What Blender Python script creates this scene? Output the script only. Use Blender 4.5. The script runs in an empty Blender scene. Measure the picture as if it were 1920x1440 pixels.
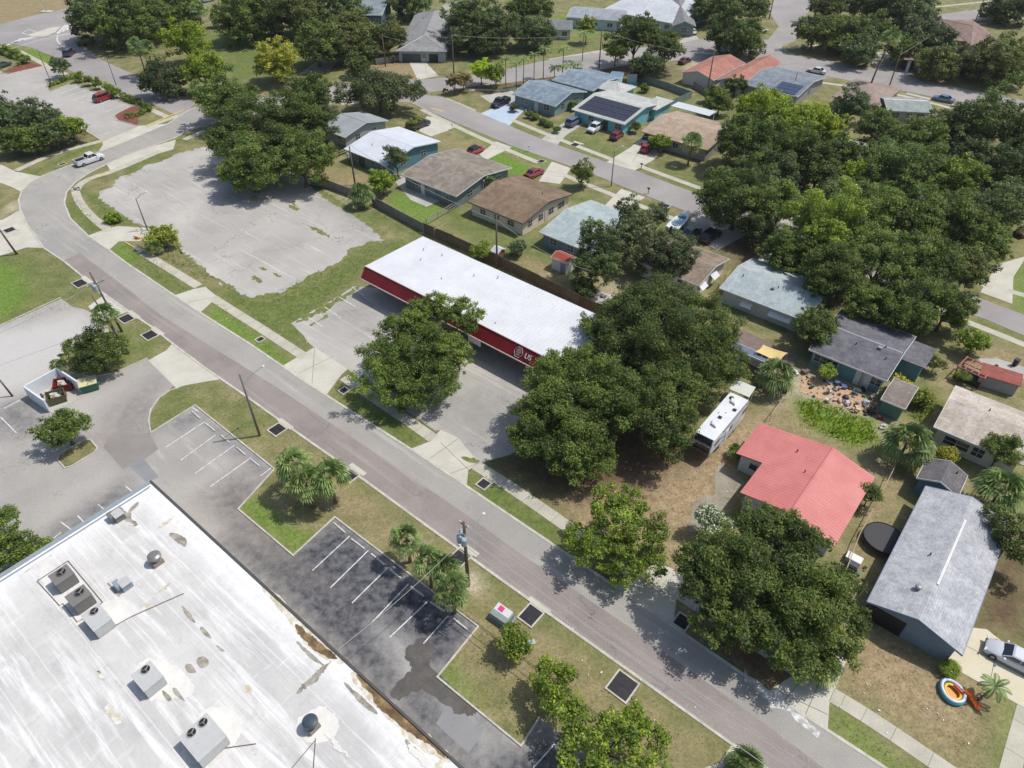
import bpy, bmesh, math, random
import numpy as np
from mathutils import Vector, Matrix
R=math.radians
sc=bpy.context.scene
# ---------------- camera, sun, sky, exposure ----------------
CAMH=60.0; PITCH=R(41); FPX=1333.0           # surveyed from the photograph (drone height in metres, focal length in px of 1920)
cd=bpy.data.cameras.new('camera'); cam=bpy.data.objects.new('camera',cd); sc.collection.objects.link(cam); sc.camera=cam
cam.location=(0,0,CAMH); cam.rotation_euler=(R(90)-PITCH,0,0)
cd.sensor_width=36; cd.lens=36*FPX/1920; cd.clip_end=6000; cd.clip_start=.5
SUN_AZ=R(11.8); SUN_EL=R(61)                  # direction towards the sun (world, from +X)
w=bpy.data.worlds.new('World'); sc.world=w; w.use_nodes=True
wn=w.node_tree; bg=wn.nodes['Background']; sk=wn.nodes.new('ShaderNodeTexSky'); sk.sky_type='NISHITA'; sk.sun_disc=False
sk.sun_elevation=SUN_EL; sk.sun_rotation=R(90)-SUN_AZ; sk.air_density=1.0; sk.dust_density=2.0; sk.ozone_density=1
wn.links.new(sk.outputs[0],bg.inputs[0]); bg.inputs[1].default_value=.13
sl=bpy.data.lights.new('sun','SUN'); sl.energy=3.7; sl.angle=R(.6); sl.color=(1,.962,.905)
so=bpy.data.objects.new('sun',sl); sc.collection.objects.link(so)
d=Vector((math.cos(SUN_EL)*math.cos(SUN_AZ),math.cos(SUN_EL)*math.sin(SUN_AZ),math.sin(SUN_EL)))
so.rotation_euler=d.to_track_quat('Z','Y').to_euler(); so.location=d*200
sc.view_settings.view_transform='Standard'; sc.view_settings.look='None'; sc.view_settings.exposure=-.04; sc.view_settings.gamma=1
sc.cycles.max_bounces=5; sc.cycles.diffuse_bounces=3; sc.cycles.transparent_max_bounces=6
GA=R(-39.6)                                   # direction of the street grid
# ---------------- survey: photo pixel + height -> world point ----------------
def at(u,v,z=0.0):
    a=(u-960)/FPX; b=-(v-720)/FPX
    dy=math.cos(PITCH)+b*math.sin(PITCH); dz=-math.sin(PITCH)+b*math.cos(PITCH)
    t=(z-CAMH)/dz
    return Vector((a*t,dy*t,z))
def mpp(u,v,z=0.0):                           # metres per photo pixel there
    b=-(v-720)/FPX; return (CAMH-z)/(math.sin(PITCH)-b*math.cos(PITCH))/FPX
def angpx(p,q,z=0): a=at(*p,z); b=at(*q,z); return math.atan2(b.y-a.y,b.x-a.x)
# ---------------- mesh helper ----------------
class MB:
    def __init__(s): s.v=[]; s.f=[]; s.m=[]; s.mi=0
    def add(s,vs,fs):
        o=len(s.v); s.v+= [tuple(x) for x in vs]; s.f+=[tuple(i+o for i in f) for f in fs]; s.m+=[s.mi]*len(fs); return s
    def box(s,c,d,rz=0,rx=0,ry=0):
        M=Matrix.Rotation(rz,3,'Z')@Matrix.Rotation(ry,3,'Y')@Matrix.Rotation(rx,3,'X'); c=Vector(c)
        vs=[c+M@Vector((x*d[0]/2,y*d[1]/2,z*d[2]/2)) for x in(-1,1) for y in(-1,1) for z in(-1,1)]
        return s.add(vs,[(0,1,3,2),(4,6,7,5),(0,4,5,1),(2,3,7,6),(0,2,6,4),(1,5,7,3)])
    def prism(s,poly,z0,z1):
        n=len(poly); a=sum(poly[i][0]*poly[(i+1)%n][1]-poly[(i+1)%n][0]*poly[i][1] for i in range(n))
        if a<0: poly=poly[::-1]
        vs=[(p[0],p[1],z0) for p in poly]+[(p[0],p[1],z1) for p in poly]
        return s.add(vs,[tuple(range(n-1,-1,-1)),tuple(range(n,2*n))]+[(i,(i+1)%n,n+(i+1)%n,n+i) for i in range(n)])
    def extx(s,poly,x0,x1):                   # cross-section (y,z) pushed along x
        n=len(poly); vs=[(x0,p[0],p[1]) for p in poly]+[(x1,p[0],p[1]) for p in poly]
        return s.add(vs,[tuple(range(n)),tuple(range(2*n-1,n-1,-1))]+[(i,n+i,n+(i+1)%n,(i+1)%n) for i in range(n)])
    def tube(s,pts,rs,n=8,cap=True):
        pts=[Vector(p) for p in pts]; k=len(pts)
        if not hasattr(rs,'__len__'): rs=[rs]*k
        vs=[]; up=Vector((.13,.31,1)).normalized()
        for i,p in enumerate(pts):
            t=(pts[min(i+1,k-1)]-pts[max(i-1,0)]).normalized()
            a=t.cross(up)
            if a.length<.05: a=t.cross(Vector((1,0,0)))
            a.normalize(); b=t.cross(a)
            for j in range(n):
                th=2*math.pi*j/n; vs.append(p+a*(rs[i]*math.cos(th))+b*(rs[i]*math.sin(th)))
        fs=[(i*n+j,i*n+(j+1)%n,(i+1)*n+(j+1)%n,(i+1)*n+j) for i in range(k-1) for j in range(n)]
        if cap: fs+=[tuple(range(n-1,-1,-1)),tuple(range((k-1)*n,k*n))]
        return s.add(vs,fs)
    def cyl(s,c,r,h,n=16,r2=None):
        c=Vector(c); return s.tube([c,c+Vector((0,0,h))],[r,r if r2 is None else r2],n)
    def lathe(s,c,prof,n=16):
        c=Vector(c); vs=[c+Vector((r*math.cos(2*math.pi*j/n),r*math.sin(2*math.pi*j/n),z)) for r,z in prof for j in range(n)]
        k=len(prof); fs=[(i*n+j,i*n+(j+1)%n,(i+1)*n+(j+1)%n,(i+1)*n+j) for i in range(k-1) for j in range(n)]
        return s.add(vs,fs+[tuple(range(n-1,-1,-1)),tuple(range((k-1)*n,k*n))])
    def build(s,name,mat,parent=None,smooth=False,loc=None,rz=0):
        me=bpy.data.meshes.new(name); me.from_pydata(s.v,[],s.f)
        for m in (mat if isinstance(mat,(list,tuple)) else [mat]): me.materials.append(m)
        if isinstance(mat,(list,tuple)): me.polygons.foreach_set('material_index',s.m)
        if smooth: me.polygons.foreach_set('use_smooth',[True]*len(me.polygons))
        me.update(); o=bpy.data.objects.new(name,me); sc.collection.objects.link(o)
        if parent: o.parent=parent
        if loc is not None: o.location=loc; o.rotation_euler=(0,0,rz)
        return o
def tag(o,label=None,cat=None,group=None,kind=None):
    if label: o['label']=label
    if cat: o['category']=cat
    if group: o['group']=group
    if kind: o['kind']=kind
    return o
def thing(name,label,cat,loc=(0,0,0),rz=0,group=None):
    o=bpy.data.objects.new(name,None); sc.collection.objects.link(o); o.empty_display_size=.3
    o.location=loc; o.rotation_euler=(0,0,rz); return tag(o,label,cat,group)
def dup(root,loc,rz=0,label=None,scale=None):
    def cp(o,par):
        c=o.copy(); sc.collection.objects.link(c)
        if par: c.parent=par
        for ch in o.children: cp(ch,c)
        return c
    r=cp(root,None); r.location=loc; r.rotation_euler=(0,0,rz)
    if scale: r.scale=(scale,)*3 if not hasattr(scale,'__len__') else scale
    if label: r['label']=label
    return r
# ---------------- materials ----------------
def S(r,g,b,k=.93):
    f=lambda c:(c/255/12.92 if c/255<=.04045 else ((c/255+.055)/1.055)**2.4)*k
    return (f(r),f(g),f(b),1)
_mc={}
def surf(name,stops,scale=.5,fine=6,fa=.25,rough=.9,bump=0,coord='pos',lines=None,cracks=None,attrs=None,spec=.3,det=6,metal=0,blotch=None,speck=None,coat=0,streak=None):
    if name in _mc: return _mc[name]
    m=bpy.data.materials.new(name); m.use_nodes=True; nt=m.node_tree; N=nt.nodes; L=nt.links; B=N['Principled BSDF']; _mc[name]=m
    B.inputs['Roughness'].default_value=rough; B.inputs['Specular IOR Level'].default_value=spec; B.inputs['Metallic'].default_value=metal
    if coat: B.inputs['Coat Weight'].default_value=coat; B.inputs['Coat Roughness'].default_value=.08
    if coord=='pos': g=N.new('ShaderNodeNewGeometry').outputs['Position']
    else: g=N.new('ShaderNodeTexCoord').outputs['Object']
    def noise(sc_,det=6,dist=0,rg=.6):
        n=N.new('ShaderNodeTexNoise'); n.inputs['Scale'].default_value=sc_; n.inputs['Detail'].default_value=det; n.inputs['Roughness'].default_value=rg; n.inputs['Distortion'].default_value=dist; L.new(g,n.inputs['Vector']); return n.outputs[0]
    def ramp(fac,st):
        r=N.new('ShaderNodeValToRGB'); e=r.color_ramp.elements
        for i,(p,c) in enumerate(st):
            if i<2: e[i].position=p; e[i].color=c
            else: x=e.new(p); x.color=c
        L.new(fac,r.inputs[0]); return r.outputs[0]
    def mix(f,a,b,mode='MIX'):
        x=N.new('ShaderNodeMix'); x.data_type='RGBA'; x.blend_type=mode
        for inp,val in ((x.inputs[0],f),(x.inputs[6],a),(x.inputs[7],b)):
            if hasattr(val,'default_value') and not isinstance(val,(tuple,float)): L.new(val,inp)
            else: inp.default_value=val
        return x.outputs[2]
    def mth(op,a,b):
        x=N.new('ShaderNodeMath'); x.operation=op
        for i,val in enumerate((a,b)):
            if isinstance(val,(int,float)): x.inputs[i].default_value=val
            else: L.new(val,x.inputs[i])
        return x.outputs[0]
    if len(stops)==1: stops=[(0.3,tuple(c*.9 for c in stops[0][:3])+(1,)),(.7,stops[0])]
    elif not hasattr(stops[0][1],'__len__'): stops=[(.35,stops[0]),(.65,stops[1])]
    col=ramp(noise(scale,det),stops)
    if blotch: col=mix(ramp(noise(blotch[0],7,.4,.65),[(blotch[2],(0,0,0,1)),(blotch[3],(1,1,1,1))]),col,blotch[1])
    for sk_ in (streak or []):                 # long smears: (scale vector, colour, lo, hi)
        mp=N.new('ShaderNodeMapping'); mp.inputs['Scale'].default_value=sk_[0]
        if len(sk_)>4: mp.vector_type='TEXTURE'; mp.inputs['Rotation'].default_value=(0,0,sk_[4]); mp.inputs['Scale'].default_value=tuple(1/x for x in sk_[0])
        L.new(g,mp.inputs[0]); sn=N.new('ShaderNodeTexNoise'); sn.inputs['Scale'].default_value=1; sn.inputs['Detail'].default_value=7; sn.inputs['Roughness'].default_value=.65; sn.inputs['Distortion'].default_value=.3; L.new(mp.outputs[0],sn.inputs['Vector'])
        col=mix(ramp(sn.outputs[0],[(sk_[2],(0,0,0,1)),(sk_[3],(1,1,1,1))]),col,sk_[1])
    if attrs:
        for an,ac,ns,amp in attrs:
            a=N.new('ShaderNodeAttribute'); a.attribute_name=an
            f=mth('SUBTRACT',noise(ns,6,.3,.7),.5); f=mth('MULTIPLY',f,amp)
            w_=mth('MULTIPLY',mth('SUBTRACT',1,mth('ABSOLUTE',mth('SUBTRACT',mth('MULTIPLY',a.outputs['Fac'],2),1),0)),1)
            f=mth('ADD',a.outputs['Fac'],mth('MULTIPLY',f,mth('ADD',w_,mth('MULTIPLY',a.outputs['Fac'],.5))))
            cl=N.new('ShaderNodeClamp'); L.new(f,cl.inputs[0])
            c2=ac if not isinstance(ac,list) else ramp(noise(ns*2.3,5),[(.35,ac[0]),(.65,ac[1])])
            col=mix(cl.outputs[0],col,c2)
    fn=noise(fine,4,0,.7)
    if fa: 
        k=ramp(fn,[(.25,(1-fa,)*3+(1,)),(.75,(1+fa*.6,)*3+(1,))]); col=mix(1.0,col,k,'MULTIPLY')
    if speck:                                  # small light or dark flecks (scale, colour, threshold)
        v=noise(speck[0],2,0,.5); col=mix(ramp(v,[(speck[2],(0,0,0,1)),(speck[2]+.05,(1,1,1,1))]),col,speck[1])
    hgt=fn
    if lines:                                  # (axis, period, width, factor)
        sx=N.new('ShaderNodeSeparateXYZ'); L.new(g,sx.inputs[0])
        for ax,per,wd,fac in lines:
            q=sx.outputs[ax]
            if isinstance(per,tuple): per,ph=per; q=mth('ADD',q,ph)
            q=mth('ADD',mth('DIVIDE',q,per),mth('MULTIPLY',mth('SUBTRACT',noise(.7,2),.5),.06))
            q=mth('FRACT',q,0); f=mth('LESS_THAN',q,wd)
            c=mix(1.0,col,(fac,fac,fac,1),'MULTIPLY') if fac<=1 else mix(1-1/fac,col,(1,1,1,1))
            col=mix(f,col,c); hgt=mth('ADD',hgt,mth('MULTIPLY',f,1.5 if fac>=1 else -1.5))
    if cracks:
        v=N.new('ShaderNodeTexVoronoi'); v.feature='DISTANCE_TO_EDGE'; v.inputs['Scale'].default_value=cracks[0]
        pm=N.new('ShaderNodeVectorMath'); pm.operation='ADD'; nz=N.new('ShaderNodeTexNoise'); nz.inputs['Scale'].default_value=.6; nz.inputs['Detail'].default_value=5; L.new(g,nz.inputs[0])
        vs=N.new('ShaderNodeVectorMath'); vs.operation='SCALE'; vs.inputs[3].default_value=4; L.new(nz.outputs[1],vs.inputs[0]); L.new(g,pm.inputs[0]); L.new(vs.outputs[0],pm.inputs[1]); L.new(pm.outputs[0],v.inputs['Vector'])
        f=ramp(v.outputs[0],[(0,(1,1,1,1)),(cracks[1],(0,0,0,1))])
        gate=ramp(noise(.12,3),[(.45,(0,0,0,1)),(.6,(1,1,1,1))]); f=mth('MULTIPLY',f,gate); f=mth('MULTIPLY',f,cracks[2])
        col=mix(f,col,(.06,.06,.055,1))
    L.new(col,B.inputs['Base Color'])
    if bump:
        b=N.new('ShaderNodeBump'); b.inputs['Strength'].default_value=bump; b.inputs['Distance'].default_value=.05; L.new(hgt,b.inputs['Height']); L.new(b.outputs[0],B.inputs['Normal'])
    return m
def plain(name,c,rough=.6,metal=0,spec=.5,coat=0):
    if name in _mc: return _mc[name]
    return surf(name,[(.3,tuple(x*.88 for x in c[:3])+(1,)),(.7,c)],scale=1.5,fine=9,fa=.08,rough=rough,metal=metal,spec=spec,coord='obj',coat=coat)
def leafmat(name,dark,mid,light,tr=.3):
    if name in _mc: return _mc[name]
    m=bpy.data.materials.new(name); m.use_nodes=True; nt=m.node_tree; N=nt.nodes; L=nt.links; B=N['Principled BSDF']; _mc[name]=m
    a=N.new('ShaderNodeAttribute'); a.attribute_name='tint'
    r=N.new('ShaderNodeValToRGB'); e=r.color_ramp.elements; e[0].position=0; e[0].color=dark; e[1].position=1; e[1].color=light; x=e.new(.5); x.color=mid
    L.new(a.outputs['Fac'],r.inputs[0])
    oi=N.new('ShaderNodeObjectInfo'); hs=N.new('ShaderNodeHueSaturation'); mr=N.new('ShaderNodeMapRange'); mr.inputs[3].default_value=.8; mr.inputs[4].default_value=1.2
    L.new(oi.outputs['Random'],mr.inputs[0]); L.new(mr.outputs[0],hs.inputs['Value']); L.new(r.outputs[0],hs.inputs['Color'])
    L.new(hs.outputs[0],B.inputs['Base Color']); B.inputs['Roughness'].default_value=.55; B.inputs['Specular IOR Level'].default_value=.35
    t=N.new('ShaderNodeBsdfTranslucent'); ms=N.new('ShaderNodeMixShader'); ms.inputs[0].default_value=tr
    hs2=N.new('ShaderNodeHueSaturation'); hs2.inputs['Saturation'].default_value=1.15; hs2.inputs['Value'].default_value=1.3; L.new(hs.outputs[0],hs2.inputs['Color']); L.new(hs2.outputs[0],t.inputs[0])
    L.new(B.outputs[0],ms.inputs[1]); L.new(t.outputs[0],ms.inputs[2]); L.new(ms.outputs[0],N['Material Output'].inputs[0]); return m
# ---------------- flat sheets, kerbs, painted ground values ----------------
def pts(poly,z=0): return [at(p[0],p[1]) for p in poly]
def softpoly(P,it=2):
    for _ in range(it):
        q=[]
        for i in range(len(P)): a,b=P[i],P[(i+1)%len(P)]; q+=[a.lerp(b,.25),a.lerp(b,.75)]
        P=q
    return P
def ragged(P,step,amp,seed=0):
    rnd=random.Random(seed); out=[]; n=len(P)
    for i in range(n):
        a,b=P[i],P[(i+1)%n]; k=max(1,int((b-a).length/step)); nrm=(b-a).normalized().cross(Vector((0,0,1))) if (b-a).length else Vector()
        for j in range(k):
            q=a.lerp(b,j/k); o=rnd.gauss(0,amp)+amp*1.2*math.sin((q.x+q.y*.7)*1.1/step*.5+seed); out.append(q+nrm*o)
    return out
def sheet(name,poly,mat,z,kind='structure',rag=None,res=None,seed=0,world=False,paint=None,parent=None):
    P=poly if world else pts(poly)
    if rag: P=ragged(P,rag[0],rag[1],seed)
    bm=bmesh.new(); f=bm.faces.new([bm.verts.new((p.x,p.y,z)) for p in P]); bm.normal_update()
    if f.normal.z<0: f.normal_flip()
    bmesh.ops.triangulate(bm,faces=bm.faces[:])
    if res:
        for it in range(9):
            E=[e for e in bm.edges if e.calc_length()>res*1.5 and (it<7)]
            if not E: break
            bmesh.ops.subdivide_edges(bm,edges=E,cuts=1); bmesh.ops.triangulate(bm,faces=bm.faces[:])
    me=bpy.data.meshes.new(name); bm.to_mesh(me); bm.free(); me.materials.append(mat)
    o=bpy.data.objects.new(name,me); sc.collection.objects.link(o)
    if kind: o['kind']=kind
    if parent: o.parent=parent
    if paint: paintmesh(me,paint)
    return o
def polydist(X,Y,P):                            # signed distance, >0 inside
    n=len(P); ins=np.zeros(X.shape,bool); dm=np.full(X.shape,1e9)
    for i in range(n):
        x1,y1=P[i]; x2,y2=P[(i+1)%n]
        c=((y1>Y)!=(y2>Y)) & (X<(x2-x1)*(Y-y1)/((y2-y1) or 1e-9)+x1); ins^=c
        L2=(x2-x1)**2+(y2-y1)**2 or 1e-9; t=np.clip(((X-x1)*(x2-x1)+(Y-y1)*(y2-y1))/L2,0,1)
        dm=np.minimum(dm,np.hypot(X-x1-t*(x2-x1),Y-y1-t*(y2-y1)))
    return np.where(ins,dm,-dm)
def paintmesh(me,layers):
    n=len(me.vertices); co=np.zeros(n*3); me.vertices.foreach_get('co',co); X=co[0::3]; Y=co[1::3]
    out={}
    for an,poly,fe,st in layers:
        P=[at(*p) for p in poly]; d_=polydist(X,Y,[(p.x,p.y) for p in P])
        val=np.clip(d_/fe+.5,0,1)*st; out[an]=np.maximum(out.get(an,np.zeros(n)),val)
    for an,a in out.items():
        at_=me.attributes.new(an,'FLOAT','POINT'); at_.data.foreach_set('value',a.astype(np.float32))
def stripmesh(mb,P,w,z0,z1):
    n=len(P); Lp=[];Rp=[]
    for i in range(n):
        a=(P[i]-P[i-1]).normalized() if i>0 else (P[1]-P[0]).normalized(); b=(P[i+1]-P[i]).normalized() if i<n-1 else a
        t=(a+b).normalized(); nn=Vector((-t.y,t.x,0)); k=1/max(.5,nn.dot(Vector((-a.y,a.x,0)))); Lp.append(P[i]+nn*w/2*k); Rp.append(P[i]-nn*w/2*k)
    vs=[(p.x,p.y,z) for z in (z0,z1) for p in Lp+Rp]; m=2*n
    fs=[]
    for i in range(n-1):
        l0,l1,r0,r1=i,i+1,n+i,n+i+1
        fs+=[(m+l0,m+r0,m+r1,m+l1),(l0,m+l0,m+l1,l1),(r0,r1,m+r1,m+r0)]
    fs+=[(0,n,m+n,m),(n-1,m+n-1,m+2*n-1,2*n-1)]
    mb.add(vs,fs)
def smoothline(poly,it=2):
    for _ in range(it):
        q=[poly[0]]
        for a,b in zip(poly,poly[1:]): q+=[(a[0]*.75+b[0]*.25,a[1]*.75+b[1]*.25),(a[0]*.25+b[0]*.75,a[1]*.25+b[1]*.75)]
        poly=q+[poly[-1]]
    return poly
# ---------------- shared materials ----------------
ground_m=surf('ground_grass',[(.28,S(100,108,62)),(.48,S(130,128,84)),(.72,S(162,150,112))],scale=.35,fine=3.0,fa=.38,bump=.6,det=10,blotch=(1.1,S(120,100,72),.6,.72),
  attrs=[('green',[S(80,102,44),S(118,132,64)],.55,.9),('lush',[S(88,122,38),S(122,156,56)],.8,.6),('dry',[S(150,128,98),S(182,160,128)],.5,.9),('sand',[S(190,176,150),S(208,196,172)],.6,.9),('mulch',[S(84,62,50),S(112,84,68)],.6,.8)],
  speck=(5.5,S(86,92,50),.63))
road_m=surf('road_asphalt',[(.35,S(156,153,147)),(.65,S(172,168,160))],scale=.12,fine=9,fa=.16,det=8,bump=.15,cracks=(.06,.005,.5),blotch=(.5,S(142,139,134),.6,.8),streak=[((.05,.8,1),S(184,180,172),.54,.72,GA),((.07,1.4,1),S(144,141,136),.6,.78,GA)],speck=(14,S(198,194,188),.68))
road2_m=surf('road_patched',[(.35,S(138,130,125)),(.65,S(156,147,141))],scale=.18,fine=9,fa=.13,det=8,bump=.15,cracks=(.09,.008,.6),streak=[((.05,.9,1),S(165,156,149),.54,.72,GA),((.08,1.5,1),S(124,117,112),.6,.78,GA)],speck=(11,S(186,176,166),.66))
street_m=surf('street_asphalt',[(.35,S(150,145,142)),(.65,S(166,161,157))],scale=.1,fine=6,fa=.1,bump=.1)
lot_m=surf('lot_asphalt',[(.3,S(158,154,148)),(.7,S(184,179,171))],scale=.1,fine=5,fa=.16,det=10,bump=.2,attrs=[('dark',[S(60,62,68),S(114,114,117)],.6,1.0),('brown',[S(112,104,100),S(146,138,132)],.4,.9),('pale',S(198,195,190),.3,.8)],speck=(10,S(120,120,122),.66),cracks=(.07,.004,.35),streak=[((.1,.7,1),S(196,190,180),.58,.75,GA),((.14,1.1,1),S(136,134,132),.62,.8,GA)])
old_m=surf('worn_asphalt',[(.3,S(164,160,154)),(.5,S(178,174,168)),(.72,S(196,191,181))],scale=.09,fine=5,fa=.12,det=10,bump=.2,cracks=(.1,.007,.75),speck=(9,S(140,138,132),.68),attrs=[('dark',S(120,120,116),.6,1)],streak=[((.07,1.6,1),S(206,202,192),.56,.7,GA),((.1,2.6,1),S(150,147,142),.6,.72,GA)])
conc_m=surf('pale_concrete',[(.3,S(186,182,168)),(.7,S(208,204,190))],scale=.35,fine=5,fa=.1,det=8,bump=.1)
walk_m=surf('sidewalk_concrete',[(.3,S(176,172,156)),(.7,S(200,195,178))],scale=.5,fine=5,fa=.12,det=8,bump=.1)
conc2_m=surf('grey_concrete',[(.3,S(168,166,158)),(.7,S(194,191,182))],scale=.3,fine=5,fa=.15,det=8)
kerb_m=surf('kerb_concrete',[(.3,S(176,172,158)),(.7,S(212,208,196))],scale=.9,fine=5,fa=.2,bump=.2)
paint_m=surf('worn_white_paint',[(.38,S(188,188,186)),(.55,S(232,232,230))],scale=2.2,fine=9,fa=.15,coord='pos')
yellow_m=surf('yellow_paint',[(.3,S(206,178,96)),(.7,S(226,200,120))],scale=1,fine=6)
seam_m=plain('seam',S(118,114,104),.95)
wet_m=surf('wet_asphalt',[(.3,S(78,75,72)),(.7,S(106,102,97))],scale=.7,fine=6,fa=.25,rough=.45,spec=.4,speck=(4,S(140,122,96),.7))
patch_m=surf('brown_asphalt_patch',[(.3,S(138,132,128)),(.7,S(152,145,140))],scale=.3,fine=8,fa=.1)
patch2_m=surf('grey_asphalt_patch',[(.3,S(132,134,136)),(.7,S(154,154,155))],scale=.25,fine=8,fa=.1)
weed_m=surf('weedy_edge',[(.3,S(92,104,52)),(.7,S(140,142,88))],scale=1.2,fine=5,fa=.4,bump=.4)
# ---------------- ground ----------------
def gridmesh():
    xs=np.concatenate([[-3000,-1200,-500,-300],np.arange(-210,210.1,1.0),[300,500,1200,3000]]); ys=np.concatenate([[-3000,-500,-100,0],np.arange(14,330,1.0),[400,700,1500,4000]])
    X,Y=np.meshgrid(xs,ys); n=len(xs); m=len(ys)
    co=np.stack([X.ravel(),Y.ravel(),np.zeros(n*m)],1).ravel()
    i=(np.arange(m-1)[:,None]*n+np.arange(n-1)[None]).ravel(); F=np.stack([i,i+1,i+n+1,i+n],1).ravel()
    me=bpy.data.meshes.new('ground'); me.vertices.add(n*m); me.vertices.foreach_set('co',co); q=len(i)
    me.loops.add(q*4); me.loops.foreach_set('vertex_index',F); me.polygons.add(q); me.polygons.foreach_set('loop_start',np.arange(q)*4); me.update(); me.validate()
    me.materials.append(ground_m); o=bpy.data.objects.new('ground',me); sc.collection.objects.link(o); o['kind']='structure'; return me
gm=gridmesh()
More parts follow.
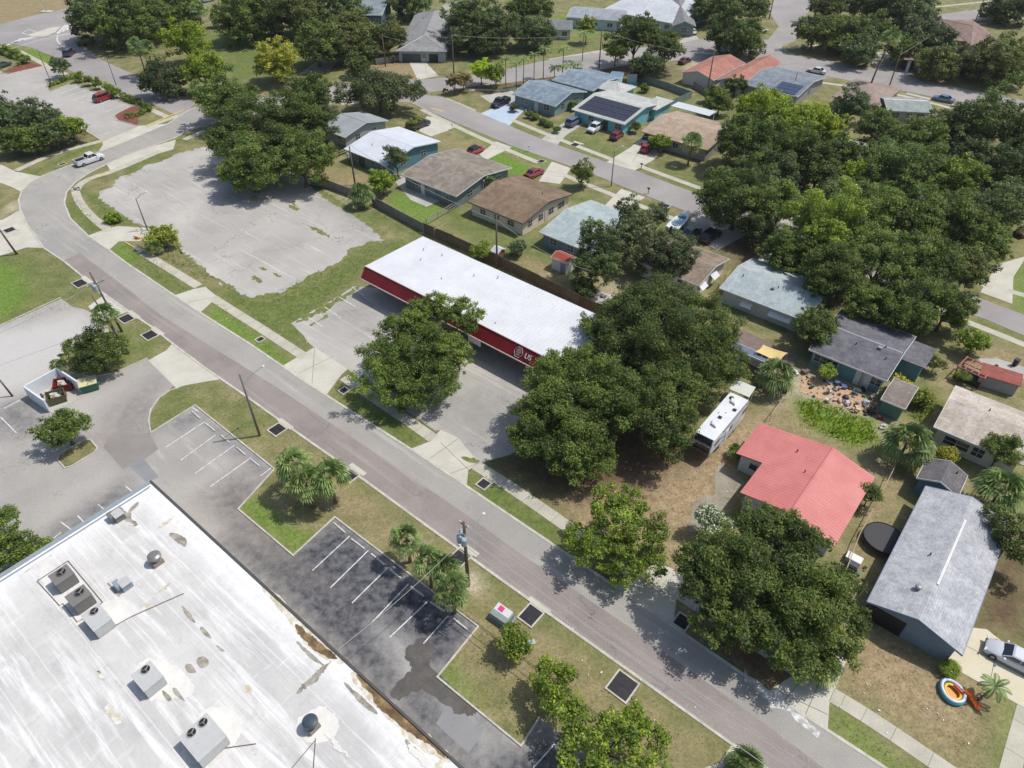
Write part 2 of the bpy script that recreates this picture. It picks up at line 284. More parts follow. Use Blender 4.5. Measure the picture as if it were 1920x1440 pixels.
GP=[('lush',[(392,572),(415,580),(552,682),(528,690),(392,596)],1,.75),('lush',[(-20,488),(30,500),(52,540),(45,572),(0,602),(-30,600)],3,.75),
 ('lush',[(728,362),(770,360),(838,392),(800,425),(735,390)],2,.75),('lush',[(905,292),(930,284),(1005,318),(985,335),(930,310)],1.5,1),('lush',[(846,240),(862,236),(935,270),(925,276)],1,.8),('lush',[(945,278),(965,274),(1035,308),(1020,314)],1,.8),
 ('lush',[(205,462),(240,455),(262,485),(225,490)],1.5,.7),('lush',[(448,955),(475,935),(570,1000),(600,1000),(552,1042)],1.4,.75),('lush',[(820,1270),(850,1232),(905,1330),(885,1335)],1.2,.6),
 ('lush',[(1485,750),(1530,745),(1640,790),(1655,825),(1600,838),(1500,795)],2,.9),('lush',[(1560,1325),(1600,1340),(1700,1440),(1640,1450),(1555,1370)],2,.45),('lush',[(1875,1330),(1920,1280),(1925,1400),(1880,1440)],2,.4),
 ('lush',[(30,96),(65,92),(104,112),(95,120),(60,105)],1.5,.9),('lush',[(1900,500),(1925,498),(1925,600),(1898,560)],3,.8),('lush',[(1010,40),(1090,20),(1180,60),(1100,70)],5,.5),
 ('lush',[(1400,660),(1450,690),(1440,705),(1395,680)],2,.8),('green',[(125,365),(160,400),(206,433),(165,443),(120,400)],1.5,.7),('green',[(155,350),(250,420),(235,425),(186,395),(150,365)],1.5,.8),('green',[(200,480),(260,478),(370,545),(330,556)],2,.7),
 ('green',[(395,545),(470,550),(600,520),(690,460),(800,440),(690,500),(600,580),(585,655),(480,620)],4,.75),('green',[(580,345),(660,380),(790,435),(795,445),(700,420),(600,370)],3,.7),('green',[(-50,470),(80,462),(195,550),(120,560),(-20,620)],6,.5),('green',[(110,640),(217,590),(318,637),(277,676),(150,700)],4,.55),
 ('green',[(283,812),(281,777),(300,745),(345,725),(520,790),(500,830),(366,760)],3,.45),('green',[(500,770),(930,1080),(1375,1400),(1360,1410),(910,1090),(490,790)],2.5,.55),('green',[(-10,1440),(0,1080)],1,0),
 ('green',[(630,740),(660,730),(800,820),(770,842),(690,795)],2,.9),('green',[(875,880),(900,880),(1070,1000),(1050,1030),(900,930)],2,.95),('green',[(820,410),(880,400),(1010,470),(1080,560),(960,500),(870,455)],5,.55),
 ('green',[(380,60),(560,60),(600,130),(420,160)],12,.8),('green',[(700,20),(850,20),(850,80),(760,20)],8,.5),('green',[(0,330),(50,325),(180,262),(190,270),(60,330)],2,.8),('green',[(215,316),(290,278),(320,290),(240,330)],2,.6),
 ('green',[(1030,230),(1200,290),(1150,310),(1050,260)],4,.6),('green',[(1180,300),(1300,350),(1290,370),(1190,320)],3,.4),('green',[(960,225),(1400,380),(1380,385),(950,232)],3,.4),('green',[(1000,460),(1060,480),(1070,520),(990,500)],3,.6),('green',[(1560,1290),(1780,1430),(1880,1300),(1925,1240),(1900,1500),(1700,1500)],6,.22),('green',[(1820,590),(1925,640),(1925,650),(1820,612)],2,.7),
 ('dry',[(1060,930),(1200,850),(1300,860),(1390,780),(1470,770),(1400,860),(1350,960),(1300,1010),(1150,1010),(1070,1000)],4,.95),('dry',[(1050,920),(1290,1000),(1280,1180),(1480,1290),(1500,1250),(1300,1100),(1080,990)],3,.7),('dry',[(-50,-40),(140,-20),(140,25),(0,50),(-100,70)],5,.6),
 ('dry',[(520,800),(640,880),(870,1060),(820,1080),(640,970),(520,880)],5,.5),('dry',[(900,1140),(1010,1200),(1370,1430),(1200,1420),(1000,1290),(860,1240)],5,.45),('dry',[(700,120),(780,110),(780,160),(690,190),(600,180)],4,.7),('dry',[(610,320),(700,330),(690,370),(630,350)],4,.5),('dry',[(1600,1150),(1780,1260),(1860,1300),(1800,1420),(1570,1290)],5,.85),('dry',[(1430,790),(1480,770),(1640,880),(1700,900),(1620,1080),(1590,1040),(1640,900),(1560,840)],4,.6),
 ('dry',[(760,140),(840,150),(850,170),(760,160)],3,.5),('dry',[(1460,140),(1920,170),(1920,130),(1600,90),(1480,100)],5,.5),('dry',[(1820,640),(1925,660),(1925,720),(1780,720)],4,.6),('dry',[(970,480),(1050,500),(1070,540),(990,520)],3,.7),('dry',[(820,252),(900,280),(880,300),(800,262)],3,.6),
 ('sand',[(862,1070),(900,1075),(905,1105),(880,1115),(858,1100)],.8,.9),('sand',[(0,400),(35,395),(36,375),(15,380),(0,420)],1,.7),('sand',[(1440,720),(1480,700),(1560,700),(1640,770),(1600,780),(1500,745),(1450,760)],3,.6),('sand',[(590,345),(700,378),(690,395),(600,372)],3,.5),('sand',[(1070,555),(1130,520),(1300,560),(1280,620),(1100,600)],5,.5),('sand',[(1280,130),(1300,90),(1440,110),(1420,120)],4,.7),('sand',[(1640,800),(1660,790),(1700,830),(1660,830)],2,.6),('sand',[(750,1000),(790,1020),(840,1090),(800,1070)],1.5,.5),
 ('mulch',[(1060,1060),(1180,1090),(1200,1110),(1160,1120),(1050,1060)],1.5,.9),('mulch',[(1300,1150),(1480,1240),(1500,1290),(1440,1290),(1290,1180)],2,.9),('mulch',[(960,740),(1200,760),(1300,850),(1200,920),(1070,940),(940,880)],5,.8),('mulch',[(1120,120),(1260,125),(1250,150),(1110,140)],3,.9),('mulch',[(0,255),(60,210),(150,220),(160,260),(20,300)],3,.7),('mulch',[(1860,1050),(1925,1000),(1925,1190),(1830,1180)],3,.8),('mulch',[(640,90),(800,100),(800,120),(650,120)],4,.5),('mulch',[(1330,455),(1500,400),(1700,620),(1500,560),(1380,500)],6,.7),('mulch',[(215,205),(262,200),(255,222),(245,228)],.8,.9),('mulch',[(10,135),(55,118),(62,128),(15,138)],.8,1),('mulch',[(840,140),(960,140),(960,180),(840,170)],3,.6),('mulch',[(960,150),(1150,120),(1150,140),(970,160)],3,.7),('mulch',[(700,490),(720,480),(1090,620),(1080,650)],.1,0)]
GP=[g for g in GP if g[3]>0]
GP+=[('green',[(800,245),(1000,330),(985,350),(880,300),(790,260)],3,.6),('green',[(1000,330),(1130,380),(1120,395),(1050,365)],3,.7),('green',[(820,395),(880,390),(1010,450),(1060,520),(960,500),(860,440)],3,.6),('green',[(1040,265),(1180,320),(1140,330),(1010,285)],2,.6),('green',[(950,235),(1300,380),(1290,392),(940,250)],2,.5),('green',[(1240,300),(1330,340),(1310,370),(1220,330)],3,.5),('green',[(1180,370),(1260,400),(1240,430),(1160,400)],3,.6),('green',[(380,70),(660,60),(640,140),(420,150)],12,.4),('green',[(860,90),(1130,60),(1130,90),(870,130)],5,.5),('green',[(1300,180),(1700,300),(1900,420),(1850,480),(1500,380),(1300,260)],12,.4),('green',[(630,735),(1070,1000),(1060,1020),(620,745)],2,.5),('green',[(-20,480),(90,470),(190,560),(100,570),(-20,640)],5,.5)]
paintmesh(gm,GP)
# roads
LE=[(1830,1720),(1600,1557),(1375,1397),(1080,1187),(930,1080),(792,980),(655,880),(527,790),(450,735),(390,694),(318,640),(287,615),(250,590),(192,549),(163,525),(120,490),(82,465),(50,420),(38,393),(35,375),(41,358),(55,343),(77,331),(110,318),(150,303),(185,285),(230,268),(315,232),(345,212),(368,200)]
UE=[(382,236),(350,246),(325,260),(277,277),(250,285),(200,308),(163,327),(140,343),(125,360),(121,378),(122,385),(132,410),(165,442),(205,469),(241,496),(327,554),(375,586),(470,646),(575,718),(616,744),(770,842),(875,912),(1050,1030),(1150,1098),(1440,1297),(1660,1440),(1850,1563),(2000,1660)]
sheet('road',LE+UE,road_m,.03)
sheet('road',[(120,488),(150,475),(200,512),(300,590),(512,722),(720,860),(867,960),(960,1027),(1190,1183),(1440,1362),(1545,1440),(1830,1645),(1815,1700)]+LE[1:15],road2_m,.036)
# upper cross street and residential streets
sheet('road',[(345,212),(368,195),(300,158),(240,135),(185,110),(165,92),(145,75),(143,58),(175,20),(140,13),(60,30),(0,46),(-200,90),(-200,150),(0,92),(20,82),(60,90),(104,108),(130,132),(180,152),(262,185),(330,216)],street_m,.034)
sheet('road',[(330,222),(345,205),(420,195),(560,172),(640,158),(780,150),(880,142),(960,127),(1050,108),(1135,98),(1215,88),(1280,80),(1330,70),(1440,75),(1460,50),(1440,20),(1452,0),(1500,-30),(1530,0),(1500,45),(1512,60),(1490,75),(1466,85),(1465,96),(1500,106),(1600,122),(1700,142),(1800,165),(1925,190),(2100,225),(2100,262),(1925,208),(1830,196),(1740,180),(1640,160),(1560,145),(1500,138),(1440,125),(1380,112),(1300,112),(1200,118),(1100,135),(960,155),(880,163),(790,176),(780,192),(640,192),(560,200),(420,225),(380,240)],street_m,.032)
sheet('road',[(780,176),(830,182),(960,238),(1015,261),(1137,304),(1192,320),(1330,372),(1500,435),(1700,508),(1870,572),(1925,592),(2200,700),(2200,760),(1925,632),(1850,600),(1690,545),(1480,466),(1300,402),(1172,352),(1110,326),(960,274),(850,228),(772,194)],street_m,.038)
sheet('road',[(1700,45),(1740,30),(1830,18),(1925,5),(2100,-20),(2100,0),(1925,28),(1820,42),(1740,60),(1700,60)],street_m,.03)
# parking lots
LOT=[(-500,900),(-60,645),(0,612),(115,560),(135,575),(158,580),(200,600),(205,622),(140,645),(112,670),(118,692),(140,702),(175,707),(217,700),(250,684),(277,672),(330,720),(300,745),(281,777),(283,812),(366,760),(515,880),(447,955),(550,1042),(628,970),(897,1175),(820,1270),(977,1399),(1012,1345),(1300,1560),(1100,1850),(-100,1850)]
LP=[('dark',[(545,1035),(630,970),(900,1175),(825,1265),(980,1405),(1015,1350),(1250,1560),(980,1560),(830,1410),(640,1230),(560,1150),(430,1010)],4,1.15),('dark',[(420,950),(470,930),(640,1090),(980,1400),(960,1470),(830,1400),(560,1140)],3,.6),('dark',[(90,1000),(180,940),(235,900),(245,930),(100,1020)],3,.75),('dark',[(300,790),(365,762),(400,790),(330,810)],3,.55),('dark',[(0,760),(50,748),(90,800),(40,830),(-20,800)],3,.6),('dark',[(360,765),(400,790),(515,880),(500,900),(420,840)],2,.5),
 ('brown',[(380,930),(440,890),(500,900),(470,960),(520,1010),(460,1010)],4,.95),('brown',[(210,760),(300,700),(310,760),(280,820),(240,860),(180,830)],5,.6),('brown',[(430,1000),(560,1050),(640,1120),(560,1090)],3,.6),
 ('pale',[(-100,660),(0,620),(150,590),(200,640),(60,720),(-50,760)],4,.9),('pale',[(800,1290),(850,1300),(960,1380),(900,1440)],3,.5),('pale',[(700,1170),(760,1200),(800,1260),(760,1290)],3,.7)]
sheet('parking_lot',LOT,lot_m,.012,res=1.2,paint=LP)
sheet('parking_lot',[(-150,140),(0,133),(15,139),(82,124),(112,136),(125,142),(93,158),(89,168),(95,172),(136,156),(248,199),(214,216),(222,225),(262,236),(192,266),(150,238),(120,243),(60,225),(0,190),(-100,190)],lot_m,.016,res=3,paint=[('pale',[(0,130),(250,200),(190,260),(0,180)],10,.35)])
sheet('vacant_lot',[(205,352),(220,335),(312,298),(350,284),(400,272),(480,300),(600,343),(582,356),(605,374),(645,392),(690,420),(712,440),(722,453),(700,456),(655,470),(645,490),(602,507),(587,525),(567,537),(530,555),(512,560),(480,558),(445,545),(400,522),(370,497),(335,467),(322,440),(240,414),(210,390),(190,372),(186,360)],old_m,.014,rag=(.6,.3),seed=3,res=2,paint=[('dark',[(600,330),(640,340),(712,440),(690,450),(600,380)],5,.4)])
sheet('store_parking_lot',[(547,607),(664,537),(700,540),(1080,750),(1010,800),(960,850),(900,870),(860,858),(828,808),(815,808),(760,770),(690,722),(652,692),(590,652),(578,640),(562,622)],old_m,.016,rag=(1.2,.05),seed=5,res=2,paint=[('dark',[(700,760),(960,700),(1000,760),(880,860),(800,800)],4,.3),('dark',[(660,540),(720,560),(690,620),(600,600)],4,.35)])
# concrete aprons, driveways, walks
def conc(name,poly,m=None,z=.022,**k): return sheet(name,poly,m or conc_m,z,**k)
sheet('median_island',[(52,66),(72,60),(96,52),(114,51),(104,62),(84,70),(58,70)],conc_m,.14)
AP=[[(165,442),(200,429),(222,424),(290,428),(300,440),(262,452),(222,453),(205,469)],[(327,554),(363,542),(385,538),(407,556),(398,566),(376,586)],[(530,686),(590,651),(652,692),(640,703),(612,741)],[(770,842),(806,828),(826,806),(860,822),(898,868),(878,882),(875,912)],
 [(1150,1098),(1215,1070),(1225,1050),(1290,1080),(1270,1110),(1262,1174)],[(1440,1297),(1450,1290),(1505,1255),(1560,1218),(1606,1190),(1555,1320),(1552,1367)],
 [(163,525),(192,548),(250,590),(236,586),(216,593),(206,600),(178,588),(165,575),(192,556)],[(325,642),(330,650),(420,710),(350,722),(330,728),(278,676),(312,657)],[(238,534),(250,528),(262,540),(246,545)],
 [(1320,1440),(1355,1440),(1395,1411),(1372,1397),(1350,1430)],[(192,266),(262,236),(315,232),(280,252),(190,285),(186,282),(193,272)],[(-60,300),(5,310),(30,322),(77,331),(41,360),(20,350),(-60,320)],[(200,308),(250,286),(277,277),(330,262),(325,280),(300,287),(235,315),(210,325)],[(-40,420),(6,412),(38,393),(50,420),(82,465),(50,464),(0,480),(-60,500)]]
for a in AP: conc('driveway_apron',a)
WK=[[(142,358),(150,345),(172,333),(205,324),(218,318),(300,283)],[(141,352),(143,365),(150,380),(164,398),(182,415),(205,433)],[(262,470),(300,493),(372,537)],[(398,558),(440,585),(482,611),(572,670)],[(645,707),(700,745),(777,797),(812,822)],[(892,872),(960,915),(1068,990),(1180,1072),(1260,1115)],[(1270,1110),(1400,1195),(1500,1260)],[(1560,1303),(1640,1352),(1780,1448),(1900,1530)],[(1925,1330),(1895,1440),(1880,1500)],
 [(30,320),(100,288),(192,264)],[(36,96),(120,140),(172,155),(240,186),(315,220)],[(275,238),(315,224),(345,212)],[(345,262),(385,245)]]
mw=MB()
for i,a in enumerate(WK):
    P=pts(smoothline(a,1)); mb=MB(); stripmesh(mb,P,1.45,.0,.028); mb.build('sidewalk',walk_m).__setitem__('kind','structure')
    for p,q in zip(P,P[1:]):
        n=max(1,int((q-p).length/1.6)); t=(q-p).normalized()
        for j in range(n): c=p.lerp(q,j/n); mw.box((c.x,c.y,.029),(.035,1.44,.004),math.atan2(t.y,t.x))
# walks along the residential street
for a in [[(640,195),(760,185)],[(790,205),(860,240),(960,285),(1010,305)],[(1050,325),(1110,350),(1180,378),(1300,425),(1370,452)],[(835,185),(890,208)],[(960,225),(1050,262),(1150,300),(1180,312)],[(1195,310),(1290,345),(1400,385)],[(1500,400),(1700,478),(1860,540)],[(1890,545),(1925,555)],[(1700,560),(1830,610),(1925,648)],
 [(880,168),(960,170),(1030,150)],[(1030,112),(1130,95)],[(1220,92),(1300,88)],[(1465,92),(1530,85),(1620,75)],[(1500,150),(1580,160),(1690,178),(1790,205)],[(1700,175),(1840,210),(1925,230)],[(760,160),(700,172),(600,198)],[(1500,40),(1530,62)],[(1440,55),(1400,62)],[(1690,20),(1925,-5)],[(1720,62),(1830,45),(1925,35)],[(140,22),(0,58)]]:
    mb=MB(); stripmesh(mb,pts(smoothline(a,1)),1.3,.0,.026); mb.build('sidewalk',walk_m).__setitem__('kind','structure')
old_drive_m=surf('dirty_concrete',[(.3,S(136,128,112)),(.7,S(170,162,146))],scale=.5,fine=4,fa=.25,det=9)
DW=[([(766,114),(790,108),(822,142),(783,150)],conc_m),([(800,218),(832,222),(858,236),(840,245),(808,256),(786,246)],conc_m),([(899,290),(930,265),(960,276),(912,300)],conc_m),([(1010,340),(1035,303),(1070,316),(1050,345)],conc_m),([(1135,384),(1165,354),(1210,370),(1180,388),(1160,402)],conc_m),([(1270,425),(1310,402),(1355,418),(1400,440),(1345,470)],conc2_m),
 ([(894,216),(930,200),(958,186),(985,205),(955,236),(948,232)],surf('blue_driveway',[(.3,S(172,190,205)),(.7,S(190,204,216))],scale=.4,fine=6,fa=.1)),([(1015,261),(1050,235),(1070,222),(1095,232),(1060,255),(1045,272)],conc2_m),([(1137,304),(1180,278),(1200,262),(1245,280),(1225,300),(1190,320)],conc_m),
 ([(1040,150),(1112,100),(1140,96),(1120,112)],conc_m),([(600,110),(640,108),(620,130),(560,140)],conc2_m),([(900,180),(960,170),(990,190),(930,200)],conc2_m),([(1620,92),(1660,100),(1730,115),(1720,135),(1700,142),(1640,128)],conc2_m),([(1440,10),(1470,8),(1500,40),(1470,40)],conc2_m),([(1838,548),(1870,496),(1925,480),(1900,520),(1898,570)],conc_m),
 ([(1765,1200),(1805,1175),(1850,1180),(1925,1240),(1925,1330),(1780,1248)],surf('cream_concrete',[(.3,S(205,196,170)),(.7,S(218,210,186))],scale=.3,fine=5,fa=.06)),([(1340,880),(1352,870),(1400,905),(1370,935),(1340,930)],old_drive_m),([(1300,940),(1340,925),(1370,940),(1330,990),(1290,1000)],old_drive_m),([(1440,410),(1470,380),(1520,400),(1500,430)],conc2_m),([(1400,520),(1440,460),(1470,470),(1450,520)],conc_m),([(740,340),(752,328),(830,375),(800,388),(770,375)],conc2_m),([(1300,60),(1320,85),(1290,92),(1270,80)],conc2_m),
 ([(1385,615),(1500,670),(1480,700),(1380,650)],surf('brick_patio',[(.3,S(120,104,96)),(.7,S(140,124,114))],scale=1,fine=5)),([(1505,700),(1620,740),(1615,775),(1500,735)],surf('flagstone',[(.3,S(170,140,110)),(.55,S(205,172,138)),(.7,S(120,100,80))],scale=2.2,fine=4,fa=.3)),([(1050,562),(1120,545),(1300,600),(1200,640)],conc2_m)]
for i,(a,m) in enumerate(DW): sheet('driveway',a,m,.02+.0004*i)
mw.build('sidewalk_joints',seam_m)['kind']='structure'
# patches and stains on the paving
for nm,a,m,z,rg in [('asphalt_patch',[(205,820),(280,812),(297,842),(270,862),(230,880),(193,838)],patch_m,.017,None),('asphalt_patch',[(240,872),(268,858),(298,895),(275,905)],patch2_m,.018,None),
  ('asphalt_patch',[(815,1355),(838,1322),(860,1330),(905,1372),(878,1412)],patch2_m,.017,(1,.04)),
  ('water_stain',[(765,1215),(790,1190),(800,1200),(820,1215),(815,1235),(798,1245),(830,1270),(900,1330),(890,1345),(878,1340),(840,1328),(805,1290),(768,1300),(735,1315),(740,1290),(757,1262),(775,1255),(760,1235)],wet_m,.02,(.35,.11)),
  ('dirt_mark',[(545,600),(560,592),(565,600)],patch_m,.01,None)][:4]:
    sheet(nm,softpoly(pts(a),2) if nm=='water_stain' else pts(a),m,z,rag=rg,seed=2,world=True)
for i,a in enumerate([[(565,418),(600,430),(620,445),(600,440)],[(540,382),(560,392),(556,396),(540,388)],[(488,500),(500,505),(498,508),(486,503)],[(512,510),(530,518),(524,521),(512,514)],[(580,610),(612,590),(614,594),(590,610),(584,612)],[(540,380),(550,375),(560,390)],[(452,386),(470,392),(462,394)]]): sheet('weeds_in_cracks',a,weed_m,.022+.0005*i,rag=(.4,.12),seed=i)
for i,a in enumerate([[(186,372),(215,392),(245,420),(235,424),(205,402)],[(318,440),(338,455),(345,480),(330,470)],[(480,553),(530,548),(600,505),(607,514),(562,552),(520,568),(478,568)],[(640,492),(655,468),(700,452),(724,450),(700,462),(665,478),(648,500)],[(345,482),(372,500),(420,530),(446,546),(430,542),(380,512)],[(548,610),(560,600),(668,537),(672,542),(600,590)],[(580,345),(612,372),(655,400),(705,436),(712,432),(650,385),(600,350)],[(905,868),(900,858),(865,856),(880,868)],[(470,520),(476,517),(490,528),(486,531)],[(610,560),(618,556),(628,566)],[(420,330),(440,338),(436,342)]]): sheet('weeds_over_paving',a,weed_m,.0245+.0004*i,rag=(.35,.16),seed=i+30)
sheet('white_dust',[(1440,1297),(1460,1290),(1500,1330),(1540,1375),(1532,1385),(1490,1352),(1450,1320),(1400,1275),(1390,1260)],surf('white_dust',[(.42,S(170,166,160)),(.6,S(226,226,226))],scale=1.6,fine=6,fa=.1),.041,rag=(.5,.22),seed=4)
# kerbs
KB=[(LE,.28),(UE,.28),([(335,728),(318,733),(298,747),(283,768),(279,790),(283,812),(366,760),(515,880),(447,955),(550,1042),(628,970),(897,1175),(820,1270),(977,1399),(1012,1345)],.16),([(277,672),(250,684),(217,700),(175,707),(140,702),(122,694)],.16),([(-40,628),(0,611),(115,558)],.16),
 ([(108,862),(112,852),(158,826),(170,825),(183,840),(178,848),(135,874),(122,878),(108,862)],.16),([(136,156),(93,172),(89,166),(94,157),(112,146)],.16),([(136,156),(248,199),(222,212),(214,218),(220,226),(258,236)],.16),([(0,137),(20,138),(82,124)],.16),([(192,266),(175,254),(150,240)],.16),([(840,228),(772,192)],.2),([(1466,96),(1464,88),(1490,76)],.2)]
kb=MB()
for a,wd in KB: stripmesh(kb,pts(a),wd,0,.12 if wd<.2 else .06)
kb.build('kerb',kerb_m)['kind']='structure'
# small planted islands
sheet('planting_island',[(110,862),(113,853),(158,828),(169,827),(181,840),(176,847),(135,872),(122,876)],ground_m,.08)
for a in ([(93,158),(112,147),(136,155),(95,171)],[(215,216),(248,200),(262,205),(258,235),(222,225)],[(2,138),(20,128),(55,116),(80,124),(20,137)]):
    sheet('planting_island',a,surf('red_mulch',[(.3,S(112,66,54)),(.7,S(146,92,76))],scale=1,fine=4,fa=.3) if a[0][0]!=93 else ground_m,.07)
# painted markings
pm=MB(); LINES=[((384,791),(311,839)),((404,816),(339,863)),((440,835),(366,888)),((471,858),(394,913)),((372,772),(360,764)),((512,875),(488,893)),((656,1005),(586,1070)),((691,1032),(620,1102)),((728,1064),(660,1131)),((766,1095),(698,1167)),((803,1127),(731,1195)),((840,1155),(794,1207)),
 ((609,576),(639,596)),((636,557),(667,576)),((660,538),(692,562)),((578,595),(604,612)),((1,782),(31,812)),((236,912),(247,921)),((184,946),(196,956)),((146,967),(158,980)),((113,978),(140,998)),((100,1010),(115,998)),
 ((112,176),(150,162)),((125,181),(163,169)),((137,188),(176,174)),((150,194),(190,180)),((172,201),(207,188)),((198,210),(235,196)),((140,157),(244,198)),((184,255),(206,248)),((342,235),(361,244)),((1000,1440),(1040,1395)),((1046,1475),(1090,1430)),((811,202),(828,193))]
for p,q in LINES:
    P=at(*p);Q=at(*q); stripmesh(pm,[P,Q],.11 if p[1]>300 else .16,.03,.0345)
for k in range(5):
    stripmesh(pm,pts([(10+k*6,86-k*3),(34+k*11,78-k*2.6)]),.75,.036,.041); stripmesh(pm,pts([(108+k*8,63-k*3.4),(124+k*7,47-k*2.2)]),.9,.036,.041)
stripmesh(pm,pts([(108,66),(145,62)]),.4,.036,.041); stripmesh(pm,pts([(108,66),(107,76),(115,86)]),.3,.036,.041); stripmesh(pm,pts([(20,92),(70,76),(150,60),(160,40)]),.2,.036,.041)
stripmesh(pm,pts([(42,62),(62,70),(68,60),(54,55),(42,62)]),.25,.036,.041); stripmesh(pm,pts([(108,66),(60,69)]),.3,.036,.041)
pm.build('parking_lines',paint_m)['kind']='structure'
ym=MB()
for a in ([(275,236),(345,207)],[(183,268),(192,264)],[(178,332.5),(204,325.3)],[(235,455),(262,470)],[(810,203),(832,209)],[(60,66),(100,58),(115,50)]): stripmesh(ym,pts(a),.35 if a[0][0]!=235 else .2,.03,.13 if a[0][0] in(275,183,235) else .044)
ym.build('yellow_kerb_paint',yellow_m)['kind']='structure'
sm=MB()                                         # apron and driveway joints
for a in ([(806,860),(860,822)],[(840,890),(898,868)],[(826,830),(880,882)],[(560,700),(625,668)],[(585,720),(590,652)],[(350,568),(395,558)],[(1470,1315),(1530,1240)],[(1510,1340),(1560,1225)],[(1450,1292),(1552,1340)],[(1850,1310),(1870,1210)],[(1925,1270),(1790,1200)],[(774,130),(806,124)],[(794,110),(802,146)],[(1175,285),(1215,300)],[(1210,270),(1185,305)],[(1035,330),(1060,332)]): stripmesh(sm,pts(a),.05,.02,.0305)
sm.build('paving_joints',seam_m)['kind']='structure'
ws_m=surf('wheel_stop_concrete',[(.3,S(180,180,176)),(.7,S(216,216,212))],scale=2,fine=8,fa=.15)
k=0
for p,q,lb in [((360,772),(376,786),'pale concrete wheel stop nearest the grass corner left of the leaning street light pole'),((386,795),(404,809),'worn wheel stop second from the left in the grey stalls by the street light'),((415,817),(431,831),'third wheel stop crossed by the street light pole shadow'),((445,840),(461,854),'fourth wheel stop from the left in the grey stalls'),((471,862),(487,875),'fifth wheel stop, next to the palm cluster island'),
 ((626,981),(648,1000),'wheel stop at the top corner of the dark bottom stalls'),((659,1011),(684,1030),'long pale wheel stop second from the top corner of the dark stalls'),((696,1039),(721,1059),'wheel stop in the middle of the dark stalls before the palm shade'),((732,1069),(752,1085),'wheel stop where the palm shade begins in the dark stalls'),((770,1100),(795,1118),'wheel stop in the palm shade, fifth along the dark stalls'),((807,1129),(834,1147),'wheel stop beneath the yellowing palm fronds'),((850,1160),(876,1181),'last wheel stop by the right corner of the dark stalls'),((640,555),(659,544),'white wheel stop at the weedy corner of the store lot'),((8,767),(38,751),'wheel stop beside the dumpster enclosure shadow')]:
    a=at(*p);b=at(*q); L=min(2.2,(b-a).length); mb=MB(); mb.extx([(-.1,0),(-.07,.12),(.07,.12),(.1,0)],-L/2,L/2)
    o=mb.build('wheel_stop',ws_m,loc=((a.x+b.x)/2,(a.y+b.y)/2,.02),rz=math.atan2(b.y-a.y,b.x-a.x)); tag(o,lb,'wheel stop','concrete wheel stops in the parking stalls')
# ---------------- building materials ----------------
glass_m=plain('dark_glass',S(52,62,72),.12,spec=.8); white_m=plain('white_trim',S(222,222,218),.6); black_m=plain('black_metal',S(34,35,38),.5); steel_m=plain('grey_steel',S(160,163,165),.45,metal=.3)
def shingle(n,c1,c2,row=.28,bl=True): return surf('shingle_'+n,[(.35,c1),(.65,c2)],scale=.8,fine=3.2,fa=.22,det=9,coord='obj',lines=[(1,row,.14,.82)],speck=(5,tuple(min(1,x*1.25) for x in c2[:3])+(1,),.67),bump=.3,blotch=(.18,tuple(x*(.86 if row>.25 else .97) for x in c1[:3])+(1,),.5,.75),streak=[((.25,1.3,1),tuple(min(1,x*1.12) for x in c2[:3])+(1,),.58,.75),((2.0,.15,1),tuple(x*.88 for x in c1[:3])+(1,),.6,.78)])
def seamroof(n,c1,c2,per=.45,ax=0): return surf('metal_roof_'+n,[(.3,c1),(.7,c2)],scale=.35,fine=7,fa=.05,det=6,coord='obj',rough=.45,spec=.4,lines=[(ax,per,.16,.8)],bump=.4)
def wallm(n,c):
    c=tuple(min(.8,x*1.22+.015) for x in c[:3])+(1,)
    return surf('stucco_'+n,[(.3,tuple(x*.88 for x in c[:3])+(1,)),(.7,c)],scale=.6,fine=6,fa=.08,coord='obj')
def win(root,side,fx,w,h,z,hx,hy,fm=None,shut=None,awn=None,name='window'):
    f=MB();g=MB(); fm=fm or white_m
    def B(mb,off,a,b,t,zc):
        if side in 'sn': s=-1 if side=='s' else 1; mb.box((fx*hx,s*(hy+off),zc),(a,t,b))
        else: s=-1 if side=='w' else 1; mb.box((s*(hx+off),fx*hy,zc),(t,a,b))
    B(f,.02,w+.16,h+.16,.06,z+h/2); fr=f.build(name,fm,root); B(g,.055,w,h,.02,z+h/2); g.build('pane',glass_m,fr)
    m=MB(); B(m,.072,.05,h,.012,z+h/2); 
    if w>1.2 or True: B(m,.0725,w,.04,.011,z+h*.5)
    m.build('sash',fm,fr)
    if awn:
        a=MB(); L=w*1.15; dpt=.9; top=z+h+.25; prof=[(0,top),(dpt,top-.75),(dpt,top-.81),(0,top-.08)]
        if side in 'sn':
            s=-1 if side=='s' else 1; P=[(s*(hy+y),q) for y,q in prof]; a.extx(P,fx*hx-L/2,fx*hx+L/2); a.build('awning',awn,root)
        else:
            s=-1 if side=='w' else 1; vs=[(s*(hx+y),fx*hy+k*L/2,q) for k in(-1,1) for y,q in prof]; a.add(vs,[(0,1,2,3),(7,6,5,4),(0,4,5,1),(1,5,6,2),(2,6,7,3),(3,7,4,0)]); a.build('awning',awn,root)
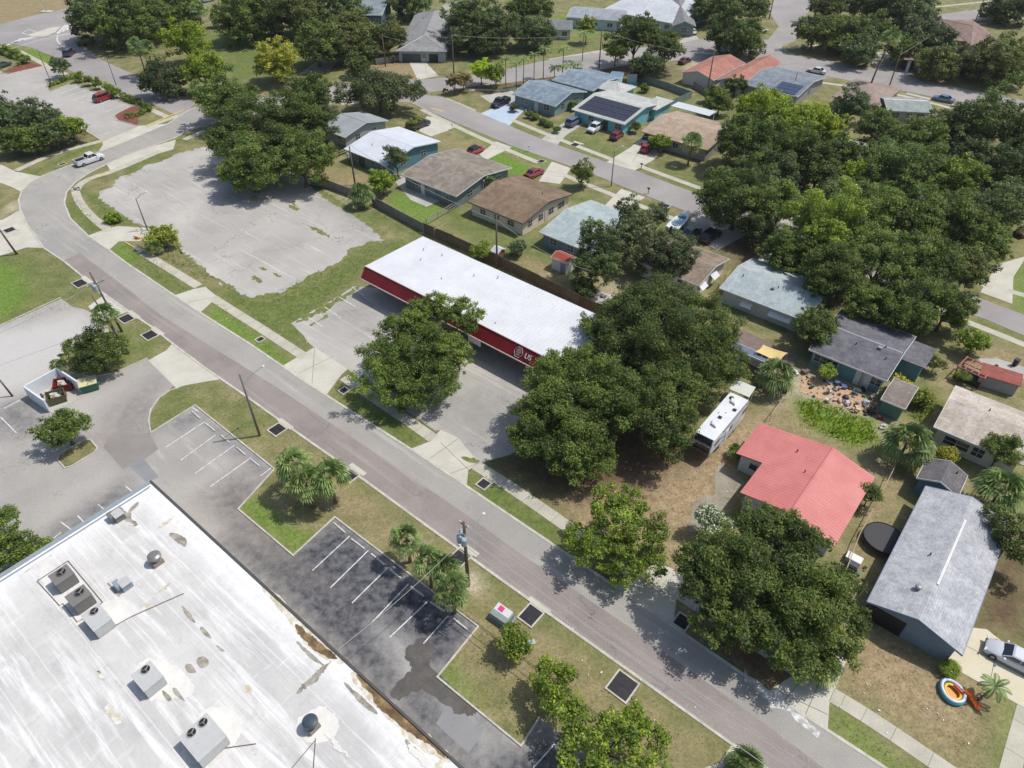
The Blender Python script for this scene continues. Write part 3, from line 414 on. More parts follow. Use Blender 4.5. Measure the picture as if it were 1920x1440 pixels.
def house(name,label,A,B_,C,ze=2.6,rise=1.2,roof='gable',ridge='x',rm=None,wm=None,oh=.5,free=False,wins=(),doors=(),cat='house',capm=None,vents=(),skew=None,fasc=None,base=0,group=None,awn=None):
    a=at(*A,ze);b=at(*B_,ze);c=at(*C,ze); ang=GA if not free else math.atan2((b-a).y,(b-a).x)
    if isinstance(free,float): ang=free
    ux=Vector((math.cos(ang),math.sin(ang),0)); uy=Vector((-ux.y,ux.x,0)); L=(b-a).dot(ux); Wd=(c-a).dot(uy)
    ctr=a+ux*L/2+uy*Wd/2; L=abs(L);Wd=abs(Wd)
    if ridge=='y': ang+=R(90); L,Wd=Wd,L
    root=thing(name,label,cat,(ctr.x,ctr.y,base),ang,group); root['dims']=(L,Wd); hx,hy=L/2-oh,Wd/2-oh; h=Wd/2; t=.16; ze-=base
    if roof=='gable':
        r=MB().extx([(-h,ze),(0,ze+rise),(h,ze),(h,ze-t),(0,ze+rise-t),(-h,ze-t)],-L/2,L/2).build('roof',rm,root)
        zt=lambda y: ze-t-.004+(h-abs(y))/h*rise
        MB().extx([(-hy,0),(hy,0),(hy,zt(hy)),(0,zt(0)),(-hy,zt(hy))],-hx,hx).build('wall',wm,root)
        m=MB()
        for s in(-1,1): m.box((0,s*(h+.03),ze-.09),(L+.1,.05,.19))
        for s in(-1,1):
            for q in(-1,1): 
                p0=Vector((s*(L/2+.025),q*(h+.05),ze-.09));p1=Vector((s*(L/2+.025),0,ze+rise-.07)); m.add([p0+Vector((dx,0,dz)) for dx in(-.025,.025) for dz in(-.1,.1)]+[p1+Vector((dx,0,dz)) for dx in(-.025,.025) for dz in(-.1,.1)],[(0,1,3,2),(4,6,7,5),(0,4,5,1),(2,3,7,6),(0,2,6,4),(1,5,7,3)])
        m.build('fascia',fasc or white_m,root)
        if capm: MB().extx([(-.18,ze+rise-.05),(0,ze+rise+.05),(.18,ze+rise-.05)],-L/2+.2,L/2-.2).build('ridge_cap',capm,r)
    elif roof=='hip':
        rx=max(.3,L/2-h*.95); vs=[(-L/2,-h,ze),(L/2,-h,ze),(L/2,h,ze),(-L/2,h,ze),(-rx,0,ze+rise),(rx,0,ze+rise),(-L/2,-h,ze-t),(L/2,-h,ze-t),(L/2,h,ze-t),(-L/2,h,ze-t)]
        r=MB().add(vs,[(0,1,5,4),(1,2,5),(2,3,4,5),(3,0,4),(0,6,7,1),(1,7,8,2),(2,8,9,3),(3,9,6,0),(6,9,8,7)]).build('roof',rm,root)
        MB().box((0,0,(ze-t)/2-.002),(2*hx,2*hy,ze-t-.004)).build('wall',wm,root)
        if capm:
            m=MB(); m.tube([vs[4],vs[5]],.08,6)
            for i,j in((0,4),(1,5),(2,5),(3,4)): m.tube([vs[i],vs[j]],.07,6)
            m.build('ridge_cap',capm,r)
    else:
        r=MB().box((0,0,ze-.08),(L,Wd,.16)); r=r.build('roof',rm,root); MB().box((0,0,(ze-.16)/2-.002),(2*hx,2*hy,ze-.164)).build('wall',wm,root)
    for w_ in wins: win(root,w_[0],w_[1],w_[2],w_[3],w_[4] if len(w_)>4 else 1.0,hx,hy,awn=awn if len(w_)>5 else None)
    for sd,fx,ww,dm in doors:
        m=MB(); z=1.05
        if sd in 'sn': m.box((fx*hx,(-1 if sd=='s' else 1)*(hy+.03),z),(ww,.07,2.1))
        else: m.box(((-1 if sd=='w' else 1)*(hx+.03),fx*hy,z),(.07,ww,2.1))
        dr=m.build('door' if ww<2.2 else 'garage_door',dm,root)
    for k,(fx,fy,kind) in enumerate(vents):
        z=ze+(rise*(1-abs(fy)) if roof!='flat' else 0); m=MB()
        if kind=='pipe': m.cyl((fx*L/2,fy*h,z-.1),.07,.45,8)
        elif kind=='box': m.box((fx*L/2,fy*h,z+.08),(.4,.4,.3)); m.box((fx*L/2,fy*h,z+.25),(.5,.5,.05))
        else: m.lathe((fx*L/2,fy*h,z-.1),[(.18,0),(.18,.35),(.3,.4),(.26,.6),(.05,.68)],12)
        m.build('roof_vent',black_m if kind=='pipe' else steel_m,r)
    root.pop('dims') if 'dims' in root else None
    return root,L,Wd,hx,hy,r
W3=lambda s,z=1.0:[(s,-.6,1.4,1.0,z),(s,.05,1.2,1.0,z),(s,.6,1.6,1.0,z)]
# south row, from the cross street down
H=house
dkd=plain('dark_door',S(70,74,80),.5); crd=plain('cream_door',S(206,200,184),.6)
H('house','grey-roofed house half hidden behind the big oak by the vacant lot',(600,240),(645,258),(735,228),rise=1.3,rm=seamroof('grey',S(150,156,158),S(172,178,180),.6),wm=wallm('grey',S(150,156,158)),wins=[('s',.5,1.4,1),('e',-.4,1.2,1),('e',.4,1.2,1)],capm=steel_m)
H('house','house with white ribbed metal roof and blue-teal walls behind the two bushy trees',(645,279),(727,309),(744,236),rise=1.25,rm=seamroof('white',S(205,210,218),S(222,226,232),.5),wm=wallm('teal_blue',S(84,124,136)),wins=W3('s')+[('e',-.4,1.4,1),('e',.4,1.4,1)],doors=[('s',-.3,1.8,dkd)],capm=white_m,vents=[(.2,-.3,'pipe'),(-.3,-.5,'pipe')])
H('house','slate-walled house with speckled brown-grey shingle roof beside the green lawn',(752,327),(851,370),(856,278),rise=1.2,rm=shingle('brown_grey',S(128,120,108),S(160,150,138)),wm=wallm('slate',S(108,122,122)),wins=W3('s')+[('e',-.5,1.5,1.0),('e',.1,1.0,1.0),('e',.6,1.5,1.0)],doors=[('s',-.3,1.0,white_m)])
H('house','beige house with plain brown shingle roof near the middle of the photo',(877,378),(975,423),(963,324),rise=1.25,rm=shingle('brown',S(120,102,82),S(146,126,104)),wm=wallm('beige',S(206,198,178)),wins=[('s',-.55,1.2,.9),('s',.0,1.0,.9),('s',.55,1.4,.9),('e',-.7,1.0,1.0),('e',-.25,1.2,1.0),('e',.2,1.4,1.0),('e',.65,1.8,1.0)],doors=[('e',-.02,.9,crd)],fasc=plain('brown_trim',S(96,80,68)),vents=[(.5,.3,'pipe')])
H('house','pale sea-green roofed house behind the dark narrow tree and red-topped shed',(1011,435),(1115,482),(1105,374),rise=1.2,rm=shingle('sea_green',S(158,172,172),S(180,192,190)),wm=wallm('blue_grey',S(110,128,138)),wins=W3('s')+[('e',.3,1.4,1.0)],vents=[(-.2,-.3,'pipe')])
aw=surf('white_awning',[(.3,S(214,216,216)),(.7,S(232,232,230))],scale=1,fine=5,fa=.05,coord='obj',lines=[(0,.3,.15,.85)])
H('house','taupe-roofed house with white window awnings between the big trees',(1195,490),(1306,540),(1372,487),rise=1.0,rm=shingle('taupe',S(128,112,98),S(158,142,126)),wm=wallm('white',S(214,212,204)),wins=[('e',-.75,1.6,1.1,.9,1),('e',.1,1.6,1.1,.9,1),('s',.5,1.6,1)],awn=aw,capm=plain('tan_cap',S(176,162,140)))
r7=H('house','long pale blue-grey roofed house with small white awnings over a covered patio',(1350,540),(1482,634),(1411,484),rise=1.15,rm=shingle('pale_blue',S(160,172,174),S(182,192,192)),wm=wallm('pale_grey',S(176,180,178)),wins=[('s',-.35,1.5,.9,.95,1),('s',.5,2.8,1.1,.9,1),('e',.2,1.4,1.0)],awn=aw,vents=[(.0,-.35,'box'),(.55,-.1,'box'),(.08,-.25,'pipe'),(-.75,-.3,'pipe')])
H('house','teal-walled house with patched dark grey shingle roof above the cluttered yard',(1517,655),(1658,722),(1571,577),rise=.8,rm=shingle('dark_grey',S(96,96,102),S(122,121,126)),wm=wallm('teal',S(92,134,136)),wins=[('s',-.75,1.6,1.0),('s',-.4,1.4,1.0),('s',.85,1.2,1.0)],doors=[('s',.42,1.2,white_m),('s',.58,1.2,white_m)],capm=plain('pale_cap',S(176,178,184)),vents=[(.45,-.15,'box'),(.55,-.05,'pipe'),(.7,-.4,'pipe'),(-.1,-.3,'pipe')])
for i in(0,): # east annex of the patched roof
    m=thing('house_annex','short dark grey lean-to roof stepping out towards the small grey shed','house',tuple(at(1700,690,0)),GA); MB().box((0,0,2.62),(4.2,5.6,.14),0,R(-3)).build('roof',_mc['shingle_dark_grey'],m); MB().box((0,0,1.2),(3.4,4.6,2.4)).build('wall',_mc['stucco_teal'],m)
H('storage_shed','small shed with brown-grey roof and green tarp wall in the cluttered yard',(1652,748),(1693,775),(1702,718),ze=2.3,rise=.5,rm=shingle('drab',S(122,112,104),S(146,136,126)),wm=wallm('tarp_green',S(86,120,112)),oh=.25,cat='shed')
H('storage_shed','white shed with rust-red roof beside the dark narrow tree',(1033,482),(1064,494),(1048,469),ze=2.1,rise=.5,rm=surf('rust_red',[(.3,S(150,70,56)),(.7,S(176,92,76))],scale=1,coord='obj'),wm=wallm('shed_white',S(204,208,206)),oh=.12,wins=(),doors=[('s',.5,.9,plain('grey_door',S(150,154,156)))],cat='shed')
H('storage_shed','tiny arched white garden shed by the store back fence',(920,470),(933,476),(930,459),ze=1.6,rise=.5,rm=plain('shed_tin',S(206,212,216),.5),wm=wallm('shed_red',S(120,80,66)),oh=.1,cat='shed')
H('storage_shed','dark grey gabled shed with blue walls behind the long grey shingle roof',(1719,896),(1797,930),(1740,859),ze=2.4,rise=.9,ridge='y',rm=shingle('shed_grey',S(98,96,98),S(120,117,118)),wm=wallm('shed_blue',S(92,112,130)),oh=.3,cat='shed',vents=[(.5,-.5,'pipe')])
H('house','long grey-shingled house with blue-grey gable facing the front lawn',(1626,1128),(1803,1232),(1725,906),ze=2.7,rise=1.3,ridge='y',rm=shingle('light_grey',S(164,166,170),S(192,193,195),.22),wm=wallm('blue',S(116,130,146)),capm=None,fasc=plain('blue_trim',S(120,136,156)),doors=[('w',.62,3.4,black_m)],vents=[(-.62,.25,'dome'),(-.1,.3,'pipe')])  # black slab for the open garage: its inner shade is put into the colour
r_=[o for o in sc.collection.objects if o.get('label','').startswith('long grey-shingled')][0]
MB().box((.6,-.25,4.0),(9.5,.22,.05),0,0.0).build('ridge_vent',white_m,r_)
H('house','beige pebble-shingled house at the right edge of the photo',(1751,800),(1920,872),(1784,720),ze=2.8,rise=1.2,rm=shingle('pebble',S(178,166,152),S(206,196,184)),wm=wallm('putty',S(182,178,166)),wins=[('s',-.45,2.6,1.1,.9),('s',.1,1.2,1.2,.9)],vents=[(-.1,.2,'pipe')])
# coral metal-roofed house (L shaped)
def coral():
    ze=2.7; rise=1.3; ang=R(50.4); o=at(1562,839,ze+rise); ux=Vector((math.cos(ang),math.sin(ang),0)); uy=Vector((-ux.y,ux.x,0))
    root=thing('house','coral-red ribbed metal roofed house beside the parked camper trailer','house',(o.x,o.y,0),ang)
    def lc(px,z=ze): p=at(*px,z)-Vector((o.x,o.y,0)); return p.dot(ux),p.dot(uy)
    h1=lc((1424,795))[1]; hr=-lc((1642,893))[1]; xi=lc((1430,870))[0]; h2=lc((1430,870))[1]; x2=min(lc((1570,1027))[0],lc((1395,933))[0]); xw=lc((1385,852))[0]
    rm=surf('metal_roof_coral',[(.3,S(196,116,112)),(.7,S(214,134,128))],scale=.4,fine=6,fa=.06,coord='obj',rough=.5,lines=[(0,.42,.3,.89)],bump=.45,streak=[((2.2,.12,1),S(180,112,104),.6,.8)],blotch=(.4,S(206,134,124),.5,.75)); wm=wallm('cool_white',S(190,194,196)); t=.14
    zl=lambda y: ze+rise*(1-abs(y)/h1) if y>0 else ze+rise*(1-abs(y)/hr)
    m=MB(); e=[(0,0),(0,h1),(xw,h1),(xw,h2),(x2,h2),(x2,0)]
    vs=[(x,y,zl(y)) for x,y in e]+[(x,y,zl(y)-t) for x,y in e]; n=6; fs=[(0,1,2,3),(0,3,4,5),(9,8,7,6),(11,10,9,6)]+[(i,(i+1)%n,n+(i+1)%n,n+i) for i in range(n)][::1]; m.add(vs,fs)
    vs=[(0,0,zl(0)),(x2,0,zl(0)),(x2,-hr,ze),(0,-hr,ze)]; vs+=[(a,b,c-t) for a,b,c in vs]; m.add(vs,[(0,1,2,3),(7,6,5,4),(0,4,5,1),(1,5,6,2),(2,6,7,3)])
    m.build('roof',rm,root)
    MB().extx([(-.2,zl(0)-.06),(0,zl(0)+.06),(.2,zl(0)-.06)],x2,0).build('ridge_cap',rm,root)
    wl=MB(); 
    wl.extx([(-hr+.5,0),(h2-.5,0),(h2-.5,zl(h2-.5)-t-.01),(0,zl(0)-t-.01),(-hr+.5,zl(-hr+.5)-t-.01)],x2+.5,-.5)
    wl.extx([(h2-.49,0),(h1-.5,0),(h1-.5,zl(h1-.5)-t-.01),(h2-.49,zl(h2-.49)-t-.01)],xw+.5,-.52); wl.build('wall',wm,root)
    f=MB(); f.box((xw+.47,(h1+h2)/2-.6,1.5),(.06,1.0,1.0)); fr=f.build('window',white_m,root); MB().box((xw+.43,(h1+h2)/2-.6,1.5),(.03,.85,.85)).build('pane',glass_m,fr)
    MB().box((x2+.46,h2*.4,1.2),(.06,4.2,2.1)).build('garage_door',plain('garage_grey',S(196,198,200)),root)
    g=MB(); g.cyl((xi*.45,h1*.35,zl(h1*.35)-.1),.07,.5,8); g.cyl((xi*.9,h1*.12,zl(h1*.12)-.1),.06,.45,8); g.build('roof_vent',plain('vent_red',S(150,60,56)),root)
coral()
# north row of the residential street
H('house','blue shingled house with cluttered garden behind the pale blue driveway',(960,176),(1033,203),(994,143),rise=1.5,rm=shingle('ocean',S(112,128,142),S(150,164,174)),wm=wallm('ocean_green',S(118,140,140)),wins=[('e',-.45,1.4,1.1),('e',.45,1.6,1.1),('s',-.5,2,1.2),('s',.6,1.6,1.2)],doors=[('s',.1,1,white_m)])
H('house','rear wing with blue mottled shingles behind the blue house',(1035,150),(1100,176),(1110,130),rise=.9,rm=_mc['shingle_ocean'],wm=_mc['stucco_ocean_green'],wins=[('e',0,1.4,1)])
r=H('house','turquoise house whose pale roof is covered by black solar panels',(1072,205),(1162,238),(1124,160),rise=1.3,rm=shingle('pale_stone',S(178,180,174),S(200,200,194)),wm=wallm('turquoise',S(112,176,182)),wins=[('e',-.5,1.4,1.1),('e',.4,1.6,1.1),('s',.8,1.6,1.1),('s',-.3,1.4,1.1)],doors=[('s',.3,1.2,dkd)])
L,Wd=r[1],r[2]; sp=plain('solar_glass',S(56,56,70),.25,spec=.6)
for k,(y0,y1) in enumerate(((.12,.38),(.4,.62),(.64,.88))):
    m=MB(); h=Wd/2; z=lambda f:2.6+1.3*(1-f)+.08
    for i in range(7):
        x0=-L/2+1+i*(L-1.6)/7; x1=x0+(L-1.6)/7-.05; m.add([(x0,-h*y0,z(y0)),(x1,-h*y0,z(y0)),(x1,-h*y1,z(y1)),(x0,-h*y1,z(y1)),(x0,-h*y0,z(y0)-.05),(x1,-h*y0,z(y0)-.05),(x1,-h*y1,z(y1)-.05),(x0,-h*y1,z(y1)-.05)],[(3,2,1,0),(4,5,6,7),(0,1,5,4),(1,2,6,5),(2,3,7,6),(3,0,4,7)])
    m.build('solar_panel',sp,r[0])
H('house_wing','square hipped pale roof wing behind the solar-panelled house',(1108,162),(1162,178),(1145,150),rise=1.0,roof='hip',rm=_mc['shingle_pale_stone'],wm=_mc['stucco_turquoise'],capm=white_m,cat='house')
H('house_wing','small hipped pale roof pavilion beside the green hedge fence',(1198,198),(1228,208),(1222,178),rise=.9,roof='hip',rm=_mc['shingle_pale_stone'],wm=_mc['stucco_turquoise'],capm=white_m,cat='house')
H('house','long tan-roofed house with a carport and a white car under it',(1202,246),(1322,285),(1240,200),rise=1.3,rm=shingle('tan',S(164,144,124),S(188,168,148)),wm=wallm('tan_w',S(150,146,138)),wins=W3('s'),doors=[('s',-.8,2.6,dkd)],fasc=plain('tan_trim',S(150,130,112)))
MBp=thing('patio_cover','flat white patio cover behind the long tan roof','patio cover',tuple(at(1300,205,2.5)[:2])+(0,),GA); MB().box((0,0,2.6),(9.5,3.4,.12)).build('roof',plain('patio_white',S(206,212,216)),MBp); m=MB(); [m.box((x,1.5,1.27),(.12,.12,2.54)) for x in(-4.4,0,4.4)]; m.build('post_frame',white_m,MBp)
H('house','terracotta-shingled house with plain pinkish gable wall',(1276,136),(1330,155),(1350,108),rise=1.3,rm=shingle('terracotta',S(162,112,98),S(186,132,116)),wm=wallm('pinkish',S(196,188,184)),ridge='y',wins=[('s',0,.8,.5,1.6)])
H('house','second terracotta roof wing running back towards the upper street',(1345,150),(1408,152),(1418,108),rise=1.3,rm=_mc['shingle_terracotta'],wm=_mc['stucco_pinkish'],ridge='y',wins=[('s',.3,1.4,1)])
r=H('house','grey-roofed house with blue-black solar panels beside the terracotta roofs',(1395,158),(1480,192),(1452,124),rise=1.2,rm=shingle('slate_grey',S(120,126,136),S(146,152,160)),wm=wallm('greyish',S(150,148,144)),capm=steel_m,wins=W3('s')+[('e',0,1.4,1)])
m=MB(); L,Wd=r[1],r[2]
for i in range(4):
    for j in range(3): x=L/2-5.6+i*1.35; m.box((x,-Wd/2+1.1+j*1.7,2.6+1.2*(1.1+j*1.7)/(Wd/2)+.12),(1.25,1.6,.06),0,math.atan2(1.2,Wd/2))
m.build('solar_panel',plain('solar_blue',S(60,74,100),.2,spec=.7),r[0])
H('house','light brown hip-roofed house below the parked white sedan',(1560,180),(1640,208),(1620,150),rise=1.3,roof='hip',rm=shingle('light_brown',S(146,130,118),S(168,150,138)),wm=wallm('lb',S(160,150,140)),wins=W3('s'))
H('house','small grey-green roofed house near the blue car on the upper street',(1664,207),(1745,205),(1700,183),rise=1.0,roof='gable',rm=shingle('grey_green',S(140,150,146),S(164,172,168)),wm=wallm('gg',S(160,162,160)),capm=white_m,free=R(-8),wins=W3('s'))
# upper streets
H('house','large grey hip-roofed house with wide garage and pale forked driveway',(742,96),(842,84),(790,24),ze=2.9,rise=2.2,roof='hip',ridge='y',rm=shingle('warm_grey',S(138,138,138),S(160,160,158)),wm=wallm('wgrey',S(150,158,162)),capm=steel_m,free=R(-2),oh=.6,doors=[('w',.45,5,dkd),('w',-.5,2.4,black_m)],wins=[('w',-.1,1.2,1.2)],vents=[(.4,.4,'box')])
H('house','blue-grey two-tone building partly cut by the top edge of the photo',(660,28),(715,30),(700,0),ze=4.5,rise=1.0,rm=shingle('bluegrey',S(120,130,136),S(150,160,166)),wm=wallm('deep_teal',S(62,92,104)),free=R(-2),wins=W3('s',2.4))
H('house','small white house with grey gable roof and one square window up top',(1030,55),(1073,57),(1062,38),ze=2.8,rise=1.0,rm=shingle('mid_grey',S(112,116,118),S(134,138,140)),wm=wallm('offwhite',S(196,200,192)),free=R(-3),wins=[('s',.4,1.4,1.1),('s',-.5,.9,1.1)])
H('house','house with pale blue walls and grey curved porch roof behind the palms',(1062,32),(1160,52),(1125,15),ze=3,rise=1.0,rm=shingle('cool_grey',S(140,146,152),S(170,176,182)),wm=wallm('ice_blue',S(176,190,204)),free=R(-15),wins=W3('s'))
H('house','long white-roofed house with grey roof panels at the top edge',(1130,18),(1235,58),(1180,-22),ze=3,rise=1.2,rm=shingle('whitish',S(184,190,194),S(206,210,212)),wm=wallm('ice2',S(168,184,194)),wins=[('s',-.6,1.4,1.2),('s',-.1,1.4,1.2),('s',.4,1.4,1.2),('s',.8,1.4,1.2)])
H('house','grey-roofed green house beside the white car on the upper driveway',(1262,48),(1305,50),(1290,4),ze=3,rise=1.3,ridge='y',rm=shingle('g2',S(120,120,122),S(146,146,146)),wm=wallm('sage',S(120,136,130)),free=R(-6),wins=[('w',0,1.8,1.4)],doors=[('s',0,2.4,dkd)])
H('house','brown-roofed house at the far top right behind the dark oaks',(1820,85),(1905,100),(1830,38),ze=3,rise=1.7,roof='hip',rm=shingle('rosy',S(136,112,104),S(164,140,130)),wm=wallm('rosyw',S(180,164,150)),free=R(-8),wins=W3('s'),capm=plain('rosy_cap',S(170,150,140)))
H('house','second brown hip roof glimpsed between the oaks at top right',(1755,75),(1815,82),(1790,48),ze=3,rise=1.3,roof='hip',rm=_mc['shingle_rosy'],wm=_mc['stucco_rosyw'],free=R(-8))
rr=thing('colonnade','long low house front with white pillars beneath the oaks at upper right','house',tuple(at(1792,140)[:2])+(0,),R(-16)); MB().box((0,2.2,1.4),(26,3,2.8)).build('wall',wallm('dark_porch',S(56,52,50)),rr); MB().box((0,1.2,2.95),(27,5.6,.25)).build('roof',_mc['shingle_rosy'],rr)
for i in range(9): MB().box((-12+i*3,-1.2,1.4),(.7,.4,2.8)).build('pillar',white_m,rr)
H('house','teal roof fragment showing between the tree crowns at right',(1712,372),(1750,380),(1740,352),rise=.8,rm=plain('teal_roof',S(96,148,140),.6),wm=wallm('t2',S(130,150,150)))
H('house','grey-roofed house mostly buried among the trees right of the street',(1570,285),(1640,318),(1600,262),rise=1,rm=shingle('buried_grey',S(130,130,128),S(156,154,150)),wm=_mc['stucco_greyish'],wins=W3('s'))
H('house','pale roof under the tall dark trees at the right edge',(1760,335),(1850,375),(1800,310),rise=1,rm=_mc['shingle_grey_green'],wm=_mc['stucco_gg'])
H('house','small white building behind the coral house fence near the trees',(1630,290),(1660,300),(1655,278),ze=2.4,rise=.6,rm=plain('tin_w',S(190,196,196),.5),wm=_mc['stucco_offwhite'])
# ---------------- strip store ----------------
def store():
    zr=4.6; zb=3.0; p0=at(684,499,zr); ang=GA; ux=Vector((math.cos(ang),math.sin(ang),0)); uy=Vector((-ux.y,ux.x,0))
    pb=at(1085,580,zr); D=(at(796,442,zr)-p0).dot(uy); L=(at(1150,614,zr)-p0).dot(ux)
    root=thing('strip_store','long single-storey store with white roof and dark red mansard front','store',(p0.x,p0.y,0),ang)
    rf=surf('white_roof_coating',[(.3,S(202,204,208)),(.7,S(222,223,225))],scale=.25,fine=6,fa=.05,det=8,coord='obj',speck=(2.2,S(196,200,206),.66),blotch=(.35,S(214,216,219),.45,.7),streak=[((.8,.08,1),S(200,202,205),.6,.78)])
    MB().add([(0,0,zr),(L,0,zr),(L,D,zr-.25),(0,D,zr-.25),(0,0,zr-.3),(L,0,zr-.3),(L,D,zr-.55),(0,D,zr-.55)],[(0,1,2,3),(7,6,5,4),(0,4,5,1),(1,5,6,2),(2,6,7,3),(3,7,4,0)]).build('roof',rf,root)
    rb=MB(); rnd=random.Random(4)
    for i in range(int((L-9)/.62)):
        x=9+i*.62; y0=.3+rnd.random()*.8; rb.add([(x,y0,zr-.25*y0/D+.001),(x+.09,y0,zr-.25*y0/D+.05),(x+.18,y0,zr-.25*y0/D+.001),(x,D-.4,zr-.249*(D-.4)/D),(x+.09,D-.4,zr-.2*(D-.4)/D),(x+.18,D-.4,zr-.249*(D-.4)/D)],[(0,3,4,1),(1,4,5,2),(0,1,2),(3,5,4)])
    rb.build('roof_ribs',rf,root)
    MB().box((L/2,D-.06,2.1),(L-.4,.2,4.1)).box((.3,D/2+.9,2.1),(.2,D-2.1,4.1)).box((L-.3,D/2+.9,2.1),(.2,D-2.1,4.1)).box((L/2,1.95,2.1),(L-.4,.2,4.1)).build('wall',wallm('tan_store',S(196,176,150)),root)
    red=surf('red_mansard',[(.3,S(118,26,34)),(.7,S(142,38,46))],scale=.6,fine=5,fa=.12,coord='obj',rough=.55,lines=[(0,.4,.12,.8)])
    MB().add([(0,0,zr-.02),(L,0,zr-.02),(L,-1.15,zb),(0,-1.15,zb),(0,1.9,zb),(L,1.9,zb),(0,.6,zr-.05),(L,.6,zr-.05)],[(0,3,2,1),(3,4,5,2),(0,6,4,3),(1,2,5,7)]).build('mansard',red,root)
    MB().box((L/2,-1.17,zb+.03),(L+.1,.08,.16)).box((L/2,.02,zr+.02),(L+.1,.14,.1)).build('fascia',plain('pale_fascia',S(214,196,186)),root)
    n=9
    for i in range(n):
        x=2.4+i*(L-3)/n
        f=MB().box((x+.6,1.82,1.55),(2.9,.08,1.9)).build('shop_window',plain('frame_dark',S(60,50,44)),root); MB().box((x+.6,1.77,1.6),(2.7,.03,1.7)).build('pane',glass_m,f)
        if i%2==1: MB().box((x+2.6,1.82,1.1),(.95,.1,2.2)).build('door',glass_m if i!=3 else white_m,root)
    MB().box((L/2,.1,.06),(L,3.4,.12)).build('walkway',conc2_m,root)
    MB().add([(24.6,-.62,zb+.55),(26.4,-.62,zb+.55),(26.4,-1.24,zb-.5),(24.6,-1.24,zb-.5)],[(0,3,2,1)]) 
    b=MB().box((at(931,665,3).x*0+22.6,-1.22,zb-.42),(2.2,.06,.95)); b.build('white_panel',white_m,root)
    # emblem and lettering on the mansard
    sl=math.atan2(1.15,zr-zb); M=Matrix.Translation((0,-.575,(zr+zb)/2))@Matrix.Rotation(R(90)-sl,4,'X')
    def onface(mb_,name,mat,xc,off=.05,par=None):
        for i,v in enumerate(mb_.v): mb_.v[i]=tuple(M@Vector((v[0]+xc,v[1],v[2]+off)))
        return mb_.build(name,mat,par or root)
    em=at(968,664,3.8); q=(em-p0).dot(ux)
    m=MB(); rr_=[(.62*math.cos(t)*(1+.06*math.cos(6*t)),.66*math.sin(t)*(1+.06*math.cos(6*t))) for t in [i*math.pi/16 for i in range(33)]]
    m.tube([(x,y,0) for x,y in rr_],.045,6); e=onface(m,'emblem',plain('emblem_pink',S(206,170,168)),q)
    m=MB(); m.box((-.02,.3,0),(.42,.3,.05)); m.box((0,-.02,0),(.62,.16,.05)); m.box((0,-.3,0),(.5,.2,.05)); m.box((.28,.18,0),(.1,.5,.05),.3); m.box((-.28,.18,0),(.1,.5,.05),-.3); onface(m,'emblem_device',plain('emblem_grey',S(168,160,158)),q,.04)
    cu=bpy.data.curves.new('sign_letters','FONT'); cu.body='US'; cu.size=.95; cu.extrude=.04; cu.align_x='LEFT'; to=bpy.data.objects.new('t',cu); sc.collection.objects.link(to); dg=bpy.context.evaluated_depsgraph_get(); me=bpy.data.meshes.new_from_object(to.evaluated_get(dg)); bpy.data.objects.remove(to)
    me.transform(M@Matrix.Translation((q+1.0,-.3,.06))); me.materials.clear(); me.materials.append(white_m); o=bpy.data.objects.new('sign_letters',me); sc.collection.objects.link(o); o.parent=root
    v=MB()
    for x,y in((3.2,D*.75),(5,D*.55),(6.5,D*.8),(14,D*.7),(19,D*.3),(24,D*.12),(11,D*.4),(17,D*.85)): v.cyl((x,y,zr-.2),.07,.4,8)
    v.build('roof_vent',steel_m,root)
    return root
store()
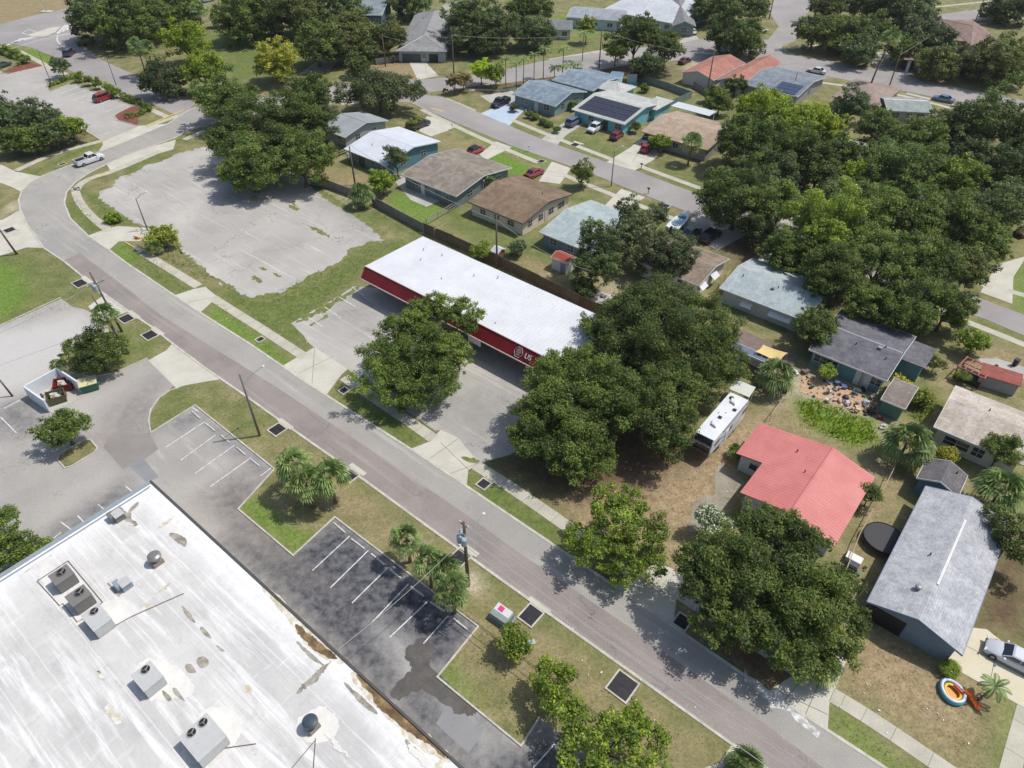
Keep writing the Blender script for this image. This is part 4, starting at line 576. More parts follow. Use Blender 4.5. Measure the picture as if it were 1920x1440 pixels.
# ---------------- market building with the large white roof ----------------
def market():
    z=5.2; p0=at(283,905,z); ux=Vector((math.cos(GA),math.sin(GA),0)); uy=Vector((-ux.y,ux.x,0)); L=62; D=46
    root=thing('market_building','huge flat stained white roof of the shopping building at bottom left','building',(p0.x,p0.y,0),GA)
    rf=surf('stained_white_roof',[(.3,S(186,184,181)),(.5,S(202,200,196)),(.7,S(217,215,210))],scale=.16,fine=3.5,fa=.07,det=11,coord='obj',blotch=(.45,S(176,174,172),.58,.8),lines=[(1,(3.1,.2),.03,1.25),(1,(3.1,.9),.012,.86),(0,(9.7,.4),.007,1.15)],streak=[((.09,1.1,1),S(236,235,232),.5,.66),((.35,.5,1),S(188,186,182),.56,.74),((.12,2.2,1),S(176,172,164),.66,.8),((1.1,.16,1),S(224,223,220),.6,.75)],bump=.15,
        attrs=[('edge',[S(226,226,224),S(238,238,236)],.8,.8)])
    P=[p0,p0+ux*L,p0+ux*L-uy*D,p0-uy*D]
    sheet('roof',P,rf,z-.001,kind=None,world=True,res=1.5,paint=None)
    ro=bpy.context.scene.collection.objects[-1] if False else None
    o=[x for x in sc.collection.objects if x.name.startswith('roof') and x.parent is None][-1]
    me=o.data; T=Matrix.Translation((p0.x,p0.y,0))@Matrix.Rotation(GA,4,'Z'); me.transform(T.inverted()); o.parent=root
    n=len(me.vertices); co=np.zeros(n*3); me.vertices.foreach_get('co',co); X=co[0::3];Y=-co[1::3]; dd=np.minimum(X,Y); a=me.attributes.new('edge','FLOAT','POINT'); a.data.foreach_set('value',np.clip(1.2-dd/2.6,0,1).astype(np.float32))
    MB().prism([(.25,-.25),(L-.25,-.25),(L-.25,-D+.25),(.25,-D+.25)],0,z-.12).build('wall',wallm('market',S(190,186,176)),root)
    e=MB(); e.box((L/2,.06,z+.02),(L+.3,.2,.24)); e.build('parapet_trim',plain('dark_edge',S(84,80,76)),root)
    e=MB(); e.box((-.1,-D/2,z-.02),(.45,D,.2)); e.box((.5,-D/2-.2,z+.03),(.12,D-.6,.1)); e.build('gutter',plain('slate_gutter',S(150,160,168),.5),root)
    def st(px): q=at(*px,z)-p0; return Vector((q.x*ux.x+q.y*ux.y, q.x*uy.x+q.y*uy.y,0))
    brown=surf('ponding_stain',[(.32,S(92,76,54)),(.5,S(126,104,74)),(.66,S(164,138,98))],scale=1.2,fine=3,fa=.35,coord='obj',bump=.2); rim=surf('stain_rim',[(.4,S(196,184,158)),(.6,S(226,222,212))],scale=1.5,fine=4,fa=.12,coord='obj'); grim=surf('grime',[(.35,S(136,130,116)),(.65,S(180,174,162))],scale=1.4,fine=3,fa=.3,coord='obj'); fresh=surf('fresh_coating',[(.3,S(216,213,206)),(.7,S(230,228,221))],scale=.9,fine=4,fa=.08,coord='obj')
    def stain(poly,m,dz,amp=.1,nm='roof_stain'):
        Q=softpoly([st(p) for p in poly]); Q=ragged(Q,.18,amp*.35,len(poly)); sheet(nm,Q,m,z+dz,kind=None,world=True,parent=root)
    for a in [[(340,985),(300,985),(330,1010),(360,1030)],[(255,1240),(300,1232),(350,1260),(370,1300),(320,1315),(240,1310)],[(370,1335),(420,1320),(460,1350),(440,1400),(370,1440),(330,1420)],[(560,1340),(620,1320),(640,1370),(600,1400),(550,1380)],[(180,1130),(230,1120),(260,1150),(210,1180)],[(60,1062),(100,1052),(125,1110),(160,1170),(140,1175),(90,1110)]]: stain(a,fresh,.008,.15,'coating_patch')
    for a in [[(478,1092),(520,1110),(560,1160),(620,1218),(650,1242),(632,1246),(580,1220),(540,1160)],[(655,1255),(690,1275),(760,1340),(810,1385),(855,1425),(835,1430),(780,1400),(740,1360),(690,1310),(662,1280)]]: stain(a,rim,.012,.12)
    for a in [[(550,1165),(580,1188),(640,1238),(622,1236),(590,1222),(560,1190)],[(665,1260),(690,1278),(730,1315),(790,1368),(845,1420),(836,1424),(800,1392),(770,1378),(730,1345),(700,1318),(696,1300),(672,1278)]]: stain(a,brown,.016,.1)
    for a in [[(640,1275),(660,1290),(700,1325),(712,1342),(690,1332),(662,1305)],[(757,1382),(775,1398),(805,1428),(795,1432),(765,1408)],[(550,1195),(580,1222),(615,1252),(605,1250),(570,1225)],[(338,1132),(352,1145),(370,1168),(362,1168),(344,1148)],[(375,1172),(400,1195),(395,1200),(375,1182)],[(400,1205),(425,1222),(415,1222)],[(365,1235),(385,1228),(395,1245),(375,1256)],[(345,1245),(360,1245),(372,1262),(352,1262)],[(325,1285),(352,1318),(340,1312),(322,1296)],[(305,1290),(325,1312),(315,1316),(303,1300)],[(200,1090),(228,1116),(222,1120),(204,1098)],[(238,958),(258,940),(262,944),(244,962)],[(310,996),(350,1005),(350,1028),(335,1020)]]: stain(a,grim,.018,.06)
    rg=random.Random(21)
    for i in range(34):
        x=rg.uniform(1,52); y=-rg.uniform(1,30); l=rg.uniform(.5,2.6); w_=rg.uniform(.12,.35); c=Vector((x,y,0)); ax=Vector((1,0,0)) if rg.random()<.7 else Vector((0,1,0)); bx=Vector((-ax.y,ax.x,0))
        Q=softpoly([c-ax*l,c-ax*l*.3+bx*w_,c+ax*l*.4+bx*w_*.7,c+ax*l,c+ax*l*.2-bx*w_,c-ax*l*.5-bx*w_*.8],1); sheet('roof_stain',ragged(Q,.13,.055,i),[grim,rim,fresh,rim][i%4],z+.02+.0006*i,kind=None,world=True,parent=root)
    for a in [[(70,1090),(128,1052)],[(70,1090),(112,1136),(118,1132),(145,1167),(160,1158)],[(128,1052),(193,1130),(182,1138)],[(210,1177),(248,1156),(345,1113)],[(408,1405),(480,1395)],[(590,1390),(548,1440)],[(592,1385),(588,1440)],[(232,945),(282,912)]]:
        Q=[st(p)+Vector((0,0,z+.05)) for p in a]; MB().tube(Q,.035,5).build('roof_conduit',plain('conduit',S(120,112,104)),root)
    return root,z
mk,ZR=market()
# rooftop machinery: each unit stands on the roof
hv=plain('hvac_grey',S(196,197,194),.5); hvd=plain('hvac_dark',S(128,124,120),.6)
def acunit(label,px,L,W,Hh,fans,m,name='air_conditioner',rz=GA,coil=False):
    p=at(*px,ZR+Hh); r=thing(name,label,'air conditioner',(p.x,p.y,ZR),rz,'rooftop air conditioning units')
    c=MB(); c.box((0,0,.12),(L*.96,W*.96,.2)); c.box((0,0,.22+(Hh-.22)/2),(L,W,Hh-.22)); c.box((0,0,Hh+.02),(L+.06,W+.06,.05)); c.build('cabinet',m,r)
    for fx,fy,fr in fans:
        o=MB().lathe((fx,fy,Hh+.04),[(fr,0),(fr,.1),(fr*.92,.1),(fr*.92,.01)],20).build('fan_ring',m,r); b=MB(); b.cyl((fx,fy,Hh+.06),fr*.9,.012,20); b.build('fan_well',black_m,o)
        b=MB(); b.cyl((fx,fy,Hh+.075),fr*.22,.05,10); [b.box((fx+fr*.5*math.cos(t),fy+fr*.5*math.sin(t),Hh+.09),(fr*.75,fr*.22,.02),t,.4) for t in [k*2.094 for k in range(3)]]; b.build('fan_blade',hvd,o)
    g=MB()
    for i in range(9): g.box((-L*.4+i*L*.1,-W/2-.012,Hh*.55),(L*.07,.02,Hh*.6))
    g.build('grille',hvd,r)
    return r
acunit('square grey unit with one round fan, uppermost of the row near the left roof edge',(115,1078),1.5,1.6,1.3,[(-.2,.1,.42)],hvd)
acunit('dark-grilled square unit with one fan, middle of the row near the left roof edge',(147,1117),1.5,1.6,1.3,[(-.2,.2,.42)],hvd)
acunit('pale unit with one fan, lowest of the row near the left roof edge',(181,1158),2.2,1.5,1.2,[(-.65,.15,.38)],hv)
acunit('pale unit with one round fan standing alone in the middle of the white roof',(276,1268),2.0,1.6,1.2,[(-.55,.2,.38)],hv)
acunit('largest pale unit with two fans near the bottom of the white roof',(380,1382),2.6,2.3,1.3,[(-.85,.6,.36),(-.85,-.35,.36)],hv)
def duct(label,px,kind):
    p=at(*px,ZR+.8); r=thing('roof_fan','','fan',(p.x,p.y,ZR),GA); tag(r,label,'exhaust fan')
    if kind=='box': MB().box((0,0,.4),(.9,.9,.8)).box((-.3,-.5,.55),(.9,.5,.5)).build('hood',hvd if px[0]<225 else plain('duct_blue',S(150,164,172),.5),r); MB().box((.1,.0,.83),(1.0,.9,.05)).build('lid',hv,r)
    else:
        MB().box((0,0,.25),(.95,.95,.5)).build('curb_box',plain('fan_curb',S(150,138,126)),r); MB().lathe((0,0,.5),[(.42,0),(.46,.35),(.6,.4),(.58,.6),(.4,.72),(.1,.76)],22).build('cowl',plain('cowl_'+kind,S(84,98,106) if kind=='dark' else S(150,150,146),.35,metal=.4),r)
duct('boxy metal vent hood near the top corner of the white roof',(219,962),'box'); duct('blue-grey angled duct box on the white roof',(232,1090),'box'); duct('pale mushroom-shaped exhaust fan near the top of the white roof',(290,1045),'pale'); duct('dark domed exhaust fan near the wire anchors at the bottom of the white roof',(582,1355),'dark')
# ---------------- trees ----------------
OAK=leafmat('oak_leaves',S(59,73,38),S(93,109,54),S(130,145,75),.36)
MID=leafmat('green_leaves',S(75,93,40),S(113,135,56),S(152,171,78),.4)
BRI=leafmat('bright_leaves',S(114,141,39),S(165,185,54),S(205,219,82),.45)
OLI=leafmat('olive_leaves',S(80,88,47),S(117,122,66),S(150,153,90),.38)
YEL=leafmat('yellow_green_leaves',S(116,120,39),S(168,165,60),S(205,197,91),.4)
DUL=leafmat('grey_green_leaves',S(65,79,54),S(95,114,75),S(128,144,98),.36)
PAL=leafmat('palm_leaves',S(75,94,47),S(120,143,81),S(169,186,116),.2)
PALY=leafmat('palm_leaves_yellow',S(120,116,50),S(160,154,76),S(188,180,110),.2)
ORA=leafmat('russet_leaves',S(120,100,56),S(156,130,76),S(178,152,100),.25)
FLO=leafmat('white_blossom',S(180,182,172),S(206,206,196),S(226,226,218),.2)
DRYF=leafmat('dry_fronds',S(132,112,70),S(168,146,98),S(190,172,126),.15)
BARK=surf('bark',[(.3,S(84,74,64)),(.7,S(126,116,104))],scale=2,fine=7,fa=.3,coord='obj',bump=.5)
PBARK=surf('palm_bark',[(.3,S(112,98,82)),(.7,S(150,138,120))],scale=2,fine=5,fa=.3,coord='obj',lines=[(2,.3,.3,.7)])
def quadmesh(name,C,Nn,U,sx,sy,tint,mat,midx=None,mats=None,fold=.0):
    n=len(C); V_=np.cross(Nn,U); V_/=np.linalg.norm(V_,axis=1)[:,None]+1e-9
    a=C-U*sx[:,None]; b=C+V_*sy[:,None]-Nn*fold*sy[:,None]; c=C+U*sx[:,None]; d_=C-V_*sy[:,None]-Nn*fold*sy[:,None]
    co=np.stack([a,b,c,d_],1).reshape(-1)
    me=bpy.data.meshes.new(name); me.vertices.add(4*n); me.vertices.foreach_set('co',co)
    me.loops.add(4*n); me.loops.foreach_set('vertex_index',np.arange(4*n)); me.polygons.add(n); me.polygons.foreach_set('loop_start',np.arange(n)*4)
    at_=me.attributes.new('tint','FLOAT','FACE'); at_.data.foreach_set('value',tint.astype(np.float32))
    for m in (mats or [mat]): me.materials.append(m)
    if midx is not None: me.polygons.foreach_set('material_index',midx)
    me.update(); return me
def unit(rs,n): v=rs.normal(size=(n,3)); return v/np.linalg.norm(v,axis=1)[:,None]
def crownmesh(name,blobs,leaf,mat,seed,dens=1.0,rc=None,mats=None,frac2=0,gap=.12,droop=0):
    rs=np.random.RandomState(seed); Cs=[];Ns=[];Ts=[];cl=[]
    for bx,by,bz,br,bh in blobs:
        bt=rs.uniform(-.2,.2)
        r_=rc or max(.4,min(.95,br*.19)); k=max(6,int(3.4*(br*br+2*br*bh)/3/(r_*r_)*.8)); dd=unit(rs,k*2); dd=dd[dd[:,2]>-.8][:k]; k=len(dd)
        lump=1+.16*np.sin(dd[:,0]*3.1+seed)+.14*np.sin(dd[:,1]*4.3+seed*2)+.1*np.sin(dd[:,2]*5+dd[:,0]*6+seed)
        rad=(rs.rand(k)**.32)*lump; keep=rs.rand(k)>gap; dd=dd[keep];rad=rad[keep];k=len(dd)
        P=np.stack([bx+dd[:,0]*br*rad,by+dd[:,1]*br*rad,bz+dd[:,2]*bh*rad],1); R_=r_*(.5+.95*rs.rand(k))
        for i in range(k):
            n=int(dens*6.6*(R_[i]/leaf)**2); u=unit(rs,n); u[:,2]=u[:,2]*.9+.12; rr=R_[i]*(.3+.95*rs.rand(n)**.7)*np.where(rs.rand(n)<.06,1.35,1)
            c=P[i]+u*rr[:,None]*np.array([1,1,.72]); c[:,2]-=droop*rs.rand(n)*R_[i]
            nn=u*.75+.8*unit(rs,n)+np.array([0,0,.65]); nn/=np.linalg.norm(nn,axis=1)[:,None]
            Cs.append(c);Ns.append(nn); t=.5+bt+.17*rs.randn()+.18*rs.randn(n); Ts.append(t); cl.append((P[i],R_[i]))
    C=np.concatenate(Cs);Nn=np.concatenate(Ns);T=np.clip(np.concatenate(Ts),0,1); n=len(C)
    U=np.cross(Nn,unit(rs,n)); U/=np.linalg.norm(U,axis=1)[:,None]+1e-9
    s=leaf*(.55+.8*rs.rand(n)); mi=None
    if mats: mi=(rs.rand(n)<frac2).astype(np.int32)
    return quadmesh(name,C,Nn,U,s,s*.52,T,mat,mi,mats,fold=.25),cl
def trunkmesh(name,h,r,tips,seed,mat=None,multi=1):
    rnd=random.Random(seed); m=MB()
    fork=h*.38
    for q in range(multi):
        ox,oy=(rnd.uniform(-.35,.35)*multi,rnd.uniform(-.35,.35)*multi) if multi>1 else (0,0)
        m.tube([(ox*.4,oy*.4,-.1),(ox*.45,oy*.4,.4),(ox*.7,oy*.7,fork*.6),(ox,oy,fork)],[r*1.5/multi**.5,r/multi**.5,r*.85/multi**.5,r*.75/multi**.5],8)
    for tx,ty,tz in tips:
        mid=Vector((tx*.45+rnd.uniform(-.4,.4),ty*.45+rnd.uniform(-.4,.4),fork+(tz-fork)*.5)); m.tube([(0,0,fork*.85),mid,(tx,ty,tz)],[r*.5,r*.3,r*.08],6)
        for k in range(2): e=mid.lerp(Vector((tx,ty,tz)),.5)+Vector((rnd.uniform(-1,1),rnd.uniform(-1,1),rnd.uniform(.2,1)))*max(.5,h*.1); m.tube([mid,e],[r*.2,r*.05],5)
    me=bpy.data.meshes.new(name); me.from_pydata(m.v,[],m.f); me.materials.append(mat or BARK); me.polygons.foreach_set('use_smooth',[True]*len(me.polygons)); me.update(); return me
def addobj(name,me,parent): o=bpy.data.objects.new(name,me); sc.collection.objects.link(o); o.parent=parent; return o
_tn=[100]
def tree(label,u,v,rp,mat=None,h=None,asp=.85,name='oak_tree',group=None,blobs=None,leaf=None,seed=None,gap=.12,dens=1.0,multi=1,frac=None,sx=1,base=None,cat='tree',droop=0,bark=None,rc=None,low=.3):
    """u,v: photo pixel of the crown centre; rp: crown radius in photo px; base: pixel of the trunk foot if seen"""
    _tn[0]+=1; seed=seed or _tn[0]; Rm=rp*mpp(u,v,4); zc=h*.56 if h else Rm*(asp+low)+.6
    if base: b=at(*base); c=Vector((0,0,0)); 
    Rm=rp*mpp(u,v,zc); c=at(u,v,zc); bh=Rm*asp
    if base: 
        f=Vector((b.x,b.y,0)); off=(c.x-b.x,c.y-b.y)
        if math.hypot(*off)>Rm*1.1: off=(0,0); 
    else: f=Vector((c.x,c.y,0)); off=(0,0)
    dist=math.hypot(c.x,c.y,60); leaf=leaf or max(.13,min(.36,dist*.00132)); 
    if Rm<1.6: leaf=min(leaf,Rm*.13)
    rs=random.Random(seed)
    if blobs: B=[(bx*mpp(u,v,zc)+off[0],by*mpp(u,v,zc)+off[1],zc+bz,br*mpp(u,v,zc),br*mpp(u,v,zc)*asp) for bx,by,bz,br in blobs]
    else:
        B=[(off[0],off[1],zc,Rm*.82*sx,bh*.95)]
        for k in range(5): a=k*1.2566+rs.uniform(-.5,.5)+seed; q=rs.uniform(.45,.62)*Rm; rr=Rm*rs.uniform(.4,.55); B.append((off[0]+q*math.cos(a)*sx,off[1]+q*math.sin(a),zc+rs.uniform(-.25,.3)*bh,rr,rr*.75))
    mt=mat or OAK; kw={}
    if frac: kw=dict(mats=[mt,frac[0]],frac2=frac[1])
    me,cl=crownmesh('crown',B,leaf,mt,seed,dens=dens,gap=gap,droop=droop,rc=rc,**kw)
    root=thing(name,label,cat,(f.x,f.y,0),0,group); addobj('crown',me,root)
    if Rm>1.1 or name!='shrub':
        tips=[tuple(cl[int(i)][0]) for i in np.linspace(0,len(cl)-1,8 if Rm>3 else 5)]
        addobj('trunk',trunkmesh('trunk',zc+bh*.2,max(.07,Rm*.055),tips,seed,bark,multi),root)
    return root
def fanpalm_meshes(seed,nf,fr,mat_i=.12,spread=1.0):
    rs=np.random.RandomState(seed); C=[];N_=[];U_=[];SX=[];SY=[];T=[];MI=[]
    for k in range(nf):
        az=rs.rand()*2*math.pi; el=math.radians(80-115*(k/nf)**.85*spread+rs.randn()*8); d_=np.array([math.cos(az)*math.cos(el),math.sin(az)*math.cos(el),math.sin(el)]); pet=fr*(.42+.12*rs.rand()); hub=d_*pet
        side=np.cross(d_,[0,0,1.0]); side/=np.linalg.norm(side)+1e-9; upv=np.cross(side,d_); t=.5+.2*rs.randn(); old=k>nf*.82 and rs.rand()<mat_i*4
        C.append(hub*.5);N_.append(upv);U_.append(d_);SX.append(pet*.5);SY.append(.03);T.append(t);MI.append(int(old))
        for j in range(15):
            an=math.radians(-105+15*j); dr=d_*math.cos(an)+side*math.sin(an); ln=fr*.62*(.75+.25*math.cos(an))*(.85+.3*rs.rand()); dr=dr+np.array([0,0,-.2-.15*rs.rand()]); c1=hub+dr*ln*.5*.9; 
            C.append(hub+dr*ln*.27);N_.append(upv+side*.25*math.sin(an));U_.append(dr);SX.append(ln*.3);SY.append(.055*fr);T.append(t+.1*rs.randn());MI.append(int(old))
            d2=dr+np.array([0,0,-.75-.5*rs.rand()]); d2/=np.linalg.norm(d2); C.append(hub+dr*ln*.5+d2*ln*.24);N_.append(upv+np.array([0,0,.2]));U_.append(d2);SX.append(ln*.28);SY.append(.035*fr);T.append(t+.1);MI.append(int(old))
    f=lambda a:np.array(a,float); N2=f(N_); N2/=np.linalg.norm(N2,axis=1)[:,None]; U2=f(U_); U2/=np.linalg.norm(U2,axis=1)[:,None]
    return quadmesh('crown',f(C),N2,U2,f(SX),f(SY),np.clip(f(T),0,1),None,np.array(MI,np.int32),[PAL,PALY])
def feather_mesh(seed,nf,fr,mats=None):
    rs=np.random.RandomState(seed); C=[];N_=[];U_=[];SX=[];SY=[];T=[]
    for k in range(nf):
        az=k*2.399+rs.rand()*.3; el=math.radians(70-60*(k/nf)); t0=.5+.15*rs.randn(); p=np.zeros(3); e=el
        for j in range(12):
            d_=np.array([math.cos(az)*math.cos(e),math.sin(az)*math.cos(e),math.sin(e)]); side=np.array([-math.sin(az),math.cos(az),0]); q=p+d_*fr/12; up=np.cross(d_,side)
            ll=fr*.24*math.sin(math.pi*(j+1.2)/14)
            for s in(-1,1):
                dr=side*s*.85+d_*.5+np.array([0,0,-.3]); dr/=np.linalg.norm(dr)
                for o in(.0,.5): C.append(p+(q-p)*o+dr*ll*.5);N_.append(np.cross(dr,d_)*s);U_.append(dr);SX.append(ll*.5);SY.append(.022*fr);T.append(t0+.1*rs.randn())
            C.append((p+q)/2);N_.append(up);U_.append(d_);SX.append(fr/22);SY.append(.03);T.append(.9); p=q; e-=math.radians(9)
    f=lambda a:np.array(a,float); N2=f(N_); N2/=np.linalg.norm(N2,axis=1)[:,None]+1e-9; U2=f(U_)
    return quadmesh('crown',f(C),N2,U2,f(SX),f(SY),np.clip(f(T),0,1),None,None,mats or [PAL])
def palm(label,u,v,h,fr,nf=34,kind='fan',seed=1,lean=(0,0),dense=1,tr=.16,yel=.12,group=None,spread=1,name='palm_tree'):
    """u,v: photo pixel of the crown hub; h: hub height in metres"""
    p=at(u,v,h); root=thing(name,label,'palm tree' if name=='palm_tree' else 'bush',(p.x-lean[0],p.y-lean[1],0),0,group)
    me=fanpalm_meshes(seed,nf,fr,yel,spread) if kind=='fan' else feather_mesh(seed,nf,fr)
    o=addobj('crown',me,root); o.location=(lean[0],lean[1],h)
    if h>.8:
        m=MB(); m.tube([(0,0,-.05),(lean[0]*.3,lean[1]*.3,h*.4),(lean[0],lean[1],h)],[tr*1.25,tr,tr*.9],9); m.build('trunk',PBARK,root,True)
    return root
T=tree
# big crowns in the middle
T('lopsided bright-topped oak overhanging the red store front, in the store parking lot',772,650,100,MID,h=9.5,seed=11,blobs=[(-2,-5,0,62),(42,20,-.3,48),(-50,-22,-1.2,46),(-40,-70,-1.5,50),(30,-62,-1.5,50),(62,-40,-1.2,36),(2,52,1.2,40),(70,-5,-.5,40),(-5,-92,-2.2,40),(45,88,2.6,27),(98,82,2.2,24),(120,66,1.8,17),(15,74,1.8,30),(72,62,1.6,24),(100,55,1,20),(-30,45,.6,34)],frac=(OAK,.35),dens=1.1)
T('huge rounded dark oak on the right behind the store, largest crown of the photo centre',1228,615,130,OAK,h=13,seed=12,blobs=[(-20,-10,0,92),(-80,28,-.8,54),(-88,-30,-1.5,44),(20,60,.5,62),(78,20,-.4,58),(110,-10,-1,50),(118,-60,-2,48),(40,-80,-2,66),(-30,-60,-1,60),(90,-90,-2.5,46),(-40,58,.2,48)],frac=(MID,.4),dens=1.0)
T('broad dark oak leaning over the store end and its driveway',1075,745,130,OAK,h=12,seed=13,blobs=[(-10,30,0,78),(-40,60,-.2,46),(10,85,.3,48),(55,30,.2,60),(-72,-10,-1,48),(-60,-70,-1.8,58),(-5,-40,-.8,70),(65,-30,-1,52),(-20,-105,-3,50),(30,-100,-3,46),(-90,-60,-2.5,34),(-36,100,.4,26)],frac=(MID,.5),dens=1.05)
T('dark oak between the camper trailer and the big central crowns',1212,760,85,OAK,h=10.5,seed=14,blobs=[(0,0,0,62),(45,-25,-.8,48),(60,30,.3,42),(30,-62,-1.8,44),(-30,20,.3,50),(85,45,.2,38),(10,45,.5,46)],frac=(MID,.35))
T('light green airy tree on the verge left of the big front oak',1158,992,92,MID,h=7.5,seed=15,blobs=[(0,10,0,52),(-48,-30,-.8,40),(45,-20,-.5,42),(-15,45,.6,36),(30,50,.6,34),(-72,-8,-1,26),(10,-62,-1.4,38),(60,-55,-1.4,28),(78,5,0,22)],frac=(BRI,.22),gap=.22)
T('very large oak over the sidewalk and coral roof, lower right',1440,1090,170,OAK,h=11,seed=16,blobs=[(0,0,0,95),(80,70,.8,55),(55,110,1.2,38),(-60,30,.2,66),(-110,0,-.4,46),(-130,45,.4,38),(70,-40,-.5,78),(125,-20,-1,50),(150,-60,-1.8,34),(30,-100,-2,62),(100,-100,-2.5,55),(-50,-70,-1.6,55),(-100,-60,-1.5,42),(-20,85,1,50),(10,130,1.6,30),(148,10,0,26)],frac=(MID,.45),dens=1.05)
T('flowering white-speckled shrub tree behind the big front oak',1332,975,32,MID,h=4.5,seed=17,frac=(FLO,.45))
T('green tree with bare pale branches at the bottom edge, right part',1138,1390,84,MID,h=7,seed=18,blobs=[(0,0,0,60),(55,20,.2,44),(70,-40,0,40),(-55,-10,-.2,40),(-10,-62,-.4,44),(20,-95,-.4,30),(-75,-60,-.5,26),(-60,40,0,26),(-82,58,0,18),(95,5,0,24)],gap=.36,frac=(BRI,.28))
T('bright green tree at the bottom centre beside the dark grate',1032,1288,46,MID,h=6,seed=19,blobs=[(0,0,0,36),(22,28,0,26),(-22,20,0,22),(10,-30,0,26),(-5,38,.2,20),(40,-40,0,20)],gap=.3,frac=(BRI,.35))
T('small fluffy green tree beside the white and pink utility box',962,1200,31,MID,h=4,seed=20,frac=(BRI,.3),droop=.3,gap=.4,cat='tree',name='young_tree')
T('wide spreading tree on the grass strip above the dumpsters',182,655,66,OAK,h=6,seed=21,asp=.5,blobs=[(0,0,0,44),(-40,-8,0,28),(38,0,0,26),(-10,22,0,26),(15,-22,0,30),(-55,20,0,16)],frac=(MID,.45),gap=.2)
T('round spiky-edged tree on the kerbed island of the lower left lot',118,800,56,MID,h=5.2,asp=.6,seed=22,blobs=[(0,0,0,36),(-32,-5,0,24),(28,8,0,24),(5,-20,0,26),(10,24,.2,20),(-20,14,0,18)],frac=(OAK,.4),gap=.2)
T('lush shrubbery with palm fronds against the market wall at the left edge',22,1010,52,MID,h=5,seed=23,blobs=[(0,0,0,34),(-30,40,.5,30),(30,-25,-.4,26),(-10,-50,-.8,36),(50,-5,-.6,20)],name='shrub',cat='bush',frac=(OAK,.5))
T('yellow-green bush by the street light at the vacant lot entrance',300,445,33,MID,h=3.6,seed=24,frac=(YEL,.45),name='shrub',cat='bush',blobs=[(0,0,0,20),(-12,15,.3,14),(14,14,.5,16),(20,-5,0,14),(-16,-12,-.2,13)])
# grove at the left edge
for i,(l,u,v,r_,m,f) in enumerate([('grey-green tree in the middle of the left grove beside the upper parking lot',70,222,42,DUL,(MID,.2)),('rounded tree at the left edge of the left grove',8,215,45,DUL,(OAK,.3)),('bright lime tree at the right end of the left grove',132,238,30,MID,(BRI,.5)),('lower tree of the left grove next to the sidewalk',20,262,32,OAK,(MID,.4)),('small tree filling the left grove near its right end',100,250,34,OAK,(DUL,.5)),('low leafy tree in the left grove above the pale sidewalk',55,262,30,MID,(OAK,.4))]): T(l,u,v,r_,m,h=7.5 if i<2 else 6,frac=f)
# upper left
T('dense dark oak beside the striped median at top left',192,34,66,OAK,h=11,frac=(DUL,.4)); T('dense dark oak behind the twin palms at top left',252,42,72,OAK,h=11,frac=(MID,.35)); T('dark oak at the top edge left of the tall palm',318,14,62,OAK,h=11,frac=(MID,.3))
T('lime-green crown standing above the crossroads trees',345,72,48,BRI,h=12,frac=(MID,.25),gap=.2); T('bright green tree above the rounded dark oak at the junction',378,128,42,BRI,h=10,frac=(MID,.4)); T('rounded dark oak with visible trunk at the road junction',302,150,44,DUL,h=7,base=(313,190),frac=(OAK,.5))
T('small thin tree on the hedge island of the upper parking lot',112,122,19,DUL,h=5.5,gap=.3,name='young_tree'); T('yellow-green topped tree left of the dark garden trees',520,112,48,YEL,h=10,frac=(MID,.3))
T('tall mixed green tree at the corner behind the vacant lot',425,180,62,MID,h=11,frac=(DUL,.3)); T('massive dark oak covering the corner of the vacant lot',500,235,98,OAK,h=13,seed=31,blobs=[(0,0,0,70),(-50,20,0,48),(40,40,.5,52),(60,-10,-.5,50),(30,-60,-2,52),(-20,-70,-2,50),(-70,-40,-1.5,40),(90,20,0,34)],frac=(MID,.45))
T('lower lobe of dark oak shading the vacant lot edge',470,312,66,OAK,h=9,frac=(MID,.3)); T('dark oak spreading right over the weedy back fence',565,300,60,OAK,h=9.5,frac=(MID,.3)); T('dark oak behind the vacant lot, next to the grey metal roof',575,185,55,OAK,h=11,frac=(MID,.4))
T('dense green oak at the top left of the upper street',468,34,68,OAK,h=11,frac=(MID,.45)); T('dark oak at the top edge left of the teal building',548,24,70,OAK,h=12,frac=(OLI,.3)); T('small round tree at the left of the sunlit top lawn',415,28,20,DUL,h=6,name='young_tree'); T('leafy dark oak with pale limbs above the upper street',592,78,52,OAK,h=11,frac=(MID,.3))
T('olive oak left of the big grey hip roof',648,72,56,OLI,h=10,frac=(OAK,.4)); T('narrow dark tree in front of the grey hip-roofed house',688,100,24,OAK,h=7.5,asp=1.0); T('olive round oak touching the grey hip roof',726,72,44,OLI,h=8.5,frac=(OAK,.4))
T('wide weeping oak between the cross street and the white metal roof',710,165,76,DUL,h=9.5,asp=.5,seed=33,frac=(OLI,.35),blobs=[(0,0,0,52),(-55,-5,0,34),(50,5,0,36),(20,25,0,36),(-20,22,0,36),(70,-12,-.4,24),(0,-25,-.6,40)],droop=.5)
T('very wide dark oak right of the grey hip-roofed house',905,52,78,OAK,h=10.5,frac=(DUL,.3)); T('dark oak at the left of the small white house',1002,60,42,DUL,h=8,frac=(OAK,.4)); T('dark tree at the top edge behind the wide oak',990,18,45,OAK,h=9,frac=(MID,.4)); T('shaded oak filling the gap above the pale forked path',640,20,52,OAK,h=11,frac=(DUL,.4)); T('low dark oak over the brown yard left of the grey hip roof',668,118,26,OAK,h=6,frac=(OLI,.3)); T('dark oak at the top between the teal building and the white fence',770,2,46,OAK,h=9,frac=(DUL,.3)); T('bright little tree left of the wide dark oak',860,20,16,MID,h=6,name='young_tree')
